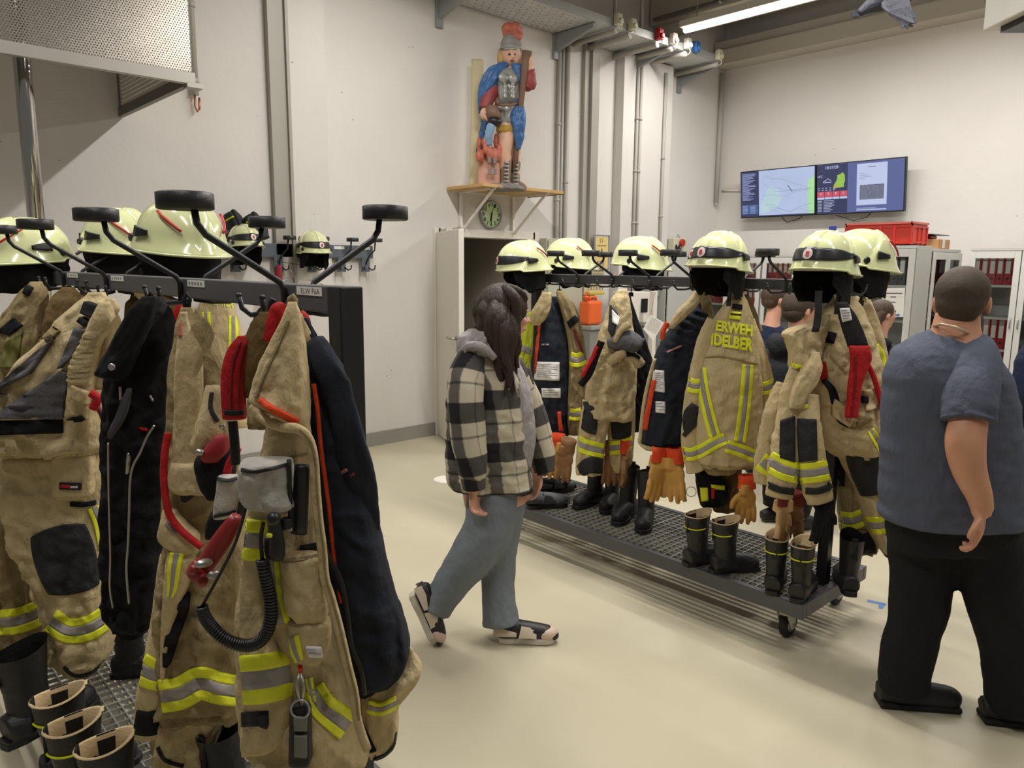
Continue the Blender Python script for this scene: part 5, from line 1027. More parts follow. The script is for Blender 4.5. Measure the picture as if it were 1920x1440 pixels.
pipe(r, [(475, 762, -.08), (495, 786, -.095), (525, 800, -.10), (558, 804, -.105), (578, 822, -.105), (588, 860, -.105), (592, 920, -.105), (597, 975, -.105), (604, 1030, -.105), (609, 1085, -.105), (620, 1120, -.105), (636, 1180, -.105), (652, 1250, -.105), (664, 1300, -.105), (670, 1350, -.105), (688, 1405, -.105)], h, .0085, TAN, 'zip_edge'); pipe(r, [(562, 806, -.115), (582, 826, -.115), (591, 862, -.115), (595, 920, -.115), (600, 975, -.115), (607, 1030, -.115), (612, 1085, -.115), (623, 1120, -.115), (639, 1180, -.115), (655, 1250, -.115), (667, 1300, -.115), (673, 1350, -.115)], h, .0022, TAN_D, 'zip_seam')
pipe(r, [(600, 960, -.04), (612, 1030, -.05), (640, 1090, -.05), (652, 1150, -.055), (660, 1210, -.06), (678, 1260, -.065), (684, 1302, -.065)], h, .004, BLKPL, 'zipper_teeth')
pipe(r, [(588, 720, -.035), (596, 770, -.03), (602, 840, -.03), (610, 900, -.02), (618, 960, -.02), (628, 1060, -.02), (640, 1130, -.02)], h + .01, .004, ORANGEC, 'orange_piping')
band, bb_ = piece(r, 'pale_cuff', [(862, 455, 545), (885, 452, 548), (910, 452, 548), (930, 455, 552), (944, 470, 556), (957, 498, 548)], h - .095, .035, WHITEC, fold=.014, seed=9)
tape(band, bb_, [(453, 880, 6), (478, 884, 6), (510, 878, 6), (546, 868, 6)], BLKWEB, 'cuff_edge')
write(pan, pb, 'CWSOLI', ((504, 872), (534, 864), (534, 872), (505, 879)), BLKINK, 'inner_print')
tape(pan, pb, [(566, 1034, 24), (590, 1030, 24), (606, 1024, 24)], BLKWEB, 'black_strap', .006); tape(pan, pb, [(492, 868, 3), (540, 858, 3), (580, 850, 3)], TAN_D, 'seam')
loop(r, [(541, 572), (545, 560), (549, 556), (553, 562), (553, 575)], h + .02, .006, TAN_D)
fl, fb = piece(r, 'dark_flap', [(585, 488, 512), (605, 472, 514), (635, 462, 514), (680, 459, 512), (720, 459, 500), (745, 462, 486)], h + .06, .03, OLIVE, fold=.01, seed=10)
rs, rb_ = piece(r, 'far_shoulder', [(588, 555, 566), (615, 560, 580), (640, 566, 592), (660, 570, 596)], h + .03, .02, TAN, fold=.004, seed=11)
# the red padded strap hanging from the same hook
r = groot('harness_strap', 'red padded harness strap folded over the hook on the left trolley', 'harness', 445, 790, h + .05)
rd, rdb = piece(r, 'padded_strap', [(630, 446, 472), (645, 434, 470), (665, 424, 466), (690, 418, 462), (720, 416, 460), (755, 417, 460), (785, 419, 461)], h + .05, .022, REDC, fold=.002, seed=2, seg=30)
tape(rd, rdb, [(418 + 34, 640, 3), (438, 680, 3), (434, 730, 3), (434, 770, 3)], mat('dark_red_seam', (110, 18, 22), .7), 'quilt_seam'); tape(rd, rdb, [(462, 645, 3), (452, 690, 3), (449, 730, 3), (449, 770, 3)], MATS['dark_red_seam'], 'quilt_seam'); tape(rd, rdb, [(422, 773, 10), (440, 774, 10), (458, 772, 10)], BLKWEB, 'black_band')
pipe(r, [(508, 640), (514, 605), (522, 580), (531, 590), (535, 610)], h + .02, .014, REDC, 'upper_strap'); pipe(r, [(560, 590), (569, 600), (573, 622)], h + .06, .012, REDC, 'upper_strap')
pipe(r, [(436, 790), (440, 830), (442, 870)], h + .06, .009, BLKWEB, 'lower_strap'); pipe(r, [(512, 560), (508, 575), (518, 585), (526, 570)], h + .06, .006, BLKWEB, 'hook_loop')
# radio, lamp, torch, coil, tag
r = groot('handheld_radio', 'black handheld radio with stub aerial in the pocket of the open jacket', 'radio', 562, 1010, h - .1)
b = B(); limb(b, [(566, 872, h - .1, 28), (565, 900, h - .1, 30), (563, 960, h - .1, 30), (560, 1000, h - .1, 32)], .6, seg=8); part(b, 'body', BLKPL, r)
b = B(); limb(b, [(542, 862, h - .115, 9), (543, 900, h - .115, 8), (544, 950, h - .115, 9), (546, 985, h - .115, 11)], 1, seg=12); part(b, 'aerial', RUBBER, r)
b = B(); limb(b, [(538, 972, h - .12, 20), (538, 990, h - .12, 20)], 1, seg=14, n=6); limb(b, [(522, 975, h - .12, 15), (522, 988, h - .12, 15)], 1, seg=14, n=6); part(b, 'knobs', RUBBER, r)
b = B(); limb(b, [(522, 993, h - .12, 8), (548, 992, h - .12, 8)], 1, seg=8, n=6); part(b, 'clip', ZINC, r)
r = groot('pocket_lamp', 'ribbed black pocket lamp clipped below the radio', 'lamp', 520, 1048, h - .12)
b = B(); limb(b, [(513, 972, h - .13, 20), (515, 985, h - .13, 26), (518, 1000, h - .13, 24), (520, 1025, h - .13, 30), (520, 1045, h - .13, 28), (520, 1050, h - .13, 16)], 1, fold=.05, seg=20); part(b, 'body', RUBBER, r)
b = B(); b.ball(ph(513, 973, h - .16), .012, seg=10); part(b, 'switch', BLKPL, r); b = B(); limb(b, [(503, 1004, h - .15, 9), (507, 1004, h - .155, 9)], 1, seg=8, n=4); part(b, 'yellow_mark', YEL, r)
b = B(); cloth(b, [(1010, 497, 512), (1030, 496, 514), (1048, 500, 512)], h - .11, .02, fold=.004, seg=16); part(b, 'holster', BLKWEB, r)
r = groot('hand_torch', 'dark red torch hanging slanted between the jackets', 'torch', 378, 1080, h + .02)
TORCH = mat('torch_red', (134, 30, 28), .4)
b = B(); limb(b, [(444, 968, h - .01, 22), (425, 1000, h - .01, 36), (400, 1038, h - .01, 38), (382, 1066, h - .01, 34)], 1, seg=22); part(b, 'body', TORCH, r)
b = B(); limb(b, [(384, 1060, h - .01, 42), (372, 1074, h - .01, 44), (366, 1081, h - .01, 38)], 1, seg=22); b.ball(ph(364, 1068, h - .04), .010, seg=10); b.ball(ph(380, 1088, h - .04), .012, seg=10); part(b, 'head', TORCH, r); b = B(); b.ball(ph(382, 1056, h - .05), (.016, .01, .008)); b.ball(ph(400, 1078, h - .04), (.012, .008, .008)); part(b, 'switch', ZINC, r)
r = groot('coil_cable', 'black coiled microphone cable looping below the torch', 'cable', 470, 1212, h - .08)
P = [ph(x, y, h - .125) for x, y in ((378, 1138), (384, 1156), (400, 1178), (425, 1200), (455, 1210), (482, 1206), (500, 1186), (508, 1155), (506, 1120), (499, 1085), (492, 1050))]; K = len(P) - 1; pts = []
NC = 60 * 10
for i in range(NC + 1):
    u = K * i / NC; c = cat(P, u); t = (cat(P, min(K, u + .02)) - cat(P, max(0, u - .02))).normalized(); s = t.cross(FH).normalized(); a = 2 * PI * 60 * i / NC; pts.append(c + s * .0095 * math.cos(a) + FH * .0095 * math.sin(a))
b = B(); b.tube(pts, .0026, 5); part(b, 'coil', BLKPL, r)
pipe(r, [(466, 930), (452, 985), (436, 1030), (405, 1090), (378, 1138)], h - .122, .0028, RUBBER, 'lead'); pipe(r, [(492, 1050), (489, 1010), (494, 980)], h - .122, .0035, RUBBER, 'lead')
r = groot('alarm_tag', 'dark tag device with key ring hanging from the open jacket', 'tag', 562, 1432, h - .12)
b = B(); cloth(b, [(1318, 548, 578), (1330, 545, 582), (1380, 544, 583), (1425, 543, 584), (1434, 546, 580)], h - .12, .014, fold=0, seg=24, p=.3); bv = b.bvh(); o = part(b, 'holder', RUBBER, r)
panel(o, bv, ((552, 1342), (577, 1343), (576, 1368), (553, 1367)), mat('device_grey', (108, 108, 98), .5), 'device_top', .006); panel(o, bv, ((553, 1376), (576, 1377), (576, 1418), (553, 1416)), MATS['device_grey'], 'device_front', .006)
b = B(); c = ph(563, 1330, h - .135); b.tube([c + RGT * .016 * math.cos(a) + UPV * .016 * math.sin(a) for a in [i * .35 for i in range(19)]], .0022, 6); part(b, 'key_ring', ZINC, r)
b = B(); b.tube([ph(561, 1262, h - .12), ph(556, 1285, h - .13), ph(562, 1310, h - .13), ph(565, 1322, h - .13), ph(570, 1290, h - .13), ph(564, 1262, h - .12)], .003, 6); part(b, 'snap_hook', ZINC, r); b = B(); b.tube([ph(562, 1244, h - .10), ph(564, 1262, h - .12)], .004, 6); part(b, 'orange_cord', ORANGEC, r)

# ---------------------------------------------------------------- second set on the left trolley
h = 1.78
r = groot('turnout_trousers', 'tan turnout trousers with one black booted leg ending at the bottom, behind the open jacket', 'trousers', 355, 1432, h + .05, 'turnout trousers on the left trolley')
tr_, trb = piece(r, 'leg', [(1180, 300, 440), (1260, 298, 430), (1330, 297, 417), (1370, 294, 412), (1400, 296, 402), (1425, 305, 398), (1438, 330, 392)], h + .05, .09, TAN, fold=.02, seed=12)
stripe(tr_, trb, [(300, 1340, 24), (350, 1348, 24), (417, 1332, 24)]); tape(tr_, trb, [(296, 1400, 6), (310, 1424, 6), (345, 1436, 6)], BLKWEB, 'hem_piping')
r = groot('turnout_jacket', 'long tan jacket behind the red strap with reflective bands at its hem', 'jacket', 360, 1330, h, 'turnout jackets on the left trolley')
jk, jb = piece(r, 'body', [(576, 340, 362), (600, 334, 385), (640, 330, 402), (690, 324, 416), (740, 322, 424), (800, 320, 428), (870, 316, 440), (940, 312, 452), (1000, 318, 462), (1060, 312, 470), (1130, 304, 474), (1200, 300, 476), (1270, 301, 478), (1326, 302, 480), (1332, 303, 478)], h, .085, TAN_D, fold=.018, seed=13, lam=.13)
ed, eb = piece(r, 'front_edge', [(585, 338, 350), (620, 336, 358), (660, 333, 376), (720, 330, 378), (800, 329, 376), (880, 322, 374), (900, 318, 376)], h - .08, .03, TAN, fold=.008, seed=14)
stripe(jk, jb, [(302, 1304, 62), (340, 1298, 60), (376, 1280, 60), (415, 1290, 58), (470, 1298, 56)])
pocket, pkb = piece(r, 'chest_pocket', [(868, 322, 376), (890, 317, 384), (912, 318, 396), (925, 330, 400)], h - .105, .02, TAN, fold=.006, seed=15)
panel(jk, jb, ((338, 916), (372, 925), (352, 940), (344, 938)), DKGREY, 'grey_tab', .012)
fl, fb = piece(r, 'pocket_flap', [(955, 306, 330), (985, 302, 350), (1005, 298, 372), (1022, 310, 378), (1034, 335, 378)], h - .10, .025, TAN, fold=.006, seed=16); tape(fl, fb, [(312, 980, 6), (324, 992, 7), (332, 998, 6)], mat('faded_blue_print', (120, 112, 112), .7), 'faded_print')
low, lb_ = piece(r, 'lower_front', [(1030, 316, 372), (1070, 312, 362), (1120, 308, 345), (1180, 303, 322), (1240, 301, 312), (1300, 301, 306)], h - .105, .022, TAN, fold=.008, seed=17)
stripe(low, lb_, [(334, 1032, 26), (328, 1062, 24), (324, 1100, 18), (320, 1118, 10)]); tape(jk, jb, [(352, 1110, 10), (346, 1140, 18), (330, 1180, 22), (320, 1220, 16), (316, 1244, 8)], BLACKC, 'dark_zip_guard', .02)
sl, sb2 = sleeve(r, 'sleeve', [(318, 1040, h - .05, 34), (310, 1110, h - .06, 38), (300, 1190, h - .07, 42), (288, 1260, h - .08, 46), (276, 1335, h - .08, 48), (278, 1380, h - .08, 44)], TAN, fold=.1, seed=18)
stripe(sl, sb2, [(262, 1250, 56), (285, 1262, 56), (312, 1268, 54)]); tape(sl, sb2, [(254, 1352, 44), (278, 1356, 44), (306, 1350, 44)], BLACKC, 'black_cuff', .006)
pipe(r, [(315, 812, -.1), (309, 850, -.11), (307, 890, -.115), (310, 930, -.12), (318, 965, -.125), (340, 995, -.13), (378, 1026, -.13)], h, .0082, REDC, 'red_hose_edge')
loop(r, [(348, 580), (345, 560), (350, 550), (356, 560), (354, 580)], h, .005, BLKWEB); tape(ed, eb, [(336, 605, 8), (338, 630, 8)], mat('pink_tag', (190, 110, 100), .7), 'pink_tag')
# folded jacket between them
r = groot('folded_sleeve', 'tan sleeve end with black tab sticking out left of the red strap', 'sleeve', 400, 850, h - .1)
fs, fsb = sleeve(r, 'sleeve', [(408, 725, h - .12, 40), (402, 770, h - .14, 46), (388, 815, h - .16, 48), (368, 848, h - .16, 30)], TAN, fold=.2, seed=19); tape(fs, fsb, [(398, 735, 6), (396, 765, 7), (410, 790, 6)], BLKWEB, 'black_edge', .006)
b = B(); b.tube([ph(412, 800, h - .2), ph(420, 796, h - .2), ph(420, 806, h - .2)], .004, 6); part(b, 'snap_hook', ZINC, r)
r = groot('breathing_mask_pouch', 'black pouch with dark red flap hanging left of the pale cuff', 'pouch', 395, 935, h - .15)
po, pob = piece(r, 'pouch', [(835, 385, 432), (860, 370, 440), (890, 372, 438), (915, 380, 430), (936, 392, 420)], h - .17, .05, BLACKC, fold=.01, seed=20); piece(r, 'red_flap', [(815, 405, 425), (835, 388, 428), (850, 378, 424), (866, 382, 410)], h - .2, .03, mat('dark_red_flap', (142, 24, 30), .7), fold=.008, seed=21)
b = B(); limb(b, [(368, 850, h - .22, 12), (374, 848, h - .22, 14), (382, 850, h - .22, 10)], 1, seg=10); part(b, 'buckle', ZINC, r)
r = groot('belt_pad', 'pale grey pad with black edges hanging between torch and jacket', 'pad', 425, 965, h - .25)
bp2, bpb = piece(r, 'pad', [(892, 410, 452), (915, 408, 458), (940, 404, 452), (962, 402, 442), (972, 402, 424)], h - .26, .02, WHITEC, fold=.006, seed=22); tape(bp2, bpb, [(408, 897, 6), (430, 900, 6), (456, 890, 6)], BLKWEB, 'upper_edge'); tape(bp2, bpb, [(402, 968, 6), (422, 964, 6), (446, 958, 6)], BLKWEB, 'lower_edge')
pipe(r, [(452, 905), (456, 940), (448, 968)], h - .27, .008, BLKPL, 'plug'); pipe(r, [(447, 840), (430, 870), (424, 895)], h - .24, .008, REDC, 'red_band')
piece(r, 'dark_pouch', [(960, 396, 440), (985, 388, 432), (1010, 386, 408)], h - .2, .03, BLACKC, fold=.008, seed=23)
# long black fleece
h = 1.92
r = groot('fleece_jacket', 'long black fleece jacket with open zip hanging on the left trolley', 'jacket', 255, 1180, h)
fb_, ffb = piece(r, 'body', [(556, 268, 300), (575, 250, 314), (610, 236, 324), (660, 220, 330), (720, 206, 330), (800, 202, 326), (880, 203, 322), (960, 202, 318), (1040, 203, 312), (1110, 205, 306), (1160, 210, 298), (1190, 222, 270)], h, .10, BLACKC, fold=.02, seed=24, lam=.14)
cl, clb = piece(r, 'collar_flap', [(556, 268, 292), (580, 246, 290), (620, 224, 276), (660, 204, 258), (690, 188, 246), (702, 184, 240), (712, 208, 236)], h - .11, .035, BLACKC, fold=.012, seed=25, slope=.0)
b = B(); p, nr = hit(clb, 210, 688); b.lathe(p, [(.008, -.002), (.009, .003), (.006, .005)], 14, axis=(RGT, UPV, -FH)); part(b, 'snap_button', ZINC, r)
pl_, plb = piece(r, 'grey_placket', [(728, 238, 247), (750, 228, 244), (780, 218, 236), (805, 206, 222), (822, 202, 210)], h - .12, .015, mat('fleece_grey', (70, 70, 74), .9), fold=.002, seed=26)
pipe(r, [(289, 798), (275, 820), (262, 850), (250, 872), (244, 900), (242, 960), (240, 1020), (237, 1070), (242, 1132)], h - .118, .0028, ZINC, 'zipper'); pipe(r, [(203, 830), (204, 930), (207, 1040), (206, 1100), (212, 1140)], h - .10, .0026, ZINC, 'zipper'); pipe(r, [(281, 742), (287, 752)], h - .12, .0025, ZINC, 'zip_pull'); pipe(r, [(225, 725), (226, 750)], h - .115, .003, WHITEC, 'drawcord')
b = B(); patch(b, ffb, ((262, 801), (277, 803), (279, 808), (266, 806)), .006); part(b, 'red_logo', REDC, r); b = B(); patch(b, ffb, ((240, 845), (246, 855), (244, 888), (236, 890)), .006, rnd=.5); part(b, 'silver_tag', ZINC, r)
loop(r, [(278, 560), (282, 546), (287, 560)], h, .004)
# tan jacket and trousers with grey panels
h = 2.36
r = groot('turnout_trousers', 'tan turnout trousers with black knee pads and reflective bands at the left picture edge', 'trousers', 100, 1262, h, 'turnout trousers on the left trolley')
la, lab_ = piece(r, 'rear_leg', [(830, -40, 70), (900, -40, 72), (980, -40, 78), (1060, -40, 84), (1130, -38, 92), (1190, -10, 100), (1215, 5, 104), (1230, 14, 100)], h + .1, .10, TAN_D, fold=.022, seed=27)
stripe(la, lab_, [(-30, 1166, 48), (30, 1164, 48), (90, 1142, 46)])
lg, lgb = piece(r, 'front_leg', [(826, 30, 196), (870, 18, 204), (920, 18, 205), (970, 30, 204), (1020, 45, 204), (1080, 72, 204), (1140, 92, 205), (1190, 100, 206), (1225, 108, 202), (1250, 122, 190), (1268, 135, 170)], h - .04, .11, TAN, fold=.026, seed=28, lam=.16)
stripe(lg, lgb, [(96, 1162, 46), (130, 1182, 46), (170, 1176, 46), (206, 1154, 44)]); panel(lg, lgb, ((50, 1000), (165, 972), (196, 1102), (88, 1122)), DKGREY, 'knee_pad', .008, .45)
tape(lg, lgb, [(120, 1250, 6), (140, 1266, 6), (170, 1262, 6), (200, 1236, 6)], BLKWEB, 'hem_piping')
stripe(lg, lgb, [(178, 950, 26), (190, 980, 26), (197, 1030, 20)])
pk, pkb = piece(r, 'cargo_pocket', [(848, 104, 172), (870, 102, 176), (910, 102, 174), (928, 104, 172), (934, 116, 160)], h - .155, .03, TAN, fold=.004, seed=29, p=.4, lam=.2)
l = panel(pk, pkb, ((113, 904), (154, 905), (153, 918), (113, 917)), BLKWEB, 'logo_label', .006); tape(l, pkb, [(116, 910, 5), (126, 911, 5), (134, 911, 5)], REDC, 'red_print', .009); tape(l, pkb, [(135, 912, 4), (148, 912, 4)], WHITEC, 'white_print', .009)
tape(lg, lgb, [(135, 944, 7), (160, 945, 8), (181, 941, 8)], BLACKC, 'black_flap_edge', .012)
r = groot('turnout_jacket', 'tan jacket with grey panels and wide black band, bundled at the left edge', 'jacket', 90, 840, h - .1, 'turnout jackets on the left trolley')
bd_, bdb = piece(r, 'body', [(548, 168, 196), (570, 146, 208), (600, 116, 214), (640, 86, 214), (680, 50, 210), (720, 20, 205), (760, -8, 202), (800, -20, 202), (826, -20, 200), (846, -10, 190)], h - .12, .11, TAN, fold=.02, seed=30, lam=.13)
panel(bd_, bdb, ((118, 694), (132, 698), (122, 784), (-12, 782)), GREYC, 'grey_panel', .022); panel(bd_, bdb, ((72, 660), (100, 640), (60, 700), (-20, 740)), GREYC, 'grey_panel', .022); panel(bd_, bdb, ((148, 614), (166, 616), (142, 668), (116, 690)), GREYC, 'grey_sleeve_strip', .026)
tape(bd_, bdb, [(-15, 802, 26), (50, 800, 26), (119, 798, 26)], BLACKC, 'black_band', .012); tape(bd_, bdb, [(-15, 785, 4), (50, 784, 4), (122, 782, 4)], TAN, 'band_edge', .012)
el, elb = piece(r, 'gathered_strip', [(566, 186, 206), (600, 172, 212), (640, 156, 190), (680, 138, 182), (720, 132, 176), (760, 128, 170), (788, 124, 164)], h - .25, .03, TAN, fold=.006, seed=31, ribs=(625, 720, 9, .012, 3))
panel(el, elb, ((125, 787), (161, 788), (162, 836), (126, 838)), BLACKC, 'black_square', .008); panel(el, elb, ((140, 722), (174, 736), (170, 758), (140, 746)), TAN, 'folded_tab', .02)
pipe(r, [(171, 737), (183, 748), (174, 766)], h - .29, .012, REDC, 'red_end'); pipe(r, [(180, 760), (190, 775), (199, 800), (202, 815)], h - .25, .008, mat('dark_red_tape', (110, 40, 44), .7), 'red_cord')
pn, pnb = piece(r, 'collar_end', [(560, 198, 214), (580, 194, 222), (600, 184, 210), (650, 180, 206), (700, 176, 206), (730, 178, 204)], h - .22, .03, TAN, fold=.006, seed=32)
tape(bd_, bdb, [(178, 568, 22), (170, 590, 22)], BLACKC, 'name_patch', .03); tape(bd_, bdb, [(166, 598, 16), (160, 606, 16)], BLACKC, 'name_patch', .03); panel(bd_, bdb, ((60, 628), (88, 600), (100, 612), (74, 640)), TAN_D, 'gathered_patch', .01)
loop(r, [(186, 552), (182, 538), (186, 534)], h - .1); loop(r, [(200, 560), (199, 540), (197, 535)], h - .1)
h = 2.85
r = groot('turnout_jacket', 'dark tan jacket with black patch cut by the left picture edge', 'jacket', 40, 760, h, 'turnout jackets on the left trolley')
q_, qb = piece(r, 'body', [(528, 58, 78), (545, 42, 84), (580, 20, 84), (620, -5, 88), (660, -20, 92), (700, -20, 100), (760, -20, 110)], h, .09, TAN_D, fold=.02, seed=33); panel(q_, qb, ((26, 596), (44, 610), (20, 628), (-4, 622)), BLACKC, 'black_patch', .01); panel(q_, qb, ((12, 640), (44, 622), (34, 690), (4, 690)), mat('olive_mesh', (110, 108, 52), .8, var=.3), 'mesh_pocket', .012)
tape(q_, qb, [(58, 536, 14), (50, 552, 12)], BLACKC, 'name_patch', .012)
# gear on the far side of the left trolley
h = 2.5
r = groot('turnout_jacket', 'tan jacket hanging on the far side of the left trolley, behind the beam left part', 'jacket', 130, 1000, h, 'turnout jackets on the left trolley')
piece(r, 'body', [(538, 118, 138), (552, 104, 150), (575, 98, 166), (610, 92, 180), (700, 90, 190), (850, 90, 200), (980, 95, 200)], h + .35, .08, OLIVE, fold=.02, seed=34); piece(r, 'far_sleeve', [(540, 150, 160), (560, 152, 176), (620, 150, 200), (720, 160, 205)], h + .4, .05, TAN_D, fold=.012, seed=35)
r = groot('turnout_jacket', 'tan jacket with red collar tag hanging on the far side behind the black fleece', 'jacket', 300, 1000, h - .1, 'turnout jackets on the left trolley')
piece(r, 'body', [(545, 250, 300), (570, 244, 345), (620, 240, 372), (700, 240, 380), (800, 242, 384), (1000, 244, 386)], h + .1, .07, OLIVE, fold=.02, seed=36)
piece(r, 'red_collar', [(562, 336, 342), (585, 326, 346), (600, 330, 350), (620, 335, 350)], h + .02, .02, REDC, fold=.004, seed=37)
r = groot('turnout_jacket', 'olive tan jacket hanging on the far side behind the open jacket', 'jacket', 500, 800, 1.75, 'turnout jackets on the left trolley')
piece(r, 'body', [(566, 498, 545), (585, 484, 556), (620, 474, 560), (680, 470, 560), (800, 470, 560)], 1.78, .06, TAN_D, fold=.014, seed=38); piece(r, 'gathered_loop', [(584, 512, 528), (596, 508, 534), (610, 510, 530)], 1.68, .02, TAN, fold=.006, seed=39)
# ---------------------------------------------------------------- middle trolley, near side
h = 4.62
r = groot('hi_vis_vest', 'yellow high visibility vest peeking out left of the navy lined jacket', 'vest', 985, 690, h + .12)
vv, vvb = piece(r, 'body', [(585, 984, 1002), (620, 978, 1000), (660, 973, 998), (692, 970, 992)], h + .12, .04, mat('vest_yellow', (206, 214, 52), .7, var=.1), fold=.02, seed=40, step=4); tape(vv, vvb, [(972, 650, 12), (985, 655, 12), (996, 660, 12)], SIL, 'silver_band')
r = groot('turnout_jacket', 'inside-out tan jacket with navy lining and white labels, farthest on the middle trolley', 'jacket', 1030, 825, h, 'turnout jackets on the middle trolley')
nv, nvb = piece(r, 'lining', [(556, 1026, 1044), (580, 1014, 1054), (610, 1008, 1062), (650, 1003, 1068), (700, 1000, 1069), (750, 1001, 1070), (790, 1003, 1069), (815, 1006, 1066)], h, .12, NAVY, fold=.014, seed=41, step=4, lam=.14)
cl, clb = piece(r, 'collar', [(548, 1016, 1034), (566, 1007, 1034), (585, 996, 1030), (600, 994, 1022), (610, 1000, 1012)], h - .12, .05, TAN, fold=.01, seed=42, step=3)
tape(nv, nvb, [(1008, 606, 12), (1004, 650, 12), (998, 700, 11)], ORANGEC, 'orange_edge', .01); printed_label(nv, nvb, ((1005, 678), (1049, 679), (1049, 714), (1001, 712)), 7, None, 'care_label'); printed_label(nv, nvb, ((1015, 728), (1051, 728), (1051, 746), (1016, 745)), 3, None, 'size_label')
tape(nv, nvb, [(1015, 646, 3), (1021, 646, 3)], SIL, 'logo_mark', .008); tape(nv, nvb, [(1023, 646, 3), (1029, 646, 3)], SIL, 'logo_mark', .008); piece(r, 'hem', [(810, 1012, 1062), (818, 1014, 1055), (824, 1020, 1046)], h + .03, .1, TAN_D, fold=.01, seed=43, step=3)
piece(r, 'cuff_strap', [(772, 1045, 1052), (790, 1046, 1053), (808, 1048, 1056)], h - .13, .02, ORANGEC, fold=.002, seed=44, step=3)
r = groot('turnout_jacket', 'tan jacket seen edge on with reflective band, right of the labelled navy lining', 'jacket', 1080, 815, h - .1, 'turnout jackets on the middle trolley')
sl, slb = piece(r, 'body', [(545, 1042, 1056), (570, 1048, 1076), (600, 1056, 1088), (640, 1064, 1096), (690, 1066, 1101), (740, 1064, 1098), (790, 1063, 1096), (815, 1066, 1090)], h - .05, .12, TAN_D, fold=.02, seed=45, step=4); stripe(sl, slb, [(1068, 672, 26), (1082, 676, 26), (1096, 670, 26)]); panel(sl, slb, ((1062, 604), (1078, 590), (1086, 600), (1068, 616)), BLACKC, 'black_patch', .012); stripe(sl, slb, [(1068, 776, 22), (1080, 778, 22), (1092, 774, 22)])
tape(sl, slb, [(1076, 618, 5), (1084, 640, 5), (1092, 660, 4)], mat('dark_red_cord', (110, 30, 36), .7), 'red_cord', .012)
h = 4.2
r = groot('turnout_jacket', 'black and navy jacket hanging right behind the grey kneed trousers', 'jacket', 1200, 815, h + .15, 'turnout jackets on the middle trolley')
piece(r, 'lining', [(552, 1172, 1182), (580, 1172, 1190), (620, 1174, 1204), (660, 1176, 1218), (695, 1178, 1228), (740, 1176, 1227), (790, 1178, 1222), (808, 1182, 1218)], h + .15, .1, BLACKC, fold=.014, seed=46, step=4)
r = groot('turnout_trousers', 'tan turnout trousers with grey inner bib and dark knee patches, centre of the middle trolley', 'trousers', 1130, 885, h)
ra, rab = piece(r, 'bib', [(543, 1158, 1176), (560, 1146, 1180), (590, 1136, 1184), (630, 1122, 1188), (670, 1112, 1192), (705, 1104, 1192), (740, 1098, 1190), (770, 1096, 1188), (785, 1096, 1184)], h, .13, TAN, fold=.022, seed=47, step=4, lam=.16)
lga, lgab = piece(r, 'left_leg', [(750, 1093, 1146), (790, 1088, 1142), (830, 1083, 1134), (865, 1080, 1132), (888, 1080, 1128)], h - .02, .10, TAN, fold=.016, seed=48, step=4); lgc, lgcb = piece(r, 'right_leg', [(750, 1136, 1190), (790, 1138, 1190), (830, 1140, 1188), (865, 1142, 1184), (884, 1150, 1176)], h + .06, .10, TAN, fold=.016, seed=49, step=4)
panel(lga, lgab, ((1095, 742), (1124, 756), (1118, 818), (1084, 802)), DKGREY, 'knee_patch', .012, .3); panel(lgc, lgcb, ((1144, 752), (1186, 748), (1184, 818), (1146, 826)), DKGREY, 'knee_patch', .012, .3)
stripe(lga, lgab, [(1079, 828, 28), (1100, 838, 28), (1134, 846, 28)]); stripe(lgc, lgcb, [(1142, 840, 26), (1162, 838, 26), (1188, 830, 26)]); tape(lga, lgab, [(1086, 884, 22), (1106, 872, 30), (1130, 874, 28)], DKGREY, 'dark_hem', .012)
panel(ra, rab, ((1143, 568), (1158, 588), (1150, 640), (1140, 620)), DKGREY, 'inner_bib', .012); panel(ra, rab, ((1147, 580), (1162, 596), (1158, 610), (1147, 604)), LABELM, 'inner_label', .018); panel(ra, rab, ((1166, 628), (1190, 618), (1200, 652), (1140, 652)), GREYC, 'grey_fold', .018)
gf, gfb = sleeve(r, 'grey_roll', [(1140, 645, h - .15, 16), (1160, 642, h - .17, 30), (1180, 640, h - .17, 40), (1196, 650, h - .16, 34)], GREYC, fold=.25, seed=50); tb_, tbb = sleeve(r, 'waistband', [(1142, 680, h - .15, 14), (1158, 668, h - .18, 18), (1172, 660, h - .18, 14)], TAN, fold=.1, seed=51)
gs, gsb = sleeve(r, 'tan_strap', [(1152, 642, h - .2, 8), (1164, 620, h - .2, 12), (1180, 608, h - .19, 14)], TAN, fold=.05, seed=52); ts, tsb = sleeve(r, 'turned_cuff', [(1172, 668, h - .15, 16), (1190, 670, h - .16, 18), (1200, 684, h - .14, 22)], TAN, fold=.12, seed=53); tape(ts, tsb, [(1174, 664, 9), (1188, 664, 9), (1200, 670, 9)], BLACKC, 'dark_band', .01)
pipe(r, [(1119, 650), (1112, 668), (1100, 690), (1092, 706)], h - .16, .012, REDC, 'red_strap'); pipe(r, [(1128, 640), (1118, 665), (1105, 700), (1088, 722)], h - .14, .02, BLACKC, 'black_strap')
h = 3.84
r = groot('turnout_jacket', 'navy jacket with quilted shoulder ribs, tan edge and white labels, turned inside out', 'jacket', 1255, 835, h, 'turnout jackets on the middle trolley')
nv, nvb = piece(r, 'lining', [(552, 1300, 1322), (575, 1284, 1328), (600, 1266, 1333), (640, 1244, 1336), (680, 1226, 1336), (720, 1216, 1332), (770, 1207, 1322), (815, 1202, 1310), (834, 1200, 1302)], h, .13, NAVY, fold=.014, seed=54, step=3.2, lam=.15, ribs=(578, 662, 14, .016, -22))
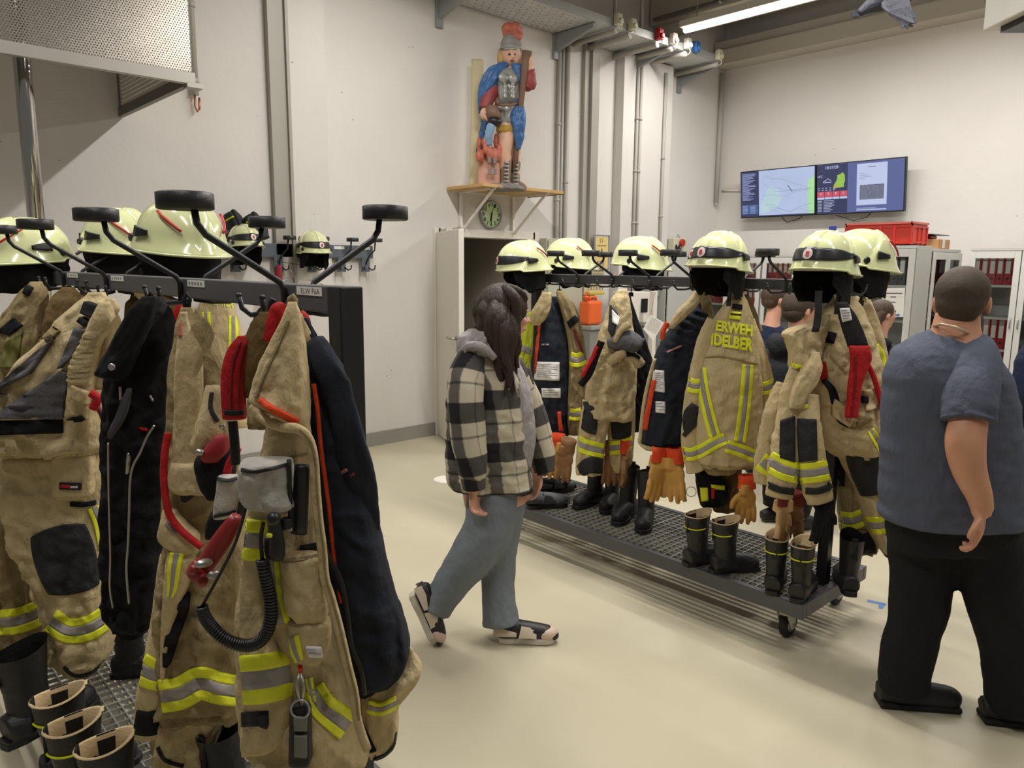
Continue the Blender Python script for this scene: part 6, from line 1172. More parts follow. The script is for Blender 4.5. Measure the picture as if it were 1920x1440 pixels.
cl, clb = piece(r, 'collar', [(545, 1302, 1322), (560, 1292, 1316), (580, 1272, 1300), (600, 1258, 1280), (616, 1250, 1264)], h - .125, .035, TAN, fold=.006, seed=55, step=3); cl2, clb2 = piece(r, 'collar_back', [(543, 1312, 1326), (570, 1314, 1334), (600, 1318, 1340), (640, 1324, 1344)], h - .05, .04, TAN_D, fold=.008, seed=56, step=4)
pipe(r, [(1228, 672), (1216, 715), (1206, 765), (1199, 830)], h - .10, .009, TAN, 'tan_edge'); tape(nv, nvb, [(1226, 712, 8), (1218, 750, 9), (1208, 805, 10)], ORANGEC, 'orange_edge', .012); printed_label(nv, nvb, ((1225, 693), (1245, 695), (1246, 736), (1220, 732)), 8, None, 'care_label'); printed_label(nv, nvb, ((1229, 752), (1247, 753), (1247, 775), (1229, 773)), 3, None, 'size_label')
piece(r, 'hem', [(826, 1198, 1300), (833, 1198, 1298), (840, 1206, 1292)], h + .02, .12, TAN, fold=.01, seed=57, step=3); tape(nv, nvb, [(1250, 660, 3), (1264, 654, 3), (1278, 648, 3)], mat('logo_red_grey', (170, 120, 120), .6), 'logo_mark', .008); pipe(r, [(1251, 605), (1244, 620), (1242, 636)], h - .14, .012, ORANGEC, 'orange_tag')
h = 3.64
r = groot('turnout_trousers', 'tan trousers with yellow pouch hanging behind the lettered jacket', 'trousers', 1350, 962, h + .12)
piece(r, 'leg', [(845, 1310, 1392), (880, 1318, 1388), (920, 1326, 1382), (958, 1338, 1376)], h + .12, .08, OLIVE, fold=.014, seed=58, step=4); pu, pub = piece(r, 'pouch', [(880, 1304, 1340), (905, 1306, 1362), (930, 1310, 1364), (948, 1314, 1356)], h + .04, .05, BLACKC, fold=.01, seed=59, step=4)
panel(pu, pub, ((1312, 914), (1326, 914), (1328, 938), (1314, 940)), YEL, 'yellow_tab', .01); panel(pu, pub, ((1332, 908), (1358, 910), (1358, 918), (1334, 916)), YEL, 'yellow_tab', .01); tape(pu, pub, [(1336, 914, 5), (1335, 934, 5)], REDC, 'red_tab', .016); b = B(); c = ph(1296, 922, h + .02); b.tube([c + RGT * .025 * math.cos(a) + UPV * .025 * math.sin(a) for a in [i * .35 for i in range(19)]], .002, 5); part(b, 'wire_ring', ZINC, r)
r = groot('turnout_jacket', 'tan jacket with yellow lettering and reflective bands on its back', 'jacket', 1365, 875, h, 'turnout jackets on the middle trolley')
bk, bkb = piece(r, 'body', [(547, 1372, 1393), (565, 1362, 1400), (590, 1346, 1408), (620, 1332, 1414), (660, 1318, 1418), (700, 1306, 1422), (750, 1300, 1424), (800, 1296, 1426), (840, 1296, 1426), (862, 1300, 1424), (872, 1308, 1420)], h, .13, TAN, fold=.013, seed=60, step=3.5, lam=.19)
s1, s1b = sleeve(r, 'left_sleeve', [(1340, 600, h - .02, 30), (1322, 645, h - .02, 34), (1309, 700, h - .03, 33), (1299, 750, h - .04, 34), (1295, 800, h - .04, 35), (1297, 850, h - .04, 36), (1306, 882, h - .04, 36)], TAN, fold=.12, seed=61); s2, s2b = sleeve(r, 'right_sleeve', [(1404, 600, h + .02, 20), (1418, 650, h, 30), (1430, 700, h, 32), (1438, 750, h, 34), (1440, 800, h, 34), (1436, 850, h, 36), (1432, 882, h, 36)], TAN, fold=.12, seed=62)
write(bk, bkb, 'ERWEH', ((1343, 600), (1412, 609), (1411, 631), (1342, 620)), YEL, 'lettering', .012, .042); write(bk, bkb, 'IDELBER', ((1334, 624), (1413, 635), (1411, 659), (1333, 646)), YEL, 'lettering', .012, .042)
panel(bk, bkb, ((1373, 569), (1391, 571), (1390, 581), (1372, 579)), BLACKC, 'name_patch', .012); y_, yb_ = panel(bk, bkb, ((1369, 583), (1389, 585), (1387, 600), (1366, 597)), YEL, 'yellow_tag', .012), 0; tape(bk, bkb, [(1368, 588, 3), (1388, 590, 3)], BLKINK, 'tag_slot', .016)
stripe(bk, bkb, [(1312, 690, 22), (1318, 730, 22), (1328, 775, 22), (1340, 818, 22)]); stripe(bk, bkb, [(1402, 684, 21), (1399, 730, 22), (1394, 780, 22), (1387, 828, 22)]); stripe(bk, bkb, [(1299, 852, 24), (1320, 842, 24), (1340, 830, 24), (1360, 822, 22)]); stripe(bk, bkb, [(1362, 836, 24), (1390, 845, 24), (1422, 858, 24)])
stripe(s1, s1b, [(1284, 716, 26), (1300, 724, 26), (1318, 722, 26)]); stripe(s1, s1b, [(1276, 848, 24), (1295, 852, 24), (1314, 844, 24)]); stripe(s2, s2b, [(1418, 728, 24), (1436, 728, 24), (1454, 720, 24)]); stripe(s2, s2b, [(1420, 862, 24), (1440, 872, 24), (1456, 880, 24)])
tape(s1, s1b, [(1278, 772, 50), (1290, 785, 60), (1304, 800, 56)], DKGREY, 'elbow_patch', .008); tape(bk, bkb, [(1310, 672, 3), (1350, 668, 3), (1400, 678, 3), (1420, 682, 3)], TAN_D, 'yoke_seam', .005)
pb2, pbb = piece(r, 'belt_pouch', [(868, 1322, 1380), (880, 1320, 1378), (888, 1326, 1370)], h - .02, .10, TAN_D, fold=.006, seed=63, step=3); loop(r, [(1378, 552), (1382, 540), (1388, 552)], h)
c3, c3b = piece(r, 'side_flap', [(552, 1396, 1404), (580, 1398, 1416), (605, 1402, 1424), (622, 1408, 1430)], h + .08, .04, TAN_D, fold=.006, seed=64, step=4)
h = 3.26
r = groot('turnout_jacket', 'tan jacket behind the bundled one, partly hidden by the man in the T-shirt', 'jacket', 1650, 830, h + .45, 'turnout jackets on the middle trolley')
rr, rrb = piece(r, 'body', [(556, 1610, 1630), (590, 1612, 1642), (640, 1616, 1656), (690, 1620, 1664), (750, 1620, 1668), (810, 1620, 1670), (840, 1625, 1670)], h + .45, .1, TAN, fold=.018, seed=65, step=4); b = B(); b.tube([ph(1618, 560, h + .45), V((XR + .095, 1.50, 1.60)), ph(1624, 560, h + .45)], .004, 6); part(b, 'hanging_loop', BLKWEB, r); stripe(rr, rrb, [(1636, 650, 24), (1646, 668, 26), (1650, 690, 24)]); stripe(rr, rrb, [(1650, 745, 24), (1668, 748, 24)])
r = groot('turnout_trousers', 'tan turnout trousers with large black knee pads at the near end of the middle trolley', 'trousers', 1630, 1042, h + .1)
l1, l1b = piece(r, 'left_leg', [(840, 1556, 1622), (880, 1566, 1624), (930, 1572, 1628), (980, 1576, 1634), (1015, 1584, 1642), (1036, 1596, 1640)], h + .14, .10, TAN_D, fold=.018, seed=66, step=4); l2, l2b = piece(r, 'right_leg', [(828, 1566, 1672), (870, 1582, 1674), (910, 1604, 1676), (950, 1616, 1680), (990, 1628, 1684), (1025, 1646, 1686), (1044, 1660, 1684)], h + .02, .11, TAN, fold=.018, seed=67, step=4)
panel(l2, l2b, ((1580, 852), (1650, 834), (1672, 920), (1612, 934)), mat('knee_black', (26, 26, 28), .7), 'knee_pad', .012, .35); stripe(l1, l1b, [(1572, 974, 32), (1600, 976, 32), (1632, 962, 32)]); stripe(l2, l2b, [(1620, 984, 32), (1650, 985, 32), (1684, 976, 32)]); tape(l1, l1b, [(1590, 1024, 30), (1612, 1020, 36), (1640, 1016, 40)], BLACKC, 'black_hem', .012); tape(l2, l2b, [(1650, 1038, 6), (1664, 1044, 6), (1686, 1036, 6)], BLKWEB, 'hem_piping', .01); tape(l1, l1b, [(1562, 850, 20), (1568, 880, 24), (1570, 910, 20)], BLACKC, 'knee_pad', .02)
r = groot('turnout_jacket', 'bundled tan jacket with wide collar and black elbow patches at the middle trolley end', 'jacket', 1520, 940, h, 'turnout jackets on the middle trolley')
m1, m1b = piece(r, 'body', [(556, 1564, 1604), (580, 1546, 1614), (620, 1530, 1628), (660, 1518, 1638), (700, 1510, 1648), (750, 1510, 1656), (800, 1520, 1664), (835, 1535, 1668), (852, 1560, 1668)], h + .03, .15, TAN, fold=.022, seed=68, step=3.5, lam=.2)
c1, c1b = piece(r, 'wide_collar', [(590, 1538, 1556), (606, 1512, 1552), (622, 1470, 1548), (640, 1474, 1544), (660, 1480, 1538), (690, 1480, 1528)], h - .06, .05, TAN, fold=.014, seed=69, step=3.5)
a1, a1b = sleeve(r, 'left_sleeve', [(1505, 680, h - .06, 40), (1490, 730, h - .08, 48), (1482, 790, h - .10, 52), (1476, 840, h - .11, 58), (1468, 890, h - .12, 58), (1460, 930, h - .12, 50)], TAN, fold=.13, seed=70); a2, a2b = sleeve(r, 'right_sleeve', [(1516, 740, h - .10, 36), (1514, 790, h - .13, 48), (1517, 840, h - .14, 54), (1526, 890, h - .14, 56), (1538, 938, h - .14, 50)], TAN, fold=.12, seed=71)
fl2, fl2b = piece(r, 'front_edge', [(660, 1524, 1536), (690, 1505, 1540), (720, 1490, 1530), (740, 1484, 1514), (765, 1480, 1506)], h - .15, .03, TAN, fold=.008, seed=72, step=3)
for sv, sbv, pt1, pt2, pt3, ptp in ((a1, a1b, [(1440, 864, 40), (1470, 880, 40), (1502, 888, 38)], [(1438, 908, 12), (1462, 918, 12), (1488, 922, 12)], ((1462, 788), (1490, 780), (1490, 866), (1461, 858)), [(1464, 690, 32), (1484, 698, 32), (1506, 702, 32)]), (a2, a2b, [(1496, 888, 38), (1524, 886, 38), (1556, 880, 38)], [(1510, 920, 12), (1534, 920, 12), (1562, 910, 12)], ((1492, 784), (1530, 786), (1532, 862), (1497, 866)), None)):
    stripe(sv, sbv, pt1); tape(sv, sbv, pt2, BLKWEB, 'black_strap', .008); panel(sv, sbv, pt3, DKGREY, 'elbow_patch', .008)
stripe(c1, c1b, [(1465, 688, 26), (1486, 694, 26), (1502, 698, 26)]); stripe(a2, a2b, [(1484, 748, 26), (1500, 752, 26), (1514, 752, 26)])
sl3, sl3b = sleeve(r, 'rear_sleeve', [(1470, 720, h + .02, 30), (1454, 770, h, 40), (1444, 820, h, 44), (1436, 870, h, 44), (1432, 905, h, 38)], TAN, fold=.14, seed=73); tape(sl3, sl3b, [(1426, 864, 36), (1442, 876, 36), (1456, 884, 30)], YEL, 'yellow_band', .006); tape(sl3, sl3b, [(1427, 864, 16), (1442, 876, 16), (1456, 884, 14)], SIL, 'silver_band', .009); tape(sl3, sl3b, [(1440, 824, 6), (1450, 830, 6), (1458, 836, 6)], TAN_D, 'label', .009)
panel(m1, m1b, ((1550, 620), (1566, 624), (1560, 644), (1546, 642)), BLACKC, 'black_tab', .02); tape(m1, m1b, [(1556, 668, 4), (1570, 684, 4), (1584, 698, 4)], TAN_D, 'pocket_seam', .006); panel(m1, m1b, ((1528, 688), (1546, 678), (1550, 708), (1538, 712)), REDC, 'red_lining', .014)
tape(m1, m1b, [(1542, 712, 8), (1558, 730, 12), (1566, 760, 14), (1576, 785, 16), (1590, 796, 12)], BLACKC, 'black_zip_guard', .02); panel(m1, m1b, ((1618, 732), (1646, 724), (1654, 760), (1622, 770)), TAN, 'chest_pocket', .016); tape(m1, m1b, [(1614, 748, 12), (1624, 748, 12)], BLACKC, 'radio_loop', .024); l = panel(m1, m1b, ((1604, 792), (1628, 778), (1634, 786), (1608, 802)), TAN_D, 'name_label', .016)
stripe(m1, m1b, [(1632, 806, 14), (1644, 826, 16), (1655, 846, 16)]); panel(m1, m1b, ((1560, 744), (1600, 776), (1588, 800), (1556, 778)), TAN, 'lower_fold', .03, .2); loop(r, [(1572, 562), (1576, 548), (1582, 562)], h)
r = groot('braces', 'red and black trouser braces with white tag over the bundled jacket', 'braces', 1600, 782, h - .18)
k1, k1b = piece(r, 'black_strap', [(566, 1566, 1588), (590, 1572, 1604), (620, 1580, 1618), (651, 1590, 1628)], h - .15, .016, BLKWEB, fold=.003, seed=74, step=4); k2, k2b = piece(r, 'red_strap', [(648, 1592, 1630), (670, 1594, 1634), (690, 1594, 1628), (720, 1590, 1616), (750, 1588, 1612), (783, 1584, 1608)], h - .17, .014, REDC, fold=.003, seed=75, step=4)
printed_label(k1, k1b, ((1574, 578), (1592, 577), (1597, 600), (1579, 604)), 4, None, 'white_tag'); pipe(r, [(1626, 682), (1638, 706), (1648, 740), (1656, 776)], h - .14, .011, REDC, 'red_strap'); tape(k2, k2b, [(1604, 668, 2.5), (1603, 730, 2.5), (1597, 778, 2.5)], mat('dark_red_seam', (110, 18, 22)), 'seam', .004); pipe(r, [(1570, 560), (1566, 552)], h - .1, .008, TAN, 'end_tab')
b = B(); k = ph(1534, 544, 3.12); b.tube([ph(1535, 545, 3.12), ph(1534, 590, 3.12), ph(1531, 612, 3.12), ph(1528, 622, 3.11)], .016, 8, flat=.25); solo(b, 'chin_strap', BLKWEB, 'black chin strap hanging from the nearest helmet in front of the tan collar', 'strap')
# ================================================================ wall coat rail on the left wall
wr = root('wall_coat_rail', 'grey steel coat rail with rings and hooks fixed to the left wall', 'coat rail', (2.9, 5.86, 1.80)); RZ = 1.74; WR = mat('rail_blue_grey', (92, 100, 108), .5, .1)
b = B(); b.box((1.9, 5.86, RZ), (3.68, 5.90, RZ + .11)); part(b, 'rail', WR, wr, bevel=.003)
for xs in (2.05, 2.42, 2.78, 3.08, 3.36, 3.60):
    b = B(); b.box((xs - .04, 5.855, RZ - .12), (xs + .04, 5.875, RZ + .02)); part(b, 'hook_plate', WR, wr, bevel=.003)
    b = B(); b.tube([V((xs, 5.86, RZ - .06)), V((xs + .015, 5.82, RZ + .02)), V((xs + .04, 5.77, RZ + .07)), V((xs + .045, 5.765, RZ + .14))], .007, 8); a = part(b, 'arm', STEELBLK, wr); b = B(); b.lathe((xs + .05, 5.75, RZ + .14), [(.05, 0), (.052, .002), (.052, .03), (.048, .032), (.045, .03), (.045, .004)], 26); part(b, 'helmet_ring', STEELBLK, a)
    for s in (-1, 1): b = B(); b.tube([V((xs + s * .03, 5.86, RZ - .08)), V((xs + s * .035, 5.81, RZ - .105)), V((xs + s * .05, 5.79, RZ - .095)), V((xs + s * .055, 5.785, RZ - .06))], .006, 8); part(b, 'hook', STEELBLK, wr)
for xa, xb in ((3.29, 3.39), (3.55, 3.65)): b = B(); b.box((xa, 5.857, RZ + .075), (xb, 5.86, RZ + .10)); part(b, 'name_sticker', LABELM, wr)
wc = groot('turnout_jacket', 'tan jacket with yellow lettering hanging on the wall coat rail', 'jacket', 415, 660, 5.76); h = 5.72
w1, w1b = piece(wc, 'body', [(545, 398, 420), (556, 384, 430), (575, 374, 438), (600, 368, 446), (630, 362, 456), (660, 358, 464), (720, 356, 468), (800, 358, 466)], h, .07, TAN, fold=.016, seed=76, step=4, lam=.25)
write(w1, w1b, 'FEUERWEHR', ((384, 552), (445, 562), (444, 578), (384, 568)), YEL, 'lettering', .012, .02); stripe(w1, w1b, [(386, 585, 16), (388, 620, 16), (390, 660, 16)]); stripe(w1, w1b, [(438, 592, 18), (438, 625, 18), (437, 670, 18)])
b = B(); b.tube([ph(384, 608, 5.9), ph(420, 620, 5.9), ph(462, 632, 5.9)], .012, 8); solo(b, 'rail_rod', STEELBLK, 'thin dark rod crossing in front of the lettered wall jacket', 'rod')
b = B(); P = [onY(x, y, 5.75) for x, y in ((545, 505), (547, 511), (550, 514), (549, 519), (530, 527), (522, 534), (600, 527), (549, 519))]; b.tube(P[:4], .004, 6); b.tube([P[3], P[4], P[5]], .004, 6); b.tube([P[3], onY(590, 527, 5.75), onY(606, 534, 5.75), P[5]], .004, 6); solo(b, 'clothes_hanger', ZINC, 'empty wire clothes hanger on the wall coat rail', 'hanger')
r = groot('key_lanyard', 'dark red lanyard pouch hanging below the wall helmet', 'lanyard', 523, 515, 5.95); piece(r, 'pouch', [(497, 519, 528), (510, 516, 529), (540, 516, 529)], 5.95, .03, mat('lanyard_red', (130, 26, 44), .7), fold=.002, seed=77, step=4); pipe(r, [(523, 497), (520, 490), (526, 488), (524, 497)], 5.95, .004, BLKPL, 'ring'); b = B(); b.tube([ph(523, 490, 5.95), V((3.11, 5.79, RZ - .09))], .003, 5); part(b, 'cord', BLKPL, r)
rb = groot('hanging_boots', 'pair of black boots resting on top of the wall coat rail', 'boots', 455, 450, 6.0)
for x, y in ((436, 400), (474, 404)):
    b = B(); limb(b, [(x - 6, y, 6.0, 26), (x + 2, y + 14, 6.0, 34), (x + 10, y + 30, 6.0, 36), (x + 16, y + 46, 6.0, 32)], 1, seg=20, fold=.08, seed=x); bv = b.bvh(); o = part(b, 'boot', BOOTL, rb); tape(o, bv, [(x - 12, y + 14, 3), (x, y + 7, 3), (x + 10, y + 4, 3)], YEL, 'piping', .01); b = B(); limb(b, [(x, y - 6, 5.9, 7), (x + 12, y + 16, 5.88, 8), (x + 16, y + 30, 5.88, 8)], 1, seg=10); part(b, 'pull_strap', BLKWEB, o)
for o in [helmet((3.02, 5.70, 1.80), -PI / 2 - .15, 'pale helmet with badge hanging on the wall coat rail')]: o.rotation_euler = (0, .12, -PI / 2 - .1)
helmet((2.44, 5.70, 1.83), -PI / 2, 'pale helmet on the wall coat rail half hidden behind the left trolley', skip=N0)
# ================================================================ people
DENIM = cloth_mat('blue_denim', (122, 130, 138), var=.16, bump=.4); HOODIE = cloth_mat('grey_hoodie', (158, 152, 152), var=.06); TEE = cloth_mat('slate_tee', (82, 87, 102), var=.10, bump=.35)
TROUS = cloth_mat('black_trousers', (24, 24, 26), var=.2, bump=.35); SOFTB = cloth_mat('softshell_black', (34, 36, 40), var=.15); NAVYJ = cloth_mat('navy_jacket', (34, 42, 66), var=.12)
def hair_mat(name, rgb, str_=(2, 2, .22)):
    m = mat(name, rgb, .5, var=.4, scale=30, bump=.35, bscale=60, stretch=str_, spec=.35); return m
HAIRD = hair_mat('dark_brown_hair', (54, 42, 36)); HAIRS = mat('short_brown_hair', (70, 58, 48), .6, var=.35, scale=60, bump=.35, bscale=320, spec=.3); HAIRB = hair_mat('brown_hair', (78, 60, 48))
def plaid_nodes(nt, N, L, b):
    uv = n_(N, 'ShaderNodeUVMap'); uv.uv_map = 'UVMap'; sx = n_(N, 'ShaderNodeSeparateXYZ'); L.new(uv.outputs[0], sx.inputs[0])
    nz = n_(N, 'ShaderNodeTexNoise'); nz.inputs['Scale'].default_value = 60; nz.inputs['Detail'].default_value = 3
    def band(src, per, off, w, soft=.03):
        f = math_(N, L, 'FRACT', math_(N, L, 'ADD', math_(N, L, 'DIVIDE', src, per), off)); d = math_(N, L, 'ABSOLUTE', math_(N, L, 'SUBTRACT', f, .5))
        return math_(N, L, 'SUBTRACT', 1.0, math_(N, L, 'DIVIDE', math_(N, L, 'SUBTRACT', d, w - soft), soft * 2, True), True)
    h = math_(N, L, 'MAXIMUM', band(sx.outputs[1], .225, .35, .185, .012), math_(N, L, 'MULTIPLY', band(sx.outputs[1], .225, .90, .022, .010), .55))
    v = math_(N, L, 'MAXIMUM', band(sx.outputs[0], .190, .15, .15, .02), math_(N, L, 'MULTIPLY', band(sx.outputs[0], .190, .66, .018, .010), .45))
    s = math_(N, L, 'MULTIPLY', math_(N, L, 'ADD', math_(N, L, 'MULTIPLY', h, .62), math_(N, L, 'MULTIPLY', v, .48)), 1.0, True)
    r = n_(N, 'ShaderNodeValToRGB'); e = r.color_ramp.elements; e[0].position = 0; e[0].color = lin((206, 197, 172)); e[1].position = 1; e[1].color = lin((26, 26, 30)); k = r.color_ramp.elements.new(.5); k.color = lin((92, 88, 84)); L.new(s, r.inputs[0])
    mx = n_(N, 'ShaderNodeMix', data_type='RGBA', blend_type='MULTIPLY'); mx.inputs[0].default_value = .25; L.new(r.outputs[0], mx.inputs[6]); L.new(nz.outputs['Fac'], mx.inputs[7]); L.new(mx.outputs[2], b.inputs['Base Color'])
    bp = n_(N, 'ShaderNodeBump'); bp.inputs['Strength'].default_value = .3; bp.inputs['Distance'].default_value = .004; L.new(nz.outputs['Fac'], bp.inputs['Height']); L.new(bp.outputs[0], b.inputs['Normal'])
PLAID = node_mat('plaid_flannel', plaid_nodes, .95)
def head(b, c, f, up, s=1.0, r=None):
    """Skull, jaw, nose, brow, lips and ears around c (centre of the head), face towards f; s = 1 for a 23 cm head."""
    f = f.normalized(); r = f.cross(up).normalized(); u = r.cross(f); M = Matrix((f, r, u)).transposed()
    P = lambda x, y, z: c + (f * x + r * y + u * z) * s
    def bl(p, rad): b.ball(P(*p), [q * s for q in rad], rot=M, seg=20)
    bl((-.012, 0, .028), (.098, .076, .086)); bl((.032, 0, -.03), (.062, .058, .078)); bl((.060, 0, -.092), (.030, .030, .022)); bl((.03, 0, -.07), (.055, .055, .04))
    b.tube([P(.088, 0, .022), P(.102, 0, -.004), P(.114, 0, -.024), P(.100, 0, -.032)], [.009 * s, .012 * s, .016 * s, .010 * s], 10)
    for y in (-1, 1): bl((.098, y * .013, -.027), (.011, .009, .008)); bl((.082, y * .032, .022), (.016, .024, .010)); bl((.066, y * .042, -.018), (.022, .020, .022)); bl((-.008, y * .080, -.008), (.018, .009, .032)); bl((-.002, y * .078, -.026), (.010, .008, .014))
    bl((.090, 0, -.052), (.014, .026, .007)); bl((.088, 0, -.062), (.014, .022, .007)); return P, M
def eyes(o, P, s=1.0):
    b = B()
    for y in (-1, 1): b.ball(P(.082, y * .032, .004), .013 * s, seg=12)
    e = part(b, 'eyes', mat('eye_white', (214, 206, 200), .25, var=0), o); b = B()
    for y in (-1, 1): b.ball(P(.0925, y * .032, .004), (.005 * s,) * 3, seg=10)
    part(b, 'irises', mat('iris_dark', (50, 36, 28), .2, var=0), e)
    b = B()
    for y in (-1, 1): b.tube([P(.088, y * .016, .028), P(.090, y * .034, .034), P(.078, y * .052, .028)], .0035 * s, 6)
    part(b, 'eyebrows', HAIRD, o)
def hand3(b, wrist, down, palm, thumb_side, s=1.0, curl=.5):
    """Relaxed hand: palm and five bent fingers hanging from the wrist along `down`; palm normal `palm`; thumb on `thumb_side`."""
    d = down.normalized(); n = palm.normalized(); t = thumb_side.normalized(); M = Matrix((t, n, d)).transposed()
    b.ball(wrist + d * .045 * s, (.040 * s, .018 * s, .054 * s), rot=M, seg=18); limb3(b, [wrist - d * .03 * s, wrist + d * .02 * s], [.026 * s, .030 * s], .75, seg=16, n=8)
    for k, (o, ln) in enumerate(((.030, .068), (.010, .076), (-.011, .070), (-.031, .054))):
        a = wrist + d * (.083 - abs(o) * .15) * s + t * o * s; c = curl * (1 + .12 * k)
        m1 = a + (d * math.cos(c * .5) + n * math.sin(c * .5)) * ln * .45 * s; m2 = m1 + (d * math.cos(c * 1.3) + n * math.sin(c * 1.3)) * ln * .33 * s; m3 = m2 + (d * math.cos(c * 2.0) + n * math.sin(c * 2.0)) * ln * .28 * s
        limb3(b, [a - d * .02 * s, a, m1, m2, m3], [.009 * s, .0098 * s, .0092 * s, .0084 * s, .0066 * s], 1, seg=12)
    a = wrist + d * .025 * s + t * .032 * s; limb3(b, [a - t * .01 * s, a, a + (d * .65 + t * .55 + n * .35).normalized() * .036 * s, a + (d * .65 + t * .55 + n * .35).normalized() * .036 * s + (d * .9 + n * .4).normalized() * .032 * s], [.013 * s, .0125 * s, .0108 * s, .0085 * s], 1, seg=12)

# ---------------------------------------------------------------- woman in the plaid overshirt
wh = 3.16
wo = root('person', 'woman with long dark hair in a cream and black plaid overshirt, walking to the right', 'person', V((2.03, 2.43, 0)))
b = B(); hc = ph(945, 590, wh); hf = (RGT * .90 + FH * .40 + V((0, 0, -.08))); P, M = head(b, hc, hf, V((0, 0, 1)), 1.0)
limb(b, [(935, 625, wh + .01, 46), (928, 655, wh + .01, 54), (922, 680, wh + .01, 90)], 1, n=14)
limb(b, [(915, 672, wh, 120), (912, 740, wh, 110), (918, 820, wh, 110), (925, 900, wh, 120), (930, 945, wh + .0, 118)], .85)
limb(b, [(882, 690, wh - .10, 46), (878, 790, wh - .14, 40), (886, 890, wh - .16, 30), (888, 918, wh - .16, 26)], 1); limb(b, [(950, 690, wh + .12, 46), (985, 780, wh + .16, 40), (1008, 860, wh + .14, 30), (1008, 885, wh + .13, 24)], 1)
limb(b, [(938, 930, wh + .03, 70), (936, 1030, wh + .04, 44), (935, 1100, wh + .04, 38), (938, 1172, wh + .02, 30)], 1); limb(b, [(925, 930, wh - .03, 70), (906, 1015, wh - .05, 48), (860, 1076, wh - .03, 40), (806, 1142, wh, 30)], 1)
hand3(b, ph(889, 916, wh - .16), V((0, 0, -1)) + RGT * .02, RGT * .9 - FH * .4, RGT * .5 + FH * .9, .92, .8); hand3(b, ph(1008, 888, wh + .13), V((0, 0, -1)) - RGT * .15, -FH * .4 - RGT * .9, RGT * .6 - FH * .8, .92, .7)
b.fuse(.0075, 3); body = part(b, 'body', SKIN2, wo); eyes(wo, P); b = B(); b.ball(P(.094, 0, -.057), (.010, .020, .008), rot=M); part(b, 'lips', mat('lips', (168, 92, 84), .4), wo)
b = B(); limb(b, [(932, 900, wh + .02, 112), (940, 950, wh + .03, 88), (936, 1010, wh + .04, 74), (934, 1060, wh + .05, 66), (934, 1110, wh + .04, 64), (938, 1150, wh + .03, 68), (940, 1172, wh + .02, 70)], .95, fold=.07, seed=2)
limb(b, [(925, 895, wh - .03, 104), (921, 950, wh - .05, 96), (909, 1005, wh - .05, 92), (884, 1045, wh - .04, 84), (854, 1086, wh - .02, 70), (828, 1122, wh, 62), (815, 1142, wh, 62)], .95, fold=.08, seed=5); limb(b, [(932, 880, wh, 118), (928, 940, wh, 112)], .85, n=10)
b.fuse(.010, 2); jeans = part(b, 'jeans', DENIM, wo)
# trainers
def trainer(name, loc, M4):
    r0 = shoe_proto('trainer', 'shoe', mat('sneaker_black', (34, 30, 30), .5), mat('sneaker_toe_pink', (214, 188, 170), .5), mat('sneaker_sole_white', (200, 194, 180), .55), mat('sneaker_cream', (206, 192, 172), .5), None)
    for ch in list(r0.children):
        me = ch.data; me.transform(M4); me.transform(Matrix.Translation(loc - ORG[wo.name])); ch.parent = wo; ch.name = 'shoe_' + ch.name.split('.')[0]
        ORG[ch.name] = ORG[wo.name]
    bpy.data.objects.remove(r0)
ang = math.atan2(RGT.y, RGT.x)
p = onZ(968, 1203, 0); trainer('a', V((p.x, p.y, 0)), Matrix.Rotation(ang, 4, 'Z'))
toe = ph(824, 1203, wh); p2 = ph(797, 1150, wh - .02); trainer('b', p2, Matrix.Rotation(ang, 4, 'Z') @ Matrix.Rotation(math.radians(66), 4, 'Y') @ Matrix.Translation((-.03, 0, -.03)))
b = B(); cloth(b, [(640, 888, 930), (665, 878, 962), (700, 880, 984), (740, 885, 997), (790, 886, 1003), (825, 886, 1004), (852, 886, 1000), (870, 888, 996), (886, 890, 985)], wh - .0, .12, fold=.005, seed=3, step=4); hb = b.bvh(); ho = part(b, 'hoodie', HOODIE, wo)
b = B(); cloth(b, [(617, 878, 925), (628, 862, 930), (642, 856, 934), (656, 858, 938), (668, 866, 930)], wh - .06, .085, fold=.012, seed=8, step=2.5, lam=.06); limb(b, [(862, 662, wh - .10, 12), (880, 650, wh - .15, 18), (905, 652, wh - .165, 18), (928, 672, wh - .15, 12)], .7, fold=.12, seed=9); part(b, 'hood', HOODIE, ho)
b = B(); b.tube([ph(960, 680, wh - .12), ph(966, 720, wh - .13), ph(972, 745, wh - .13)], .004, 6); part(b, 'drawcord', WHITEC, ho)
def rows_shirt(): return [(648, 872, 935), (662, 858, 955), (680, 848, 968), (705, 842, 980), (740, 838, 984), (790, 836, 988), (840, 836, 990), (875, 837, 994), (900, 840, 998), (912, 850, 1000), (918, 868, 1000)]
b = B(); cloth(b, rows_shirt(), wh, .15, fold=.010, seed=4, step=3, seg=72, lam=.16, cap=False); part(b, 'overshirt', PLAID, wo)
b = B(); limb(b, [(884, 668, wh - .10, 52), (876, 700, wh - .13, 66), (873, 745, wh - .16, 70), (876, 800, wh - .17, 68), (882, 850, wh - .18, 62), (887, 885, wh - .18, 52), (888, 897, wh - .18, 44)], .95, fold=.06, seed=6); part(b, 'sleeve', PLAID, wo)
b = B(); limb(b, [(887, 893, wh - .18, 46), (888, 903, wh - .18, 46), (889, 916, wh - .18, 42)], .95, n=8, fold=.02); part(b, 'cuff', PLAID, wo)
b = B(); cloth(b, [(690, 975, 995), (740, 990, 1008), (790, 998, 1016), (850, 1003, 1024), (890, 1006, 1026)], wh + .12, .04, fold=.006, seed=7, step=4); part(b, 'overshirt_front', PLAID, wo)
